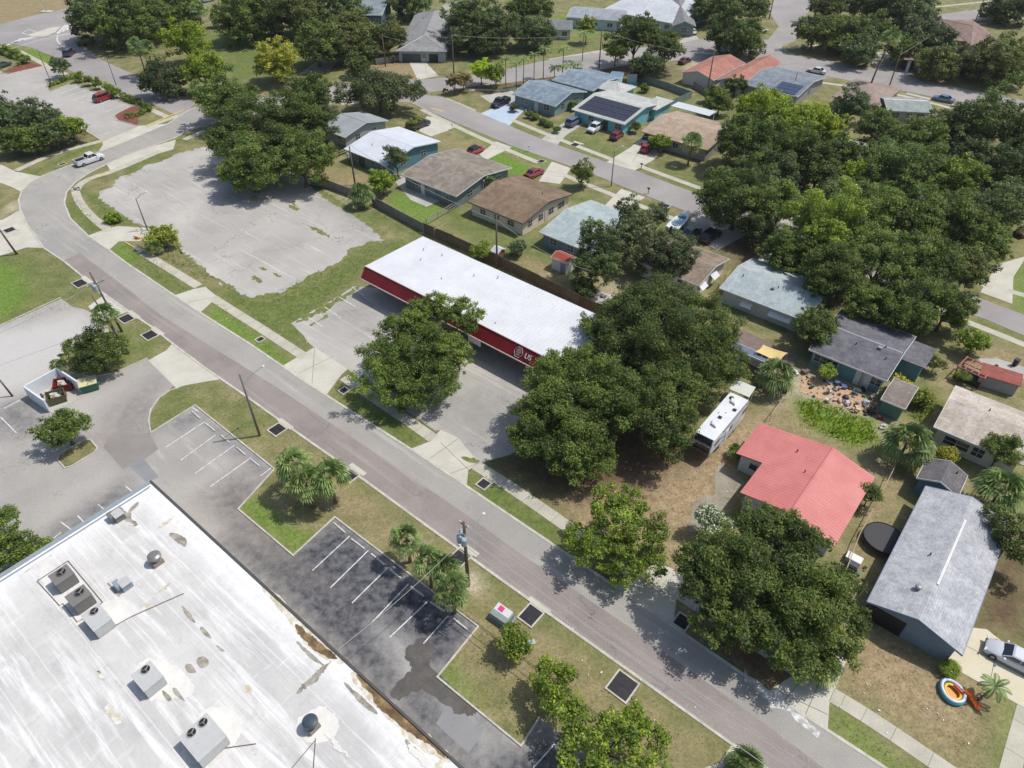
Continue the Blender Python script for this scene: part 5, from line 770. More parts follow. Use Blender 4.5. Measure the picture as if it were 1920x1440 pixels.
T('orange-tinged crape myrtle on the corner verge, left one',852,152,16,ORA,h=5.5,gap=.3,name='crape_myrtle',frac=(OLI,.4)); T('orange-tinged crape myrtle nearer the driveway corner',868,146,17,ORA,h=5.5,gap=.3,name='crape_myrtle',frac=(OLI,.5)); T('bright green young tree on the corner verge',902,131,21,BRI,h=6.5,name='young_tree'); T('young green tree right of the bright one on the corner verge',930,138,22,MID,h=6.5,name='young_tree',frac=(BRI,.3))
T('tall dark tree rising in the middle of the upper street',1192,62,42,OAK,h=15,seed=41,blobs=[(0,0,0,34),(20,30,1,24),(-14,36,1,18),(-30,-12,-2,28),(24,-8,0,28)],frac=(MID,.2)); T('dark tree with heavy limbs behind the pinkish gable wall',1250,85,36,OAK,h=12,frac=(MID,.3)); T('shadowy low tree under the tall upper-street tree',1215,125,32,OAK,h=6.5,frac=(DUL,.3)); T('feathery lime sapling under the tall upper-street tree',1155,95,22,BRI,h=7,gap=.4,name='young_tree'); T('round green tree behind the thin palms',1100,50,19,MID,h=8,asp=1,frac=(YEL,.3))
T('broad dark oak above the terracotta roofs',1380,65,64,OAK,h=10,frac=(MID,.25)); T('dark oak at the very top above the terracotta roofs',1340,8,50,OAK,h=10,frac=(DUL,.3)); T('dark crown at the top edge left of the side road',1410,12,36,OAK,h=9)
for l,u,v,r_,m,h_,f in [('leftmost oak of the row along the curving upper street',1528,62,34,OAK,8,(MID,.3)),('second oak of the row along the curving upper street',1575,62,44,MID,9,(OLI,.5)),('greenish oak in the upper row just left of the tall dry palm',1625,62,44,MID,10,(OAK,.5)),('dark oak shading the black parked car',1610,95,34,DUL,7,(OAK,.4)),('oak right of the tall dry palm with curved trunk',1692,92,30,MID,7.5,(OAK,.4)),('tall oak left of the brown hip roof',1740,72,48,DUL,10,(OLI,.3)),('dark oak at the top above the upper street row',1700,20,56,DUL,10,(OAK,.5)),('oak in front of the white-pillared porch',1760,118,40,OLI,7,(OAK,.4)),('wide oak at the right edge over the brown lawn',1862,118,60,OLI,8.5,(OAK,.5)),('sunlit lime crown at the right edge under the top street',1905,105,34,BRI,9,(OLI,.5)),('round dark oak on the far top-right lawn',1888,18,38,OAK,7,(DUL,.4)),('dark oak at the top between the two streets',1630,12,40,OAK,9,None),('top-edge oak just right of the side road',1560,8,36,OLI,9,(OAK,.4))]: T(l,u,v,r_*1.1,m,h=h_,frac=f,gap=.1)
# right-hand mass
for i,(l,u,v,r_,m,h_,f) in enumerate([('bright yellow-green crown at the top of the right woods, left part',1440,215,58,BRI,10,(MID,.4)),('bright yellow-green crown beside the solar-roof house',1512,232,48,BRI,10.5,(MID,.25)),('lime crown at the right end of the bright group',1560,248,32,BRI,9,(YEL,.3)),('dark green tree below the bright crowns, street side',1400,270,60,MID,10,(OAK,.5)),('mid-green tree below the bright yellow-green crowns',1480,290,62,OAK,10,(MID,.5)),('dark spiky tree right of the light brown hip roof',1598,195,34,DUL,8,None),('small bushy tree left of the solar-roof house',1350,190,26,MID,6,(OLI,.4)),
 ('dark tree right of the buried grey roof',1650,235,42,OAK,8.5,(MID,.3)),('mid-green crown below the small grey-green roof',1715,262,50,MID,9.5,(OAK,.4)),('tall very dark oak at the right edge, upper',1860,235,70,OAK,13,None),('very dark oak left of the upper right-edge giant',1795,245,48,OAK,10,(DUL,.3)),('dark oak at the right edge below the giant',1890,320,56,OAK,11,(DUL,.3)),('lime tree in the woods left of the pale roof',1612,325,30,BRI,8,(MID,.5)),('soft green crown in the middle of the right woods',1680,318,66,MID,11,(DUL,.4)),
 ('lime-tipped crown near the teal roof fragment',1795,335,46,MID,10,(BRI,.3)),('dark oak over the street with trunk by the white boat',1385,368,74,OAK,11.5,(MID,.25)),('large light-green crown at the heart of the right woods',1545,425,78,MID,12,(BRI,.2)),('dark crown between the light-green and the pale roof trees',1640,400,60,OAK,11,(MID,.5)),('green crown right of the woods centre',1725,410,66,OAK,11,(MID,.5)),('crown at the upper right of the woods near the teal roof',1800,410,58,MID,10.5,(OAK,.6)),('right-edge crown overhanging the far street end',1868,395,52,OAK,10,(DUL,.4)),
 ('left low crown of the woods above the taupe roof',1478,468,48,OAK,9,(MID,.4)),('woods crown just above the long pale roof',1560,515,62,OAK,10.5,(MID,.4)),('woods crown with pale branches over the dark grey roof',1650,490,62,OAK,10.5,(MID,.4)),('woods crown left of the street bend',1745,495,66,OAK,10.5,(MID,.5)),('rightmost woods crown beside the cream driveway',1815,500,46,OLI,9,(OAK,.5)),('low crown drooping onto the dark grey roof',1620,565,42,OAK,8,(MID,.5)),('crown at the back of the dark grey roof, right part',1700,575,58,OAK,9,(MID,.5)),('crown filling the gap below the street bend',1780,570,48,OAK,8.5,(MID,.5)),
 ('round dark tree between the pale blue and dark grey roofs',1528,612,42,OAK,6.5,(MID,.2)),('woods crown behind the tall street oak',1465,380,46,MID,10,(OAK,.5)),('deep green tree left of the teal roof fragment',1590,370,46,OAK,10,(DUL,.4)),('crown along the lower edge of the woods by the small grey building',1660,285,36,OAK,8,(MID,.4)),('shaded crown just behind the dark street oak with the boat below',1445,335,46,OAK,8,(DUL,.4)),('shaded crown under the bright yellow-green group',1535,320,44,OAK,8,(MID,.3)),('low crown in the heart of the woods under the light-green one',1600,455,50,OAK,8.5,(MID,.3)),
 ('crown between the pale roof and the teal fragment',1745,310,44,OAK,9,(MID,.4)),('crown near the right edge above the street end',1850,455,46,OAK,8.5,(MID,.5)),('low dark crown beside the street under the woods',1420,425,34,OAK,6.5,(DUL,.4)),('crown between the blue car street and the right-edge giants',1815,285,36,DUL,7.5,(OAK,.5)),('dark understorey crown by the small grey building',1575,285,34,OAK,7,(MID,.3)),('crown at the right edge between the two giants',1915,270,44,OAK,10,(DUL,.3)),('mid-green crown at the right edge over the street bend',1905,380,44,MID,9,(OAK,.5))]): T(l,u,v,r_*1.07,m,h=h_*.95,frac=f,gap=.12,asp=.95)
T('bright bushy shrub near the street at the right edge',1828,640,30,MID,h=4,frac=(BRI,.4),name='shrub',cat='bush'); T('yellowish scrub beside the dark grey roof corner',1790,600,18,OLI,h=3.5,frac=(ORA,.3),name='shrub',cat='bush')
# tall narrow trees by the red-topped shed
T('dark pointed tree beside the red-topped shed',1112,462,44,OAK,h=11,asp=1.25,frac=(DUL,.4),blobs=[(0,0,0,30),(-18,-30,-2,30),(18,-34,-2,30),(-3,22,1.8,22),(26,-5,0,24)])
T('tall loose tree with reddish tips next to the pointed one',1178,418,40,DUL,h=11,asp=1.0,frac=(ORA,.12),blobs=[(0,0,0,28),(0,20,1.6,22),(-14,-26,-1,30),(24,-14,0,26),(5,-55,-3,34)]); T('loose dark tree left of the taupe roof',1250,462,48,DUL,h=9.5,frac=(ORA,.1),blobs=[(0,0,0,34),(26,-24,-1,30),(-28,-10,0,30),(0,-34,-1,34),(34,12,0,20)]); T('small dark tree behind the boat driveway',1232,405,26,DUL,h=7,frac=(ORA,.08))
T('dense bright shrub tree at the corner of the brown-grey shingle roof',716,338,26,BRI,h=5,asp=1,frac=(MID,.6)); T('grey-leaved loose tree before the white metal roof',742,292,24,DUL,h=7.5,gap=.35,frac=(OLI,.4)); T('white-flowering oleander between the shingle roofs',905,336,24,MID,h=3.6,frac=(FLO,.3),name='shrub',cat='bush')
T('upright vase-shaped tree by the far sidewalk',1092,322,21,MID,h=5.5,asp=1.25,frac=(OLI,.3)); T('round green bush tree beside the red car',1237,268,22,MID,h=3.8,asp=.7,frac=(BRI,.3)); T('bright bush in the yard behind the store back fence',902,472,20,BRI,h=3.2,frac=(MID,.6),name='shrub',cat='bush'); T('grey palm-like bush in the yard behind the store',969,464,17,DUL,h=2.8,name='shrub',cat='bush')
T('dark leafy bush at the left corner of the turquoise house',1193,238,10,OAK,h=2.4,name='shrub',cat='bush'); T('bush between the blue house and the solar roof',1076,196,9,MID,h=2.4,name='shrub',cat='bush'); T('bushes beside the terracotta pinkish wall',1380,160,22,OAK,h=4,name='shrub',cat='bush',frac=(MID,.3)); T('leafy bush below the utility pole near the pinkish wall',1338,175,20,MID,h=4,name='shrub',cat='bush'); T('round bush inside the green fenced yard',1208,165,8,MID,h=2,name='shrub',cat='bush'); T('hedge bush beside the dark pickup truck',775,228,16,OLI,h=2.6,name='shrub',cat='bush'); T('dark bush by the black pickup corner',965,200,9,OAK,h=2,name='shrub',cat='bush')
T('green bush at the right corner of the coral roof',1632,925,22,MID,h=3.8,frac=(OAK,.5),name='shrub',cat='bush'); T('small bush below the coral roof left eave',1382,845,14,MID,h=2,name='shrub',cat='bush'); T('small round bush at the front corner of the grey shingle house',1781,1252,9,MID,h=1.3,name='shrub',cat='bush',frac=(BRI,.3)); T('fine-leaved tree before the beige wall at the right edge',1880,842,34,OLI,h=6,frac=(MID,.5)); T('dark tree shading the right edge beside the grey shingle roof',1905,1000,52,OAK,h=7.5,blobs=[(0,0,0,34),(8,-45,-.5,32),(-12,36,0,24)]); T('yellow-green vine clump at the small drab shed roof',1688,716,15,YEL,h=3,name='shrub',cat='bush'); T('yellow-green bush beside the dark grey shed',1775,850,16,YEL,h=2.4,name='shrub',cat='bush'); T('leafy plant against the teal wall in the cluttered yard',1553,697,15,MID,h=2.8,name='shrub',cat='bush',frac=(BRI,.4)); T('tangled bushes right of the patched grey roof',1755,680,16,OLI,h=2.8,name='shrub',cat='bush'); T('weedy bush behind the drab shed',1730,745,22,MID,h=2.4,name='shrub',cat='bush',frac=(YEL,.4)); T('white-flowered bush on the fence by the yellow fan palm',1432,694,12,MID,h=2.2,frac=(FLO,.4),name='shrub',cat='bush'); T('small green plant left of the red junk shed',1806,705,9,MID,h=1.8,name='shrub',cat='bush'); T('dark bush at the street light in the vacant lot verge',213,408,14,MID,h=1.4,frac=(BRI,.3),name='shrub',cat='bush'); T('dark green shrub under the fence by the big central oak',1095,540,22,OAK,h=3,name='shrub',cat='bush')
# palms
palm('left palm of the triple palm cluster on the grass point',549,868,4.6,2.3,36,seed=3); palm('middle palm of the triple palm cluster on the grass point',572,902,4.2,2.3,36,seed=4,yel=.2); palm('right palm of the triple palm cluster, with yellow lower fronds',617,892,4.4,2.4,36,seed=5,yel=.35)
palm('small left palm beside the dark stalls, by the strip lawn',762,1008,4.0,1.8,34,seed=6,yel=.2); palm('middle palm of the row beside the dark stalls',803,1052,4.4,1.95,34,seed=7); palm('palm close to the transformer utility pole',832,1068,4.2,1.8,34,seed=8); palm('yellow drooping palm at the end of the dark stalls',848,1102,4.2,2.0,34,seed=9,yel=.6)
palm('palm with dry skirt beside the double utility poles',195,588,6.2,2.0,34,seed=10,yel=.4,lean=(-1.2,.6)); palm('big dense fan palm behind the coral roof and drab shed',1702,828,3.2,3.1,46,seed=11,yel=.4,spread=1.1); palm('large fan palm right of the dark grey gabled shed',1880,915,3.4,2.8,42,seed=12); palm('bushy yellow-green fan palm by the covered patio fence',1456,702,2.8,2.7,40,seed=13,yel=.3); palm('dense silver fan palm shrub at the vacant lot back fence',677,362,2.6,2.6,44,seed=14,yel=.1)
palm('small feather palm leaning on the front lawn next to the toy pool',1866,1288,2.0,1.5,13,'feather',15,lean=(.9,.3),tr=.09); palm('fan palm poking in at the bottom edge',1400,1432,1.6,1.7,28,seed=16); palm('single round-headed palm on the lawn of the tan-roofed house',1297,265,4.8,2.5,36,seed=17,yel=.3); palm('left palm of the twin palms at top left',256,84,7.5,2.6,34,seed=18,yel=.3); palm('right palm of the twin palms at top left',275,90,7.5,2.6,34,seed=19,yel=.3); palm('dark palm at the top beside the small lane',370,18,6,3.2,36,seed=20)
palm('tall dry-headed palm on the curving upper street',1671,70,13,2.6,34,seed=21,yel=.9,tr=.2,lean=(1.6,.3)); palm('fan palm under the yellow bush at the vacant lot entrance',288,462,1.4,1.5,26,seed=22); palm('small fan palm at the corner of the dumpster enclosure',106,684,1.6,1.1,24,seed=23); palm('spiky fan palm clump hanging over the driveway apron under the big oak',1545,1250,2.2,1.8,30,seed=24)
for i,(u,v,h_,l) in enumerate([(968,120,6,'thin queen palm at the left of the row on the upper street verge'),(982,112,6.5,'thin queen palm second in the verge row'),(1002,104,7,'leafy queen palm in the middle of the verge row'),(1020,92,7,'tall queen palm nearest the dark tree in the verge row'),(1057,92,7.5,'slender queen palm standing alone by the sidewalk'),(1040,128,3.2,'short feathery palm left in the hedge of small palms'),(1055,126,3.2,'short feathery palm in the middle of the hedge of small palms'),(1070,122,3.4,'short feathery palm right in the hedge of small palms'),(1083,122,3.6,'short feathery palm at the end near the brown shrub bed'),(1095,62,7,'light green queen palm before the ice-blue house'),(948,112,6,'queen palm beside the young green verge tree')]): palm(l,u,v,h_,2.0,15,'feather',30+i,tr=.1)
# hedges and clipped bushes
def hedge(label,a,b,w_,h_,mat=OAK,group=None):
    A=at(*a);B2=at(*b); L=(B2-A).length; n=max(2,int(L/(w_*.8))); bl=[(L*(i/(n-1))-L/2,0,h_*.5,w_*.62,h_*.55) for i in range(n)]
    me,cl=crownmesh('foliage',bl,.2,mat,int(a[0]),gap=.02,rc=.4,dens=.8); o=bpy.data.objects.new('hedge',me); sc.collection.objects.link(o); o.location=(A+B2)/2; o.rotation_euler=(0,0,math.atan2((B2-A).y,(B2-A).x)); tag(o,label,'hedge')
hedge('low clipped hedge on the island below the thin parking lot tree',(98,162),(134,148),1.3,1.1,MID); hedge('trimmed hedge along the right part of the upper parking lot',(232,185),(282,205),1.4,1.1,MID); hedge('short clipped hedge on the red mulch bed by the crosswalk',(244,222),(280,208),1.3,1.1,MID); hedge('clipped hedge in front of the parked car at the left edge',(0,100),(36,112),1.4,1.2,MID); hedge('short hedge in the red mulch at the left edge',(32,124),(48,116),1.2,1,MID)
for i,(u,v,r_,l) in enumerate([(146,143,9,'round clipped bush at the left end of the upper parking hedge row'),(164,150,9,'second clipped bush of the upper parking hedge row'),(183,156,9,'third clipped bush, above the red car'),(201,163,9,'fourth clipped bush, right behind the red car'),(216,172,9,'last clipped bush of the upper parking hedge row'),(8,90,9,'clipped round bush at the left edge'),(28,97,8,'second clipped round bush near the left edge'),(47,108,8,'third clipped round bush by the curved grass tip')]): T(l,u,v,r_,MID,h=2.6,name='shrub',cat='bush',asp=.9,gap=.02,frac=(BRI,.2),low=.9)
# tall weeds
def tufts(name,polys,n,h_,mat,seed,label=None):
    rs=np.random.RandomState(seed); P=[]
    for poly in polys:
        Q=[at(*p) for p in poly]; xs=[q.x for q in Q]; ys=[q.y for q in Q]; ar=(max(xs)-min(xs))*(max(ys)-min(ys)); k=int(n*ar); X=rs.uniform(min(xs),max(xs),k);Y=rs.uniform(min(ys),max(ys),k); dd=polydist(X,Y,[(q.x,q.y) for q in Q]); s=dd>0.05; P.append(np.stack([X[s],Y[s],np.minimum(1,dd[s]/1.2+.25)],1))
    P=np.concatenate(P); m=len(P); U=unit(rs,m)*.55+np.array([0,0,1]); U/=np.linalg.norm(U,axis=1)[:,None]; Nn=np.cross(U,unit(rs,m)); Nn/=np.linalg.norm(Nn,axis=1)[:,None]
    s=h_*(.4+.8*rs.rand(m))*P[:,2]; C=np.stack([P[:,0],P[:,1],s*.45],1); tn=.5+.25*np.sin(P[:,0]*1.3)*np.sin(P[:,1]*1.1)+.2*rs.randn(m)
    me=quadmesh(name,C,Nn,U,s*.5,s*.22,np.clip(tn,0,1),mat); o=bpy.data.objects.new(name,me); sc.collection.objects.link(o); o['kind']='stuff'; 
tufts('tall_weeds',[[(1485,750),(1530,745),(1640,790),(1655,828),(1600,842),(1500,798)],[(1710,730),(1740,722),(1770,760),(1730,800),(1700,780)]],30,.5,leafmat('weed_leaves',S(112,132,50),S(150,170,66),S(182,190,100),.5),1)
GR=leafmat('grass_blades',S(88,100,48),S(136,132,80),S(188,170,124),.25); GG=leafmat('green_grass_blades',S(80,108,42),S(112,142,56),S(148,172,80),.35)
tufts('grass',[[(205,462),(262,455),(372,545),(330,554)],[(392,572),(415,560),(552,680),(528,690)],[(630,742),(660,735),(800,822),(770,842)],[(125,370),(140,360),(206,433),(165,443)],[(150,350),(250,418),(240,428),(186,400)],[(1560,1330),(1600,1345),(1740,1440),(1660,1440),(1555,1370)],[(408,545),(480,560),(580,655),(560,660),(480,605)],[(590,508),(700,458),(790,440),(690,500),(660,540),(550,604),(570,650),(590,650),(480,560)],[(600,365),(690,405),(780,430),(700,380),(620,350)]],16,.2,GG,2)
tufts('grass',[[(500,850),(880,1140),(1375,1400),(1300,1440),(1015,1345),(975,1395),(822,1270),(895,1175),(628,970),(550,1040),(450,955),(515,882)],[(285,810),(282,770),(300,750),(345,722),(450,735),(640,880),(560,880),(366,758)],[(1570,1290),(1640,1150),(1780,1250),(1860,1300),(1880,1420),(1780,1430)],[(1060,930),(1200,850),(1300,860),(1390,780),(1470,770),(1400,830),(1340,950),(1300,1010),(1150,1010)],[(0,465),(90,465),(190,548),(150,580),(0,610)],[(1420,780),(1480,760),(1640,870),(1630,890),(1560,835)]],10,.16,GR,3)
tufts('weedy_edge',[[(240,412),(322,440),(335,470),(370,500),(400,525),(388,535),(260,470),(262,452)],[(186,360),(200,350),(190,385),(215,395),(245,420),(225,424),(190,405)]],10,.3,leafmat('w2',S(96,104,50),S(128,134,70),S(150,150,96),.25),4)
# ---------------- vehicles ----------------
tyre_m=plain('tyre_rubber',S(36,36,38),.8); rim_m=plain('alloy_rim',S(150,152,156),.35,metal=.6); cg_m=plain('car_glass',S(30,36,44),.08,spec=.9); hl_m=plain('headlight_lens',S(216,218,220),.15,spec=.8); tl_m=plain('tail_light_red',S(150,24,24),.3); cpl_m=plain('car_plastic',S(44,46,48),.6)
PR={'sedan':dict(L=4.8,W=1.86,H=1.45,b=.92,st=[(0,.5,.72),(.04,.68,.88),(.24,.86,.98),(.3,.92,1),(.8,.96,1),(.96,.9,.9),(1,.6,.78)],g=(.27,.42,.68,.86),gw=.72),
 'suv':dict(L=4.8,W=1.92,H=1.75,b=1.08,st=[(0,.6,.8),(.03,.88,.92),(.22,1.02,1),(.28,1.08,1),(.85,1.1,1),(.97,1.05,.94),(1,.7,.85)],g=(.25,.37,.86,.96),gw=.78),
 'pickup':dict(L=5.7,W=2.0,H=1.85,b=1.12,st=[(0,.7,.85),(.03,.98,.94),(.2,1.1,1),(.26,1.14,1),(.6,1.14,1),(.98,1.12,1),(1,.8,.95)],g=(.24,.33,.54,.6),gw=.8),
 'hatch':dict(L=4.2,W=1.78,H=1.5,b=.95,st=[(0,.55,.78),(.04,.75,.9),(.22,.9,1),(.28,.95,1),(.86,.98,1),(.97,.92,.92),(1,.62,.8)],g=(.26,.4,.82,.95),gw=.74)}
def car(label,rear,front,kind,col,cat='car',roofc=None,scale=1,zc=.3):
    a=at(*rear,zc);b=at(*front,zc); c=(a+b)/2; rz=math.atan2(b.y-a.y,b.x-a.x); p=PR[kind]; L,W,Hh=p['L'],p['W'],p['H']
    cm=plain('car_paint_%d_%d_%d'%col,S(*col),.28,spec=.6,coat=.6); rm=plain('car_roof_%d_%d_%d'%roofc,S(*roofc),.4) if roofc else cm
    root=thing('parked_'+cat.replace(' ','_') if 'driving' not in label else cat.replace(' ','_'),label,cat,(c.x,c.y,.03),rz)
    X=lambda f:L/2-f*L
    m=MB(); ring=[]
    for f,zt,ws in p['st']:
        w=W/2*ws; zb=.28 if .02<f<.98 else .38; zs=zt*.62
        ring.append([(X(f),-w*.96,zb),(X(f),-w,zb+.15),(X(f),-w,zs),(X(f),-w*.95,zt-.06),(X(f),-w*.84,zt),(X(f),0,zt+.03),(X(f),w*.84,zt),(X(f),w*.95,zt-.06),(X(f),w,zs),(X(f),w,zb+.15),(X(f),w*.96,zb)])
    k=11; vs=[v for r in ring for v in r]; n=len(ring); fs=[(i*k+j,i*k+(j+1)%k,(i+1)*k+(j+1)%k,(i+1)*k+j) for i in range(n-1) for j in range(k)]
    if kind=='pickup': fs=[f for f in fs]
    fs+=[tuple(range(k-1,-1,-1)),tuple(range((n-1)*k,n*k))]; m.add(vs,fs); bo=m.build('body',cm,root,True)
    try:
        bv=bo.modifiers.new('es','EDGE_SPLIT'); bv.split_angle=R(38)
    except Exception: pass
    g0,g1,g2,g3=p['g']; b_=p['b']-.02; gw=W/2*.9; tw=W/2*p['gw']
    base=[(X(g0),-gw*.9,b_),(X(g3),-gw*.92,b_),(X(g3),gw*.92,b_),(X(g0),gw*.9,b_)]; mid=[(X((g0+g3)/2),-gw,b_),(X((g0+g3)/2),gw,b_)]
    top=[(X(g1),-tw,Hh-.06),(X(g2),-tw,Hh-.06),(X(g2),tw,Hh-.06),(X(g1),tw,Hh-.06)]
    MB().add(base+top,[(0,1,5,4),(1,2,6,5),(2,3,7,6),(3,0,4,7),(4,5,6,7)]).build('cabin_glass',cg_m,root)
    r=MB(); e=.04; r.add([(X(g1)+.1,-tw-e,Hh-.07),(X(g2)-.06,-tw-e,Hh-.07),(X(g2)-.06,tw+e,Hh-.07),(X(g1)+.1,tw+e,Hh-.07),(X(g1)-.05,-tw*.85,Hh),(X(g2)+.05,-tw*.85,Hh),(X(g2)+.05,tw*.85,Hh),(X(g1)-.05,tw*.85,Hh)],[(0,1,5,4),(1,2,6,5),(2,3,7,6),(3,0,4,7),(4,5,6,7)])
    for i in range(4): r.tube([Vector(base[i]),Vector(top[i])],.05,5)
    for s in(-1,1): r.tube([(X((g1+g2)/2+.01),s*gw*.97,b_),(X((g1+g2)/2+.01),s*tw*1.02,Hh-.06)],.045,5)
    if kind=='suv':
        for s in(-1,1): r.box((X((g1+g2)/2),s*tw*.8,Hh+.04),((g2-g1)*L*.8,.05,.05))
    r.build('roof',rm,root,False)
    if kind=='pickup':
        x0,x1=X(.62),X(.975); d=MB(); d.box(((x0+x1)/2,0,p['b']+.035),(abs(x0-x1),W*.8,.02)); d.build('cargo_bed',black_m,root)
        d=MB(); [d.box(((x0+x1)/2,s*W*.44,p['b']+.08),(abs(x0-x1)+.1,.14,.12)) for s in(-1,1)]; d.box((x1-.05,0,p['b']+.08),(.1,W*.9,.12)); d.build('bed_rail',cm,root)
    wr=.36 if kind in('suv','pickup') else .32
    for fx in(.17,.8):
        for s in(-1,1):
            t=MB(); t.tube([(X(fx),s*(W/2-.22),wr),(X(fx),s*(W/2+.015),wr)],wr,18); w_=t.build('wheel',tyre_m,root); t=MB(); t.tube([(X(fx),s*(W/2),wr),(X(fx),s*(W/2+.03),wr)],wr*.6,12); t.build('rim',rim_m,w_)
    for s in(-1,1):
        MB().box((X(.015),s*W*.36,p['b']*.72),(.14,.34,.14),-s*.3).build('headlight',hl_m,root); MB().box((X(.99),s*W*.38,p['b']*.8),(.1,.28,.2)).build('tail_light',tl_m,root)
        MB().box((X(g0+.05),s*(W/2+.08),b_+.05),(.16,.2,.14)).build('mirror',cm,root)
    MB().box((X(.008),0,.46),(.1,W*.62,.2)).build('grille',cpl_m,root); MB().box((X(.992),0,.42),(.1,W*.7,.14)).build('rear_bumper',cpl_m,root)
    return root
car('white crew-cab pickup truck driving round the road bend at upper left',(148,309),(189,295),'pickup',(222,224,228),'pickup truck')
car('dark grey sport utility car driving towards the striped median at top left',(122,108),(139,95),'suv',(70,72,78)); car('red sport utility car parked alone in the upper parking stalls',(178,191),(211,180),'suv',(150,30,42)); car('dark green car cut by the left edge of the photo behind a clipped hedge',(-14,130),(24,117),'sedan',(70,84,84))
car('black pickup truck on the pale driveway by the white metal roof',(770,242),(800,231),'pickup',(44,46,52),'pickup truck'); car('black pickup truck on the light blue driveway',(955,187),(922,203),'pickup',(40,42,46),'pickup truck')
car('slate blue-grey sport utility car by the turquoise house',(1062,239),(1088,224),'suv',(104,116,138)); car('white sport utility car parked on the lawn before the solar roof',(1129,235),(1103,250),'suv',(226,228,226)); car('dark red hatchback parked on the lawn before the solar roof',(1146,264),(1166,249),'hatch',(124,26,44)); car('silver van under the tan house carport edge',(1207,272),(1222,255),'suv',(186,188,192),'van'); car('bright red car tucked beside the round bush tree',(1204,288),(1220,272),'hatch',(190,30,40))
car('red open-top off-road car with black roof behind the brown-grey shingle house',(882,289),(901,279),'hatch',(170,32,36),roofc=(34,34,36)); car('maroon car parked behind the plain brown shingle roof',(990,333),(1013,321),'sedan',(142,28,46)); car('white car parked by the dark oak on the upper driveway',(1307,68),(1286,54),'sedan',(228,230,232)); car('white sedan parked at the kerb of the upper curving street',(1548,138),(1514,131),'sedan',(226,230,226))
car('black van parked under the oaks by the white pillars',(1712,130),(1744,137),'suv',(40,42,50),'van'); car('black car parked in deep shade beneath the upper oaks',(1552,90),(1578,97),'sedan',(30,32,36)); car('blue-grey car driving on the upper street at right',(1784,191),(1752,184),'sedan',(112,142,164))
car('dark green-grey coupe beside the white boat',(1284,446),(1306,431),'sedan',(52,62,68)); car('black sport utility car next to the dark coupe',(1318,455),(1345,436),'suv',(26,26,30)); car('white sedan with dark roof glass on the cream driveway at the right edge',(1958,1262),(1850,1208),'sedan',(206,210,218),zc=.5); car('silver car half hidden by the woods along the residential street',(1478,368),(1500,352),'sedan',(120,128,138)); car('light blue car at the top edge by the small palm',(378,4),(402,-2),'sedan',(150,170,190)); car('dark red car glimpsed under the tall trees behind the pinkish wall',(1275,120),(1292,112),'sedan',(96,30,34)); car('dark red car parked at the right edge by the woods',(1908,442),(1935,430),'sedan',(110,36,44))
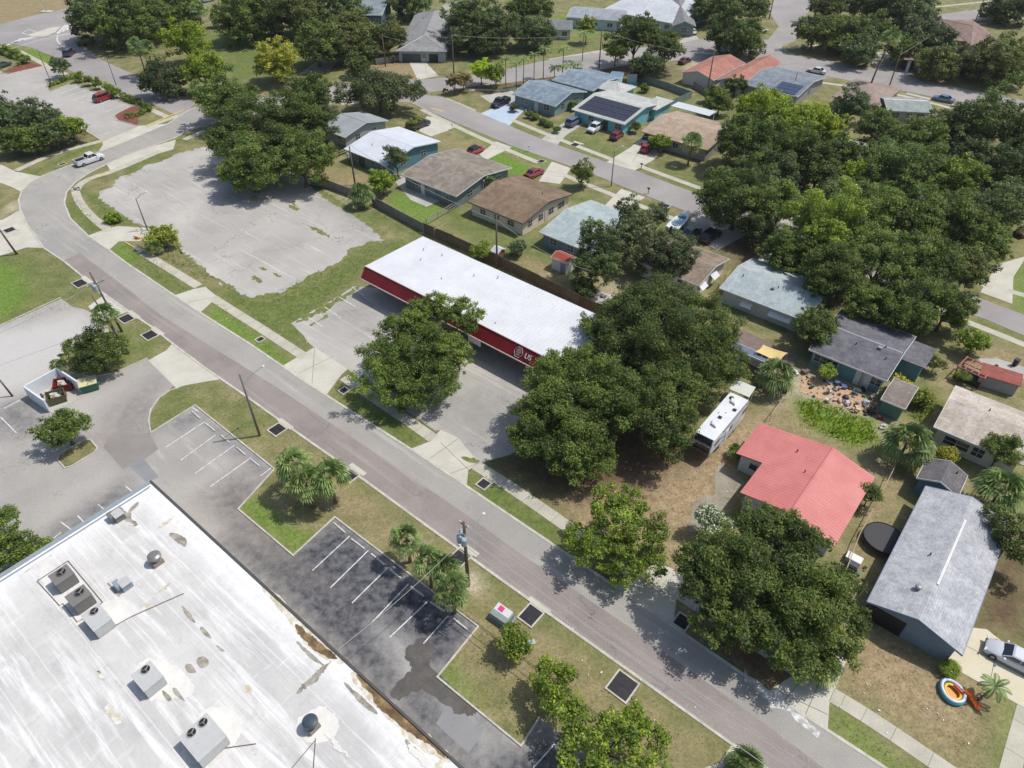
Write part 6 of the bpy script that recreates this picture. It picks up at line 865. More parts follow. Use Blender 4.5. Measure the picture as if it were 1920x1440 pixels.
# camper trailer
def camper():
    z=3.55; A=at(1302,812,z);B2=at(1338,829,z);C=at(1370,734,z); ux=(C-A).normalized(); uy=Vector((-ux.y,ux.x,0)); L=(C-A).length; W=abs((B2-A).dot(uy)); W=min(W,2.6); ctr=A+ux*L/2-uy*W/2
    r=thing('camper_trailer','long white fifth-wheel camper trailer with black front cap beside the coral roof','camper',(ctr.x,ctr.y,0),math.atan2(ux.y,ux.x)); x0,x1=-L/2,L/2; w=W/2
    sd=surf('camper_white',[(.3,S(214,216,220)),(.7,S(228,230,232))],scale=.8,fine=6,fa=.04,coord='obj',rough=.4)
    prof=[(x1,.65),(x1,z-.12),(x1-.12,z),(x0+.35,z),(x0+.05,z-.35),(x0-.25,2.5),(x0-.1,1.55),(x0+2.4,1.45),(x0+2.6,.65)]
    n=len(prof); vs=[(x,-w,q) for x,q in prof]+[(x,w,q) for x,q in prof]; MB().add(vs,[tuple(range(n)),tuple(range(2*n-1,n-1,-1))]+[(i,n+i,n+(i+1)%n,(i+1)%n) for i in range(n)]).build('body',sd,r)
    cap=MB(); pr=[(x0+.3,z-.03),(x0+.04,z-.34),(x0-.25,2.5),(x0-.12,1.62)]; o=.02
    vs=[(x-o,y,q) for x,q in pr for y in(-w+.12,w-.12)]; cap.add(vs,[(0,1,3,2),(2,3,5,4),(4,5,7,6)]); cap.build('front_cap',plain('cap_black',S(20,22,30),.2,spec=.8),r)
    cu=bpy.data.curves.new('lettering','FONT'); cu.body='REFLECTION'; cu.size=.36; cu.extrude=.01; cu.align_x='CENTER'; to=bpy.data.objects.new('t',cu); sc.collection.objects.link(to); me=bpy.data.meshes.new_from_object(to.evaluated_get(bpy.context.evaluated_depsgraph_get())); bpy.data.objects.remove(to)
    nx=Vector((-(z-.30-2.5),0,.31)).normalized(); nrm=Vector((-(z-.3-2.5),0,.31)).normalized(); up=Vector((.31,0,.75)).normalized(); rt=Vector((0,-1,0)); nn=rt.cross(up)
    M=Matrix(((rt.x,up.x,nn.x,x0-.27),(rt.y,up.y,nn.y,0),(rt.z,up.z,nn.z,2.62),(0,0,0,1))); me.transform(M); me.materials.clear(); me.materials.append(white_m); addobj('lettering',me,r)
    for x,k in((x0+2.6,'a'),(x1-1.6,'b')): m=MB(); m.lathe((0,0,0),[(.5,0),(.46,.26),(.3,.3)],4); o=m.build('air_conditioner',sd,r,False,(x,0.1,z),R(45)); o.scale=(1.25,.75,1) 
    for x,y in((x0+4.1,.1),(x0+6.3,-.65)): m=MB(); m.box((x,y,z+.04),(.42,.42,.1)); m.build('roof_hatch',black_m,r)
    MB().lathe((x0+8,.55,z),[(.28,0),(.26,.12),(.1,.18)],12).build('antenna_dome',black_m,r); m=MB(); m.cyl((x0+4.7,.55,z),.05,.12,8); m.build('vent_cap',black_m,r); m=MB(); m.cyl((x0+5.2,-.1,z),.05,.12,8); m.build('vent_cap',black_m,r)
    for s in(-1,1):
        for x,q,l,h in((x0+1.3,2.5,1.2,.5),(x0+4.8,2.1,1.0,.6),(x0+8.6,2.1,1.3,.6)): m=MB(); m.box((x,s*(w+.012),q),(l,.03,h)); m.build('window',cg_m,r)
        m=MB(); m.box((0,s*(w+.008),1.2),(L*.7,.016,.12)); m.box((x0+3.2,s*(w+.009),2.0),(2.6,.018,.1),0,0,.4); m.box((1.5,s*(w+.007),1.75),(4,.016,.07)); m.build('graphic_stripe',plain('graphic_grey',S(96,100,108),.5),r)
        for x in(1.2,2.2): m=MB(); m.tube([(x,s*(w-.3),.38),(x,s*(w-.04),.38)],.38,16); t=m.build('wheel',tyre_m,r); MB().tube([(x,s*(w-.05),.38),(x,s*(w-.02),.38)],.2,12).build('rim',rim_m,t)
    m=MB(); m.box((x0+.9,.7,.7),(.12,.12,1.5)); m.box((x0+.9,-.7,.7),(.12,.12,1.5)); m.build('landing_leg',steel_m,r); MB().box((x0+4,-w-.02,1.6),(.75,.05,1.8)).build('door',sd,r)
    MB().tube([(x0+2.5,-w-.06,z-.15),(x0+8.5,-w-.06,z-.15)],.07,8).build('awning_roll',plain('awn_grey',S(120,122,128)),r)
camper()
# boat on trailer
def boat():
    a=at(1262,430,.6);b=at(1287,406,.6); rz=math.atan2(b.y-a.y,b.x-a.x); c=(a+b)/2; r=thing('boat','white motor boat on a trailer beside the dark coupe','boat',(c.x,c.y,0),rz); L=7; m=MB(); ring=[]
    for f,w,zk in((0,1.15,.45),(.3,1.2,.42),(.6,1.1,.45),(.82,.7,.6),(1,.05,1.0)):
        x=-L/2+f*L; ring+=[(x,-w,1.25+f*.2),(x,-w*.85,.8),(x,0,zk),(x,w*.85,.8),(x,w,1.25+f*.2),(x,w*.82,1.27+f*.2),(x,0,1.0 if f<.6 else 1.3+f*.2),(x,-w*.82,1.27+f*.2)]
    k=8; m.add(ring,[(i*k+j,i*k+(j+1)%k,(i+1)*k+(j+1)%k,(i+1)*k+j) for i in range(4) for j in range(k)]+[tuple(range(7,-1,-1)),tuple(range(32,40))]); m.build('hull',plain('boat_white',S(226,230,232),.3,coat=.4),r)
    MB().extx([(-.7,1.3),(-.5,1.75),(.5,1.75),(.7,1.3)],.3,.9).build('windshield',plain('boat_blue_glass',S(110,160,190),.1),r); MB().box((-.9,0,1.2),(2.6,1.5,.1)).build('cockpit_floor',plain('cockpit',S(150,190,210),.6),r); MB().box((-L/2-.2,0,1.1),(.4,.4,.9)).build('outboard_motor',black_m,r)
    t=MB(); [t.tube([(x0,y0,.45),(x1,y1,.45)],.05,6) for x0,y0,x1,y1 in((-3,-.9,2,-.9),(-3,.9,2,.9),(2,-.9,4.3,0),(2,.9,4.3,0),(-1.4,-1.1,-1.4,1.1))]; t.build('trailer_frame',steel_m,r)
    for s in(-1,1): MB().tube([(-1.4,s*1.1,.32),(-1.4,s*1.3,.32)],.32,14).build('wheel',tyre_m,r)
boat()
# ---------------- poles and cables ----------------
wood_m=surf('pole_wood',[(.3,S(96,84,74)),(.7,S(130,118,106))],scale=2,fine=8,fa=.25,coord='obj'); cpole=plain('concrete_pole',S(120,116,110),.8); cool=plain('transformer_grey',S(168,186,196),.45); ins=plain('insulator',S(206,212,216),.3)
def utility(label,base,h,lean=(0,0),r0=.17,arms=(),cans=0,lamp=None,name='utility_pole',m=None):
    p=at(*base); r=thing(name,label,name.replace('_',' '),(p.x,p.y,0)); MB().tube([(0,0,-.1),(lean[0]*.5,lean[1]*.5,h*.5),(lean[0],lean[1],h)],[r0,r0*.85,r0*.65],10).build('pole',m or wood_m,r,True)
    at_=lambda f:Vector((lean[0]*f,lean[1]*f,h*f))
    for f,l,a in arms:
        q=at_(f); dx,dy=math.cos(a)*l/2,math.sin(a)*l/2; MB().tube([q+Vector((-dx,-dy,0)),q+Vector((dx,dy,0))],.06,6).build('cross_arm',wood_m,r)
        for k in(-.95,0,.95): MB().lathe(q+Vector((dx*k,dy*k,.05)),[(.04,0),(.09,.06),(.05,.12),(.08,.18),(.02,.24)],8).build('insulator',ins,r)
    for i in range(cans):
        q=at_(.78); a=GA+[-2.2,-1.0,-3.4][i]; c=q+Vector((math.cos(a)*.48,math.sin(a)*.48,-.5)); t=MB(); t.lathe(c,[(.26,0),(.28,.1),(.28,.85),(.2,.95),(.06,1.0)],14); o=t.build('transformer',cool,r,False)
        for k in(-1,1): MB().lathe(c+Vector((.12*k,0,.92)),[(.04,0),(.07,.1),(.03,.2)],8).build('bushing',ins,o)
    if lamp:
        f,dx,dy,dz=lamp; q=at_(f); e=q+Vector((dx,dy,dz)); md=q.lerp(e,.5)+Vector((0,0,.25)); am=MB().tube([q,md,e],.045,6).build('lamp_arm',steel_m,r); u=(e-md).normalized(); MB().lathe(e-Vector((0,0,.09)),[(.04,0),(.15,.05),(.16,.12),(.05,.18)],10).build('lamp_head',plain('lamp_white',S(224,226,224),.4),r)
        tag(r,cat='street light') if not cans else None
    return r
NX,NY=math.cos(GA+R(90)),math.sin(GA+R(90))
utility('leaning street light on the grass point, its line shadow crossing the stalls',(487,817),9.5,r0=.15,lamp=(.84,2.9*NX,2.9*NY,.9),name='street_light',m=cpole)
utility('utility pole with transformer cans and a long lamp arm beside the palms',(878,1098),9.8,r0=.2,cans=3,arms=[(.96,1.0,GA)],lamp=(.72,3.0*NX-.3,3.0*NY+.3,.7))
utility('left pole of the double utility poles, with transformers and a cross arm',(229,622),9.6,lean=(-.9,.2),cans=3,arms=[(.82,2.4,GA+R(90))]); utility('bracing wooden pole beside the dry-skirted palm',(221,632),6.6,lean=(-1.3,.5),r0=.14)
utility('tall dark wooden pole at the left edge by the concrete apron',(32,477),6.6,lean=(-.9,-.2)); utility('short dark pole beside the dumpster enclosure',(24,743),3.6,lean=(-.5,0),r0=.13)
utility('street light with curved arm at the vacant lot entrance',(277,432),5.9,r0=.12,lamp=(.97,1.6,.9,.9),name='street_light',m=cpole); utility('slim street light with curved arm on the residential street sidewalk',(1146,349),7.0,r0=.11,lamp=(.96,1.6,1.3,.5),name='street_light',m=cpole)
utility('wooden utility pole behind the store back fence by the beige house',(932,503),9.2); utility('wooden utility pole in the yard behind the vacant lot fence',(666,347),7.6,cans=1); utility('utility pole in front of the wide dark oak on the upper street',(851,138),9.5,lamp=(.75,-2.2,-.5,.3)); utility('pole before the olive oak at the top street corner',(723,125),8); utility('pole by the verge in the middle of the upper street',(1123,128),9.5); utility('pole rising in front of the terracotta roofs',(1326,172),9.5)
utility('pole between the dry palm and the blue-grey car on the upper street',(1664,172),9.5); utility('pole left of the dark oak trunk on the upper street verge',(1612,40),8); utility('small pole near the solar-roof house corner',(1484,180),5.5,r0=.1); utility('pole at the far top right lawn',(1828,42),8); utility('pole at the top beside the side road',(1442,36),9)
for l,b,h_ in (('light pole on the hedge island of the upper parking lot',(95,153),7.5),('light pole in the middle of the clipped hedge row',(218,160),6.5)): utility(l,b,h_,r0=.09,lamp=(.99,-.8,.2,.05),name='street_light',m=plain('lamp_bronze',S(70,72,70),.5))
r=utility('white flag-like sign mast in the brown field at the top left',(88,22),9,r0=.18,m=white_m,name='mast'); MB().box((0,0,.1),(3.4,2,.2)).build('footing',conc_m,r)
cab=plain('cable_pale',S(178,176,172),.6)
def cable(label,A,B2,sag=.6,rr=.032):
    m=MB(); A=Vector(A);B2=Vector(B2); P=[A.lerp(B2,i/14)-Vector((0,0,sag*4*(i/14)*(1-i/14))) for i in range(15)]; o=m.build('x',cab) if False else m.tube(P,rr,5).build('cable',cab); tag(o,label,'cable','overhead cables')
b=at(878,1098); e=b+Vector((math.cos(GA),math.sin(GA),0))*42; b2=at(229,622)
for k,(o,z) in enumerate(((-.5,8.9),(.2,9.3),(.5,7.2),(0,6.4))):
    off=Vector((NX*o,NY*o,0)); 
    cable(['overhead cable above the grass strip, nearest the parking side','highest overhead cable over the road edge','overhead cable above the road edge towards the bottom corner','lowest thick cable running off the bottom of the photo'][k],b+off+Vector((0,0,z)),e+off+Vector((0,0,z)),.8)
cable('dark service cable from the double utility poles down to the left lot',b2+Vector((-.9,.2,8)),at(-40,640,5),.5)
for k,(A,B3,zz,l) in enumerate([((851,138),(1123,128),9.2,'cable over the left part of the upper street'),((1123,128),(1326,172),9.2,'cable from the mid-street pole to the terracotta house pole'),((851,138),(723,125),8,'cable from the street light pole to the corner pole'),((932,503),(666,347),8.4,'back-yard cable above the board fence'),((932,503),(1100,600),8.6,'back-yard cable behind the white store roof'),((1326,172),(1484,180),8,'cable above the terracotta roof wing'),((1664,172),(1828,42),8.5,'cable crossing the oaks at upper right')]):
    cable(l,at(*A)+Vector((0,0,zz)),at(*B3)+Vector((0,0,zz*.95)),1.0,.03)
cable('service drop from the transformer pole down to the edge of the big white roof',at(878,1098)+Vector((0,0,7.6)),at(636,1216,5.4),.5,.025)
# ---------------- street furniture and small things ----------------
grate_m=surf('drain_grate',[(.3,S(46,46,50)),(.7,S(66,66,70))],scale=2,fine=8,fa=.2,coord='obj')
for lab,u,v,s,w_ in [('large black drain grate beside the white and pink box',995,1154,1.75,1.5),('largest black drain grate with a seam, left of the road at the bottom',1167,1287,2.0,1.9),('drain grate in concrete frame near the leaning street light',520,806,1.5,1.5),('drain grate half hidden by the right palm of the triple cluster',655,893,1.5,1.5),('drain grate at the foot of the transformer pole',862,1046,1.7,1.5),('drain grate right of the dry-skirted palm, with tilted flap',237,598,1.5,1.8),('drain grate on the grass near the driveway curve',281,629,1.5,1.8),('drain grate on the upper left lawn next to the road',150,532,1.5,2.0),('drain grate on the concrete apron at the left edge',18,432,1.5,1.5),('small drain inlet on the verge by the store driveway',488,637,.9,.8),('small drain inlet under the lot oak',645,733,.9,.9),('dark drain inlet in the shaded verge by the big oak',907,908,1.1,1.1),('drain inlet in the brown mulch under the lower right oak',1279,1166,1.3,1.2),('drain grate with blue marker on the residential verge',1078,272,1.6,1.4),('drain grate near the mailbox on the residential street',1248,387,1.4,1.2),('drain grate on the verge above the maroon car',1015,303,1.3,1.2),('dark utility cover in the road bend edge',142,356,.8,.6),('dark drain at the bend verge near the pickup',117,308,1.2,.8)]:
    p=at(u,v); r=thing('storm_drain',lab,'storm drain',(p.x,p.y,.0),GA); fr=.15; MB().box((0,s/2+fr/2,.04),(w_+2*fr,fr,.13)).box((0,-s/2-fr/2,.04),(w_+2*fr,fr,.13)).box((w_/2+fr/2,0,.04),(fr,s,.13)).box((-w_/2-fr/2,0,.04),(fr,s,.13)).build('frame',kerb_m,r)
    m=MB(); nb=int(w_/.12); [m.box((-w_/2+(i+.5)*w_/nb,0,.055),(.07,s,.03)) for i in range(nb)]; m.box((0,0,.05),(w_,.08,.03)); g=m.build('grate',grate_m,r); MB().box((0,0,.02),(w_,s,.03)).build('pit',black_m,g)
    if s>1.45 and u<1100 : MB().box((0,s/2+fr+.32,.05),(w_+1.0,.6,.12)).build('throat_slab',conc_m,r)
# mailboxes
for lab,u,v in [('black mailbox at the corner of the pale driveway near the white metal roof',848,243),('white mailbox post on the green verge of the residential street',992,284),('dark mailbox by the residential sidewalk near the far big oak shade',1215,364),('mailbox beside the drive of the tan-roofed house',1202,318),('mailbox by the fork of the upper sidewalk',835,176)]:
    p=at(u,v); r=thing('mailbox',lab,'mailbox',(p.x,p.y,0),GA); mm=white_m if 'white' in lab else black_m; MB().box((0,0,.55),(.1,.1,1.1)).build('post',mm,r); MB().extx([(-.12,1.05),(-.12,1.2),(-.07,1.28),(.07,1.28),(.12,1.2),(.12,1.05)],-.26,.26).build('box',mm,r)
# fences
def fence(label,poly,h,m,name='wooden_fence',post=2.4,rail=False,world=False,thick=.05):
    P=[at(*p) for p in poly]; o=P[0]; r=thing(name,label,'fence',tuple(o)); mb=MB(); pb=MB(); n=0
    for a,b in zip(P,P[1:]):
        a=a-o;b=b-o;L=(b-a).length; ang=math.atan2((b-a).y,(b-a).x); k=max(1,int(L/post))
        for i in range(k):
            c=a.lerp(b,(i+.5)/k); hh=h*(1+.02*math.sin(n*2.1))
            if rail: [mb.box((c.x,c.y,z),(L/k,thick,.14),ang) for z in (.3,.75,1.2)[:int(h/.4)]]
            elif name=='chain_link_fence': mb.tube([a.lerp(b,i/k)+Vector((0,0,h)),a.lerp(b,(i+1)/k)+Vector((0,0,h))],.05,5)
            else: mb.box((c.x,c.y,hh/2),(L/k-.01,thick,hh),ang)
            q=a.lerp(b,i/k); MB().box((q.x,q.y,(h+.08)/2),(.1,.13,h+.08),ang).build('post',m,r) if (name!='chain_link_fence' ) else MB().cyl((q.x,q.y,0),.035,h,6).build('post',m,r); n+=1
    mb.build('rails' if rail or name=='chain_link_fence' else 'boards',m,r); return r
fwood=surf('fence_wood',[(.3,S(96,86,76)),(.7,S(128,116,104))],scale=.8,fine=5,fa=.2,coord='obj',lines=[(0,.16,.12,.6),(1,.16,.12,.6)]); fgrey=surf('fence_grey',[(.3,S(120,118,112)),(.7,S(150,147,140))],scale=.8,fine=5,fa=.2,coord='obj',lines=[(0,.16,.12,.7),(1,.16,.12,.7)]); fbr=surf('fence_brown',[(.3,S(92,74,58)),(.7,S(122,100,82))],scale=.8,fine=5,fa=.2,coord='obj',lines=[(0,.16,.12,.6),(1,.16,.12,.6)]); ftan=plain('tan_pipe',S(186,168,140),.6)
fence('grey weathered board fence between the vacant lot weeds and the back yards',[(585,345),(612,352),(700,384),(795,436)],1.7,fgrey); fence('dark brown board fence running behind the white store roof',[(796,437),(850,460),(882,475),(940,501),(1085,573)],1.9,fwood); fence('grey open-rail fence climbing between the shingle-roofed houses',[(800,422),(842,398),(880,375)],1.3,plain('fr',S(160,156,146),.8),rail=True); fence('low brown fence piece behind the big central oak',[(1085,573),(1120,588),(1180,612)],1.8,fbr)
fence('brown board fence between the yellow fan palm and the big oak',[(1383,692),(1440,722),(1475,738)],1.8,fwood); fence('pale green-grey wall fence behind the solar-panelled house',[(1192,150),(1250,168),(1295,185),(1240,208)],1.7,plain('fence_sage',S(128,142,134),.8)); fence('tan pipe fence line between the coral and grey shingle yards',[(1570,1108),(1605,1015),(1650,930),(1680,870)],1.2,ftan,name='chain_link_fence'); fence('short tan pipe fence at the camper yard corner',[(1442,790),(1470,752)],1.2,ftan,name='chain_link_fence')
fence('white vinyl fence at the top right of the grey hip-roofed yard',[(845,45),(830,22),(868,8)],1.8,white_m); fence('white picket fence strip beside the wide garage of the grey hip roof',[(705,120),(775,110)],1.4,plain('pf',S(190,190,186),.7)); fence('dark railing fence by the grey metal roof behind the oak',[(618,300),(655,286)],1.4,black_m,rail=True); fence('pair of pale leaning boards between the awning house and pale blue roof',[(1345,548),(1368,515)],1.5,ftan,rail=True); fence('grey fence between the terracotta house and the woods',[(1300,165),(1345,192),(1370,200)],1.6,fgrey); fence('chain fence stub at the back corner of the store',[(815,448),(832,440)],1.8,steel_m,name='chain_link_fence')
fence('white fence at the back of the ice-blue house garden',[(1075,30),(1108,62)],1.4,_mc['white_trim'])
# dumpster enclosure
z=2.0; a=at(44,724,z);b=at(106,690,z);c=at(140,730,z); ux=(b-a).normalized(); L=(b-a).length; dpt=4.6; r=thing('dumpster_enclosure','white three-sided masonry dumpster enclosure at the left','enclosure',(a.x,a.y,0),math.atan2(ux.y,ux.x)); wm_=wallm('enclosure',S(206,210,214))
MB().box((L/2,0,1),(L,.2,2)).box((0,-dpt/2,1),(.2,dpt,2)).box((L,-dpt/2,1),(.2,dpt,2)).build('wall',wm_,r); MB().box((L/2,-dpt/2,.04),(L,dpt+1,.05)).build('slab',conc2_m,r)
def dumpster(label,u,v,rz,m,open_=True,col=None):
    p=at(u,v,.7); r=thing('dumpster',label,'dumpster',(p.x,p.y,0.06),rz); b=MB(); l,w,h=1.05,.8,1.15
    b.add([(-l*.92,-w*.85,.12),(l*.92,-w*.85,.12),(l*.92,w*.85,.12),(-l*.92,w*.85,.12),(-l,-w,h),(l,-w,h),(l,w,h+.15),(-l,w,h+.15)],[(3,2,1,0),(0,1,5,4),(1,2,6,5),(2,3,7,6),(3,0,4,7)]); b.add([(-l*.86,-w*.8,.18),(l*.86,-w*.8,.18),(l*.86,w*.8,.18),(-l*.86,w*.8,.18),(-l*.93,-w*.93,h),(l*.93,-w*.93,h),(l*.93,w*.93,h+.15),(-l*.93,w*.93,h+.15)],[(0,1,2,3),(4,5,1,0),(5,6,2,1),(6,7,3,2),(7,4,0,3)]); b.add([(-l,-w,h),(l,-w,h),(l,w,h+.15),(-l,w,h+.15),(-l*.93,-w*.93,h),(l*.93,-w*.93,h),(l*.93,w*.93,h+.15),(-l*.93,w*.93,h+.15)],[(0,1,5,4),(1,2,6,5),(2,3,7,6),(3,0,4,7)]); b.build('bin',m,r)
    for s in(-1,1): MB().box((s*(l+.05),0,.75),(.1,1.0,.16)).build('lift_pocket',m,r)
    if open_:
        rnd=random.Random(3); cs=[S(206,190,150),S(220,214,206),S(176,140,100),S(200,198,196),S(90,80,74)]
        for i in range(12): MB().box((rnd.uniform(-.7,.7),rnd.uniform(-.5,.5),.75+rnd.uniform(0,.35)),(rnd.uniform(.25,.55),rnd.uniform(.2,.45),rnd.uniform(.1,.3)),rnd.uniform(0,3),rnd.uniform(-.4,.4),rnd.uniform(-.3,.3)).build('rubbish',plain('rub%d'%(i%5),cs[i%5],.8),r)
    else:
        for s in(-1,1): MB().add([(s*.02,-w-.05,h+.03),(s*l,-w-.05,h+.03),(s*l,w+.03,h+.2),(s*.02,w+.03,h+.2),(s*.02,-w-.05,h+.09),(s*l,-w-.05,h+.09),(s*l,w+.03,h+.26),(s*.02,w+.03,h+.26)],[(0,1,2,3),(7,6,5,4),(0,4,5,1),(1,5,6,2),(2,6,7,3),(3,7,4,0)]).build('lid',col,r)
dumpster('open olive dumpster heaped with boxes in front of the white enclosure',106,745,GA+R(72),plain('olive_bin',S(96,94,62),.7)); dumpster('green dumpster with pale yellow lids right of the enclosure',167,722,GA+R(68),plain('green_bin',S(52,110,88),.6),False,plain('lid_yellow',S(212,208,158),.6)); dumpster('red bin standing inside the white enclosure',119,722,GA+R(60),plain('red_bin',S(128,34,38),.7))
for i,(u,v,s,cc,l) in enumerate([(92,712,.9,S(206,200,184),'pale broken board leaning inside the white enclosure'),(70,734,.7,S(190,186,170),'second pale board on the floor of the white enclosure'),(80,745,.5,S(80,78,84),'dark bag of rubbish by the enclosure end wall'),(92,738,.6,S(216,210,204),'white cardboard box beside the open dumpster')]): p=at(u,v,.2); tag(MB().box((0,0,.25),(s,s*.5,.4),.2*i,.3,.2).box((.1,.1,.5),(s*.6,s*.4,.2),.6).build('discarded_box',plain('disc%d'%i,cc,.8),None,False,(p.x,p.y,0.07),i*.8),l,'rubbish')
# box with white and pink sticker
p=at(941,1152,.7); r=thing('utility_cabinet','grey-green utility cabinet topped by a white and pink sign sheet','utility cabinet',(p.x,p.y,0),GA+R(2)); MB().box((0,0,.45),(1.9,1.3,.9)).box((0,0,.05),(2.2,1.6,.1)).build('cabinet',plain('cabinet_grey',S(138,152,152),.5),r); f=MB().box((-.05,.3,.94),(1.7,.75,.06),0,.15).build('sheet',white_m,r); MB().box((-.3,.3,.985),(.55,.5,.02),0,.15).build('pink_print',plain('pink',S(226,60,140),.6),f)
p=at(997,1204,.1); r=thing('meter_box','small pale meter box lid on the grass by the fluffy tree','meter box',(p.x,p.y,0),.3); MB().box((0,0,.06),(.6,.45,.12)).build('lid',conc_m,r); MB().box((0,0,.125),(.5,.35,.02)).build('inset',plain('meter_inset',S(160,190,196),.6),r)
p=at(264,445,.3); MBo=MB().box((0,0,.3),(.9,.06,.5),.3,.3).box((.3,.2,.15),(.5,.4,.25),.8).build('road_barrier',plain('safety_orange',S(226,140,40),.6),None,False,(p.x-.8,p.y,0),GA); tag(MBo,'small orange road barrier beside the yellow-green bush','road barrier')
r=thing('bike_rack','grey metal pipe bench frame on the sidewalk by the vacant lot bush','bench',tuple(at(262,472))[:2]+(0,),GA); m=MB(); [m.box((0,y,.45),(2.2,.09,.05)) for y in(-.3,-.15,0,.15,.3)]; m.build('seat',steel_m,r); [MB().box((x,0,.22),(.06,.7,.44)).build('leg',steel_m,r) for x in(-1,1)]; MB().box((0,.4,.75),(2.2,.05,.3)).build('backrest',steel_m,r); r.name='bench'
# trampoline
p=at(1658,1008,.85); r=thing('trampoline','round black trampoline in the yard beside the grey shingle roof','trampoline',(p.x,p.y,0)); MB().lathe((0,0,.78),[(1.6,0),(1.6,.04),(.1,.0)],36).build('mat',plain('mat_black',S(52,52,60),.7),r); m=MB(); m.tube([(1.95*math.cos(i*math.pi/20),1.95*math.sin(i*math.pi/20),.85) for i in range(41)],.06,6); m.build('rim',black_m,r); m=MB(); m.lathe((0,0,.8),[(1.6,.02),(1.95,.05)],36); m.build('safety_pad',plain('pad_dark',S(44,44,52),.6),r)
for k in range(6): t=k*math.pi/3; MB().cyl((1.95*math.cos(t),1.95*math.sin(t),0),.04,.85,6).build('leg',black_m,r)
# toy pool with slide
p=at(1786,1300,.2); r=thing('inflatable_pool','blue and yellow inflatable toy pool with orange slide on the front lawn','inflatable pool',(p.x,p.y,0.03),R(100)); T2=lambda rx,ry,rr,z,m,n: (lambda mb:(mb.tube([(rx*math.cos(i*math.pi/16)*(1+.12*math.cos(i*math.pi/16)),ry*math.sin(i*math.pi/16),z) for i in range(33)],rr,8),mb.build(n,m,r,True)))(MB())
T2(1.0,.85,.2,.2,plain('pool_blue',S(60,170,196),.35),'outer_tube'); T2(.98,.84,.14,.42,plain('pool_white',S(206,222,232),.35),'upper_tube'); T2(.68,.56,.13,.3,plain('pool_yellow',S(240,190,70),.35),'inner_tube'); MB().cyl((0,0,.03),.75,.06,20).build('floor',plain('pool_orange',S(232,150,60),.4),r)
MB().box((.1,-.55,.42),(.9,.14,.3),.25).build('red_wall',plain('pool_red',S(200,40,50),.4),r)
m=MB(); sl=[(-.1,-.95,.75,.3),(-.5,-1.15,.6,.22),(-.95,-1.3,.35,.2),(-1.35,-1.4,.15,.26),(-1.6,-1.5,.08,.34)]
vs=[]
for x,y,zz,w_ in sl: vs+=[(x+w_*.3,y-w_,zz),(x+w_*.25,y-w_*.8,zz-.1),(x-w_*.25,y+w_*.8,zz-.1),(x-w_*.3,y+w_,zz),(x-w_*.3,y+w_,0),(x+w_*.3,y-w_,0)]
m.add(vs,[(i*6+j,i*6+(j+1)%6,(i+1)*6+(j+1)%6,(i+1)*6+j) for i in range(4) for j in range(6)]+[(5,4,3,2,1,0),(24,25,26,27,28,29)]); m.build('slide',plain('slide_orange',S(238,110,28),.4),r)
# covered patio by the pale blue house, shade sail, cluttered yard
r=thing('glass_patio_roof','long low patio roof of bluish panels beside the pale blue house','patio cover',tuple(at(1406,660,2.1))[:2]+(0,),GA); m=MB(); L=(at(1435,672,2.1)-at(1378,640,2.1)).length
for i in range(6): MB().box((-L/2+(i+.5)*L/6,0,2.12),(L/6-.08,1.35,.05)).build('panel',plain('panel_glass',S(110,122,146),.15,spec=.7),r)
MB().box((0,-.8,1.0),(L,.1,2.0)).box((0,-.72,2.08),(L,.14,.1)).box((0,.72,2.08),(L,.1,.1)).build('frame',_mc['stucco_pale_grey'],r)
p=at(1446,662,2.4); r=thing('shade_sail','pale yellow four-cornered shade sail over the patio','shade sail',(p.x,p.y,0),GA); vs=[];n=7
for i in range(n):
    for j in range(n): u_,v_=i/(n-1)*2-1,j/(n-1)*2-1; k=1-.12*(1-v_*v_); k2=1-.12*(1-u_*u_); vs.append((u_*1.7*k,v_*1.2*k2,2.4+.15*u_*v_-.1*(1-u_*u_)*(1-v_*v_)))
MB().add(vs,[(i*n+j,(i+1)*n+j,(i+1)*n+j+1,i*n+j+1) for i in range(n-1) for j in range(n-1)]).build('sail',plain('sail_yellow',S(222,196,130),.8),r); [MB().cyl((x*1.7,y*1.2,0),.04,2.45,6).build('post',steel_m,r) for x in(-1,1) for y in(-1,1)]
r=thing('carport_shed','small white lean-to shelter at the tail of the camper trailer','shelter',tuple(at(1392,728,2.0))[:2]+(0,),GA+R(4)); MB().box((0,0,2.0),(2.6,2.0,.07),0,.1).build('roof',plain('lean_white',S(212,216,206),.5),r); [MB().box((x,y,.97),(.08,.08,1.94)).build('post',white_m,r) for x in(-1.2,1.2) for y in(-.85,.85)]
def chair(label,u,v,rz,m):
    p=at(u,v,.3); r=thing('plastic_chair',label,'chair',(p.x,p.y,0.02),rz); MB().box((0,0,.43),(.5,.5,.04)).build('seat',m,r); MB().box((-.27,0,.72),(.05,.5,.55),0,0,-.15).build('backrest',m,r); [MB().box((x,y,.21),(.05,.05,.42)).build('leg',m,r) for x in(-.22,.22) for y in(-.22,.22)]; [MB().box((0,y,.64),(.5,.05,.04)).build('armrest',m,r) for y in(-.27,.27)]
chair('white plastic chair standing upright on the flagstones',1555,734,.4,white_m); chair('white plastic chair tipped forward at the weed edge below the other',1552,750,2.2,white_m); chair('teal plastic chair near the white double doors of the teal house',1604,734,1.2,plain('teal_plastic',S(70,150,160),.5)); chair('grey chair between the flagstones and the drab shed',1636,744,2.8,steel_m)
rnd=random.Random(8)
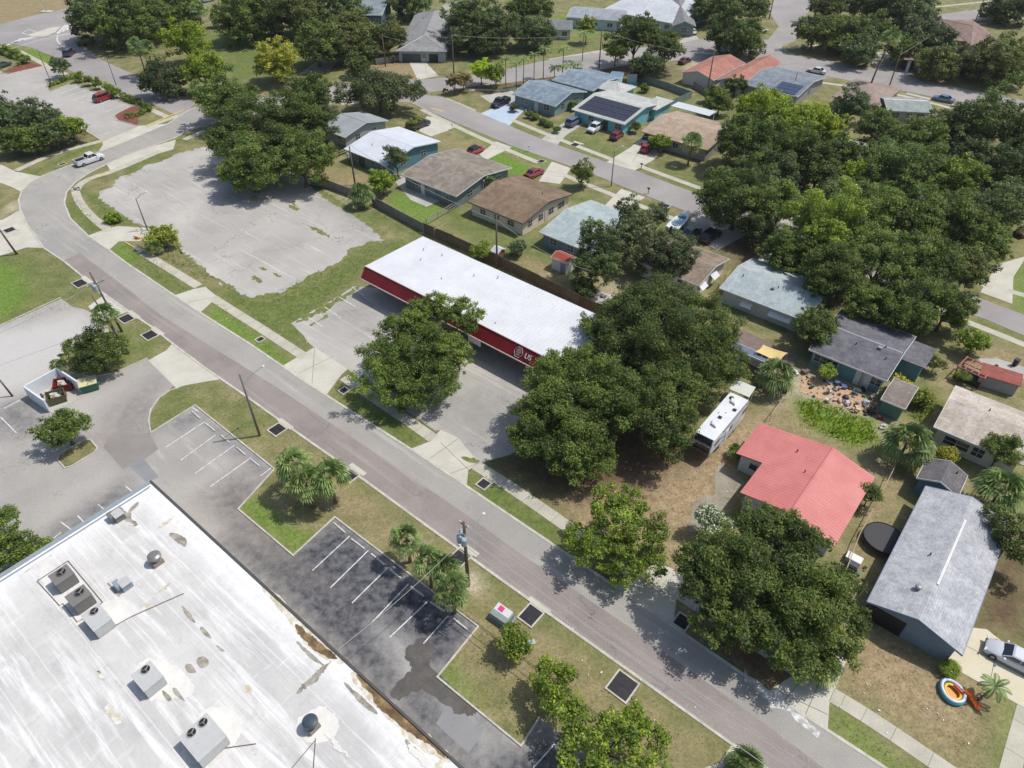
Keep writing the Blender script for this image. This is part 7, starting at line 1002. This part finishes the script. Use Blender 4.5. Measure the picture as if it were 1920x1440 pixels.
junk=[(1575,722,'blue folded tarp pile by the teal wall',S(90,104,150),1.4),(1590,757,'white crate on the flagstones',S(206,202,204),.8),(1586,745,'dark brown crate above the white one',S(90,72,70),.7),(1606,770,'round tan mat at the lower flagstones',S(220,190,130),.9),(1625,757,'silver machine part heap by the drab shed',S(190,194,198),.9),(1632,772,'dark heap of garden junk before the drab shed',S(58,50,48),1.3),(1649,783,'red-tinged pile of junk under the drab shed wall',S(130,60,62),.8),(1618,730,'dark grey grill near the teal wall',S(52,54,60),.7),(1493,700,'white bags beside the brown table near the yellow palm',S(208,210,214),.8),(1510,695,'brown square table near the yellow palm',S(120,104,96),1.2),(1654,800,'flat pale stone pile below the drab shed',S(206,202,194),.7)]
for i,(u,v,l,c_,s) in enumerate(junk):
    p=at(u,v,.2); m=MB(); [m.box((rnd.uniform(-.3,.3)*s,rnd.uniform(-.3,.3)*s,.12+.13*j),(s*rnd.uniform(.4,.8),s*rnd.uniform(.3,.6),.22),rnd.uniform(0,3),rnd.uniform(-.2,.2)) for j in range(3)]; tag(m.build('junk_pile' if s!=1.2 else 'table',plain('junk%d'%i,c_,.8),None,False,(p.x,p.y,.03),i),l,'junk' if s!=1.2 else 'table')
# backyard structures at the right edge
p=at(1828,692,1.6); r=thing('pergola','red-framed open shed skeleton at the right edge yard','frame shed',(p.x,p.y,0),GA-R(8)); m=plain('rust_frame',S(168,98,84),.7); [MB().box((x,0,1.9),(.14,3,.12)).build('rafter',m,r) for x in(-1.6,-.8,0,.8,1.6)]; [MB().box((0,y,1.82),(3.5,.12,.12)).build('beam',m,r) for y in(-1.4,0,1.4)]; [MB().box((x,y,.9),(.12,.12,1.8)).build('post',m,r) for x in(-1.6,1.6) for y in(-1.4,1.4)]; MB().box((0,0,.3),(3,2.6,.5)).build('stacked_goods',plain('sg',S(60,52,52),.8),r)
p=at(1878,702,2.0); r=thing('shed','low shed with worn red-brown board roof at the right edge','shed',(p.x,p.y,0),GA+R(8)); MB().box((0,0,2.0),(4.6,2.4,.1),0,.12).build('roof',surf('red_board',[(.3,S(140,80,72)),(.7,S(166,100,90))],scale=1.2,fine=5,fa=.2,coord='obj',lines=[(1,1.1,.05,.6)]),r); MB().box((0,0,.95),(4.2,2.0,1.8)).build('wall',_mc['stucco_greyish'],r)
sheet('yard_slab',[(1832,672),(1870,672),(1925,690),(1925,712),(1900,705),(1850,690)],conc2_m,.016)
p=at(1905,680,.5); tag(MB().box((0,0,.5),(.6,.5,1.0)).box((0,0,1.04),(.68,.58,.08)).build('wheelie_bin',plain('bin_dark',S(52,48,54),.6),None,False,(p.x,p.y,0),.5),'dark lidded bin standing on the slab at the right edge','bin')
p=at(1601,1048,.5); r=thing('storage_chest','white lidded chest on the small patio by the coral house corner','storage box',(p.x,p.y,0),GA); MB().box((0,0,.35),(1.4,.8,.7)).build('body',white_m,r); MB().box((0,0,.73),(1.5,.9,.07)).build('lid',plain('lidw',S(232,232,230),.5),r)
p=at(1597,1064,.4); r=thing('grill','dark covered grill below the white chest','grill',(p.x,p.y,0),GA); MB().box((0,0,.45),(1.1,.8,.9)).box((0,0,.95),(.9,.6,.15)).build('cover',plain('cover_grey',S(84,84,92),.8),r)
p=at(1585,1098,.8); r=thing('tire_ring','white round hoop showing among the oak leaves near the patio','hoop',(p.x,p.y,0)); MB().tube([(.55*math.cos(i*math.pi/12),.55*math.sin(i*math.pi/12),.75) for i in range(25)],.07,6).build('ring',white_m,r); MB().cyl((0,0,0),.05,.72,6).build('post',white_m,r); r.name='hoop'
r=thing('garden_pool','small round turquoise tub on the yard behind the solar roof','tub',tuple(at(1186,158,.6))[:2]+(0,)); MB().lathe((0,0,0),[(1.1,0),(1.15,.6),(1.0,.6),(1.0,.45)],20).build('tub',plain('tub_teal',S(40,170,180),.4),r); MB().box((0,1.6,1.3),(2.4,.1,2.4)).build('screen',plain('scr',S(196,196,200),.7),r); r.name='tub'
H('storage_shed','blue metal storage shed by the brown shrub bed behind the blue house',(1140,158),(1163,161),(1152,134),ze=2.2,rise=.7,ridge='x',rm=plain('shed_blue_roof',S(120,150,168),.5),wm=wallm('shedb',S(112,140,156)),oh=.12,cat='shed',free=R(-12))
# garden ornaments by the blue house
rnd=random.Random(12)
for i in range(9):
    u=986+i*6.5+rnd.uniform(-2,2); v=207+i*3.2+rnd.uniform(-6,6); p=at(u,v,.2); T2_=MB(); T2_.lathe((0,0,0),[(.2,0),(.25,.25),(.12,.3),(.2,.55),(.05,.7)],8); 
    o=T2_.build('garden_pot',plain('pot%d'%(i%3),[S(190,176,150),S(206,204,196),S(166,120,96)][i%3],.8),None,False,(p.x,p.y,0)); tag(o,['tan','white','clay'][i%3]+' garden pot before the blue house, '+['nearest the blue driveway','second from the blue driveway','third from the blue driveway','just left of the bed middle','in the middle of the bed','just right of the bed middle','third from the end near the turquoise house','second from the end near the turquoise house','closest to the turquoise house'][i],'garden pot','pots in the blue house garden')
    if i%2==0: T('%s shrub among the garden pots, %s'%(['leafy','low','rounded','small','spiky'][i//2],['nearest the blue driveway','second from the driveway','in the middle','fourth along','at the far end by the wall'][i//2]),u+6,v+6,6,MID,h=1.4,name='shrub',cat='bush')
# people: a rider at the junction corner
r=thing('scooter','small dark scooter parked upright on the corner verge','scooter',tuple(at(835,172))[:2]+(0.03,),R(40)); [MB().tube([(x,-.04,.25),(x,.04,.25)],.25,14).build('wheel',tyre_m,r) for x in(-.6,.6)]; MB().box((-.15,0,.5),(.8,.25,.3)).box((-.3,0,.72),(.6,.28,.12)).build('body',black_m,r); MB().tube([(.6,0,.25),(.4,0,1.0),(.35,.3,1.05)],.03,6).build('handlebar',black_m,r)
# hatch letters, leaves and litter
lm_=MB(); rs=random.Random(5)
rows=[]
for i in range(46):
    u=rs.choice([rs.uniform(1060,1400),rs.uniform(1560,1860),rs.uniform(400,620)]); v={True:0}.get(False,0)
    if u>1500: v=rs.uniform(1260,1400)
    elif u>1000: v=rs.uniform(870,980) if rs.random()<.5 else 1180+(u-1060)*.68+rs.uniform(-20,60)
    else: v=500+(u-400)*.5+rs.uniform(-10,90)
    p=at(u,v); lm_.box((p.x,p.y,.07),(rs.uniform(.08,.22),rs.uniform(.06,.14),.03),rs.uniform(0,3))
o=lm_.build('litter',white_m); o['kind']='stuff'

db=MB(); rs=random.Random(77); cols=[S(206,200,190),S(150,130,110),S(70,64,60),S(96,110,140),S(196,160,120),S(126,60,56),S(70,130,130)]; mats=[plain('debris%d'%i,c_,.8) for i,c_ in enumerate(cols)]
def scat(poly,n):
    P=[at(*p) for p in poly]; xs=[p.x for p in P]; ys=[p.y for p in P]; k=0
    while k<n:
        x,y=rs.uniform(min(xs),max(xs)),rs.uniform(min(ys),max(ys))
        if polydist(np.array([x]),np.array([y]),[(p.x,p.y) for p in P])[0]>0:
            db.mi=rs.randrange(7); s_=rs.uniform(.1,.42); db.box((x,y,.06+s_*.3),(s_,s_*rs.uniform(.3,1),s_*rs.uniform(.2,.7)),rs.uniform(0,3),rs.uniform(-.3,.3),rs.uniform(-.3,.3)); k+=1
scat([(1500,700),(1545,705),(1640,745),(1655,790),(1600,775),(1510,738)],130); scat([(1588,1040),(1625,1050),(1620,1110),(1580,1100)],26); scat([(1840,690),(1870,680),(1900,705),(1850,712)],26); scat([(1270,150),(1290,130),(1310,150),(1290,165)],12); scat([(1060,555),(1120,545),(1170,580),(1090,575)],18)
o=db.build('yard_debris',mats); o['kind']='stuff'
# ---------------- air ----------------
hz=bpy.data.materials.new('haze'); hz.use_nodes=True; nt=hz.node_tree; nt.nodes.remove(nt.nodes['Principled BSDF']); pv=nt.nodes.new('ShaderNodeVolumePrincipled'); pv.inputs['Density'].default_value=.0001; pv.inputs['Color'].default_value=(.93,.95,.97,1); pv.inputs['Anisotropy'].default_value=.2
nt.links.new(pv.outputs[0],nt.nodes['Material Output'].inputs['Volume'])
o=MB().box((0,500,31),(6400,7400,66)).build('haze',hz); o['kind']='stuff'
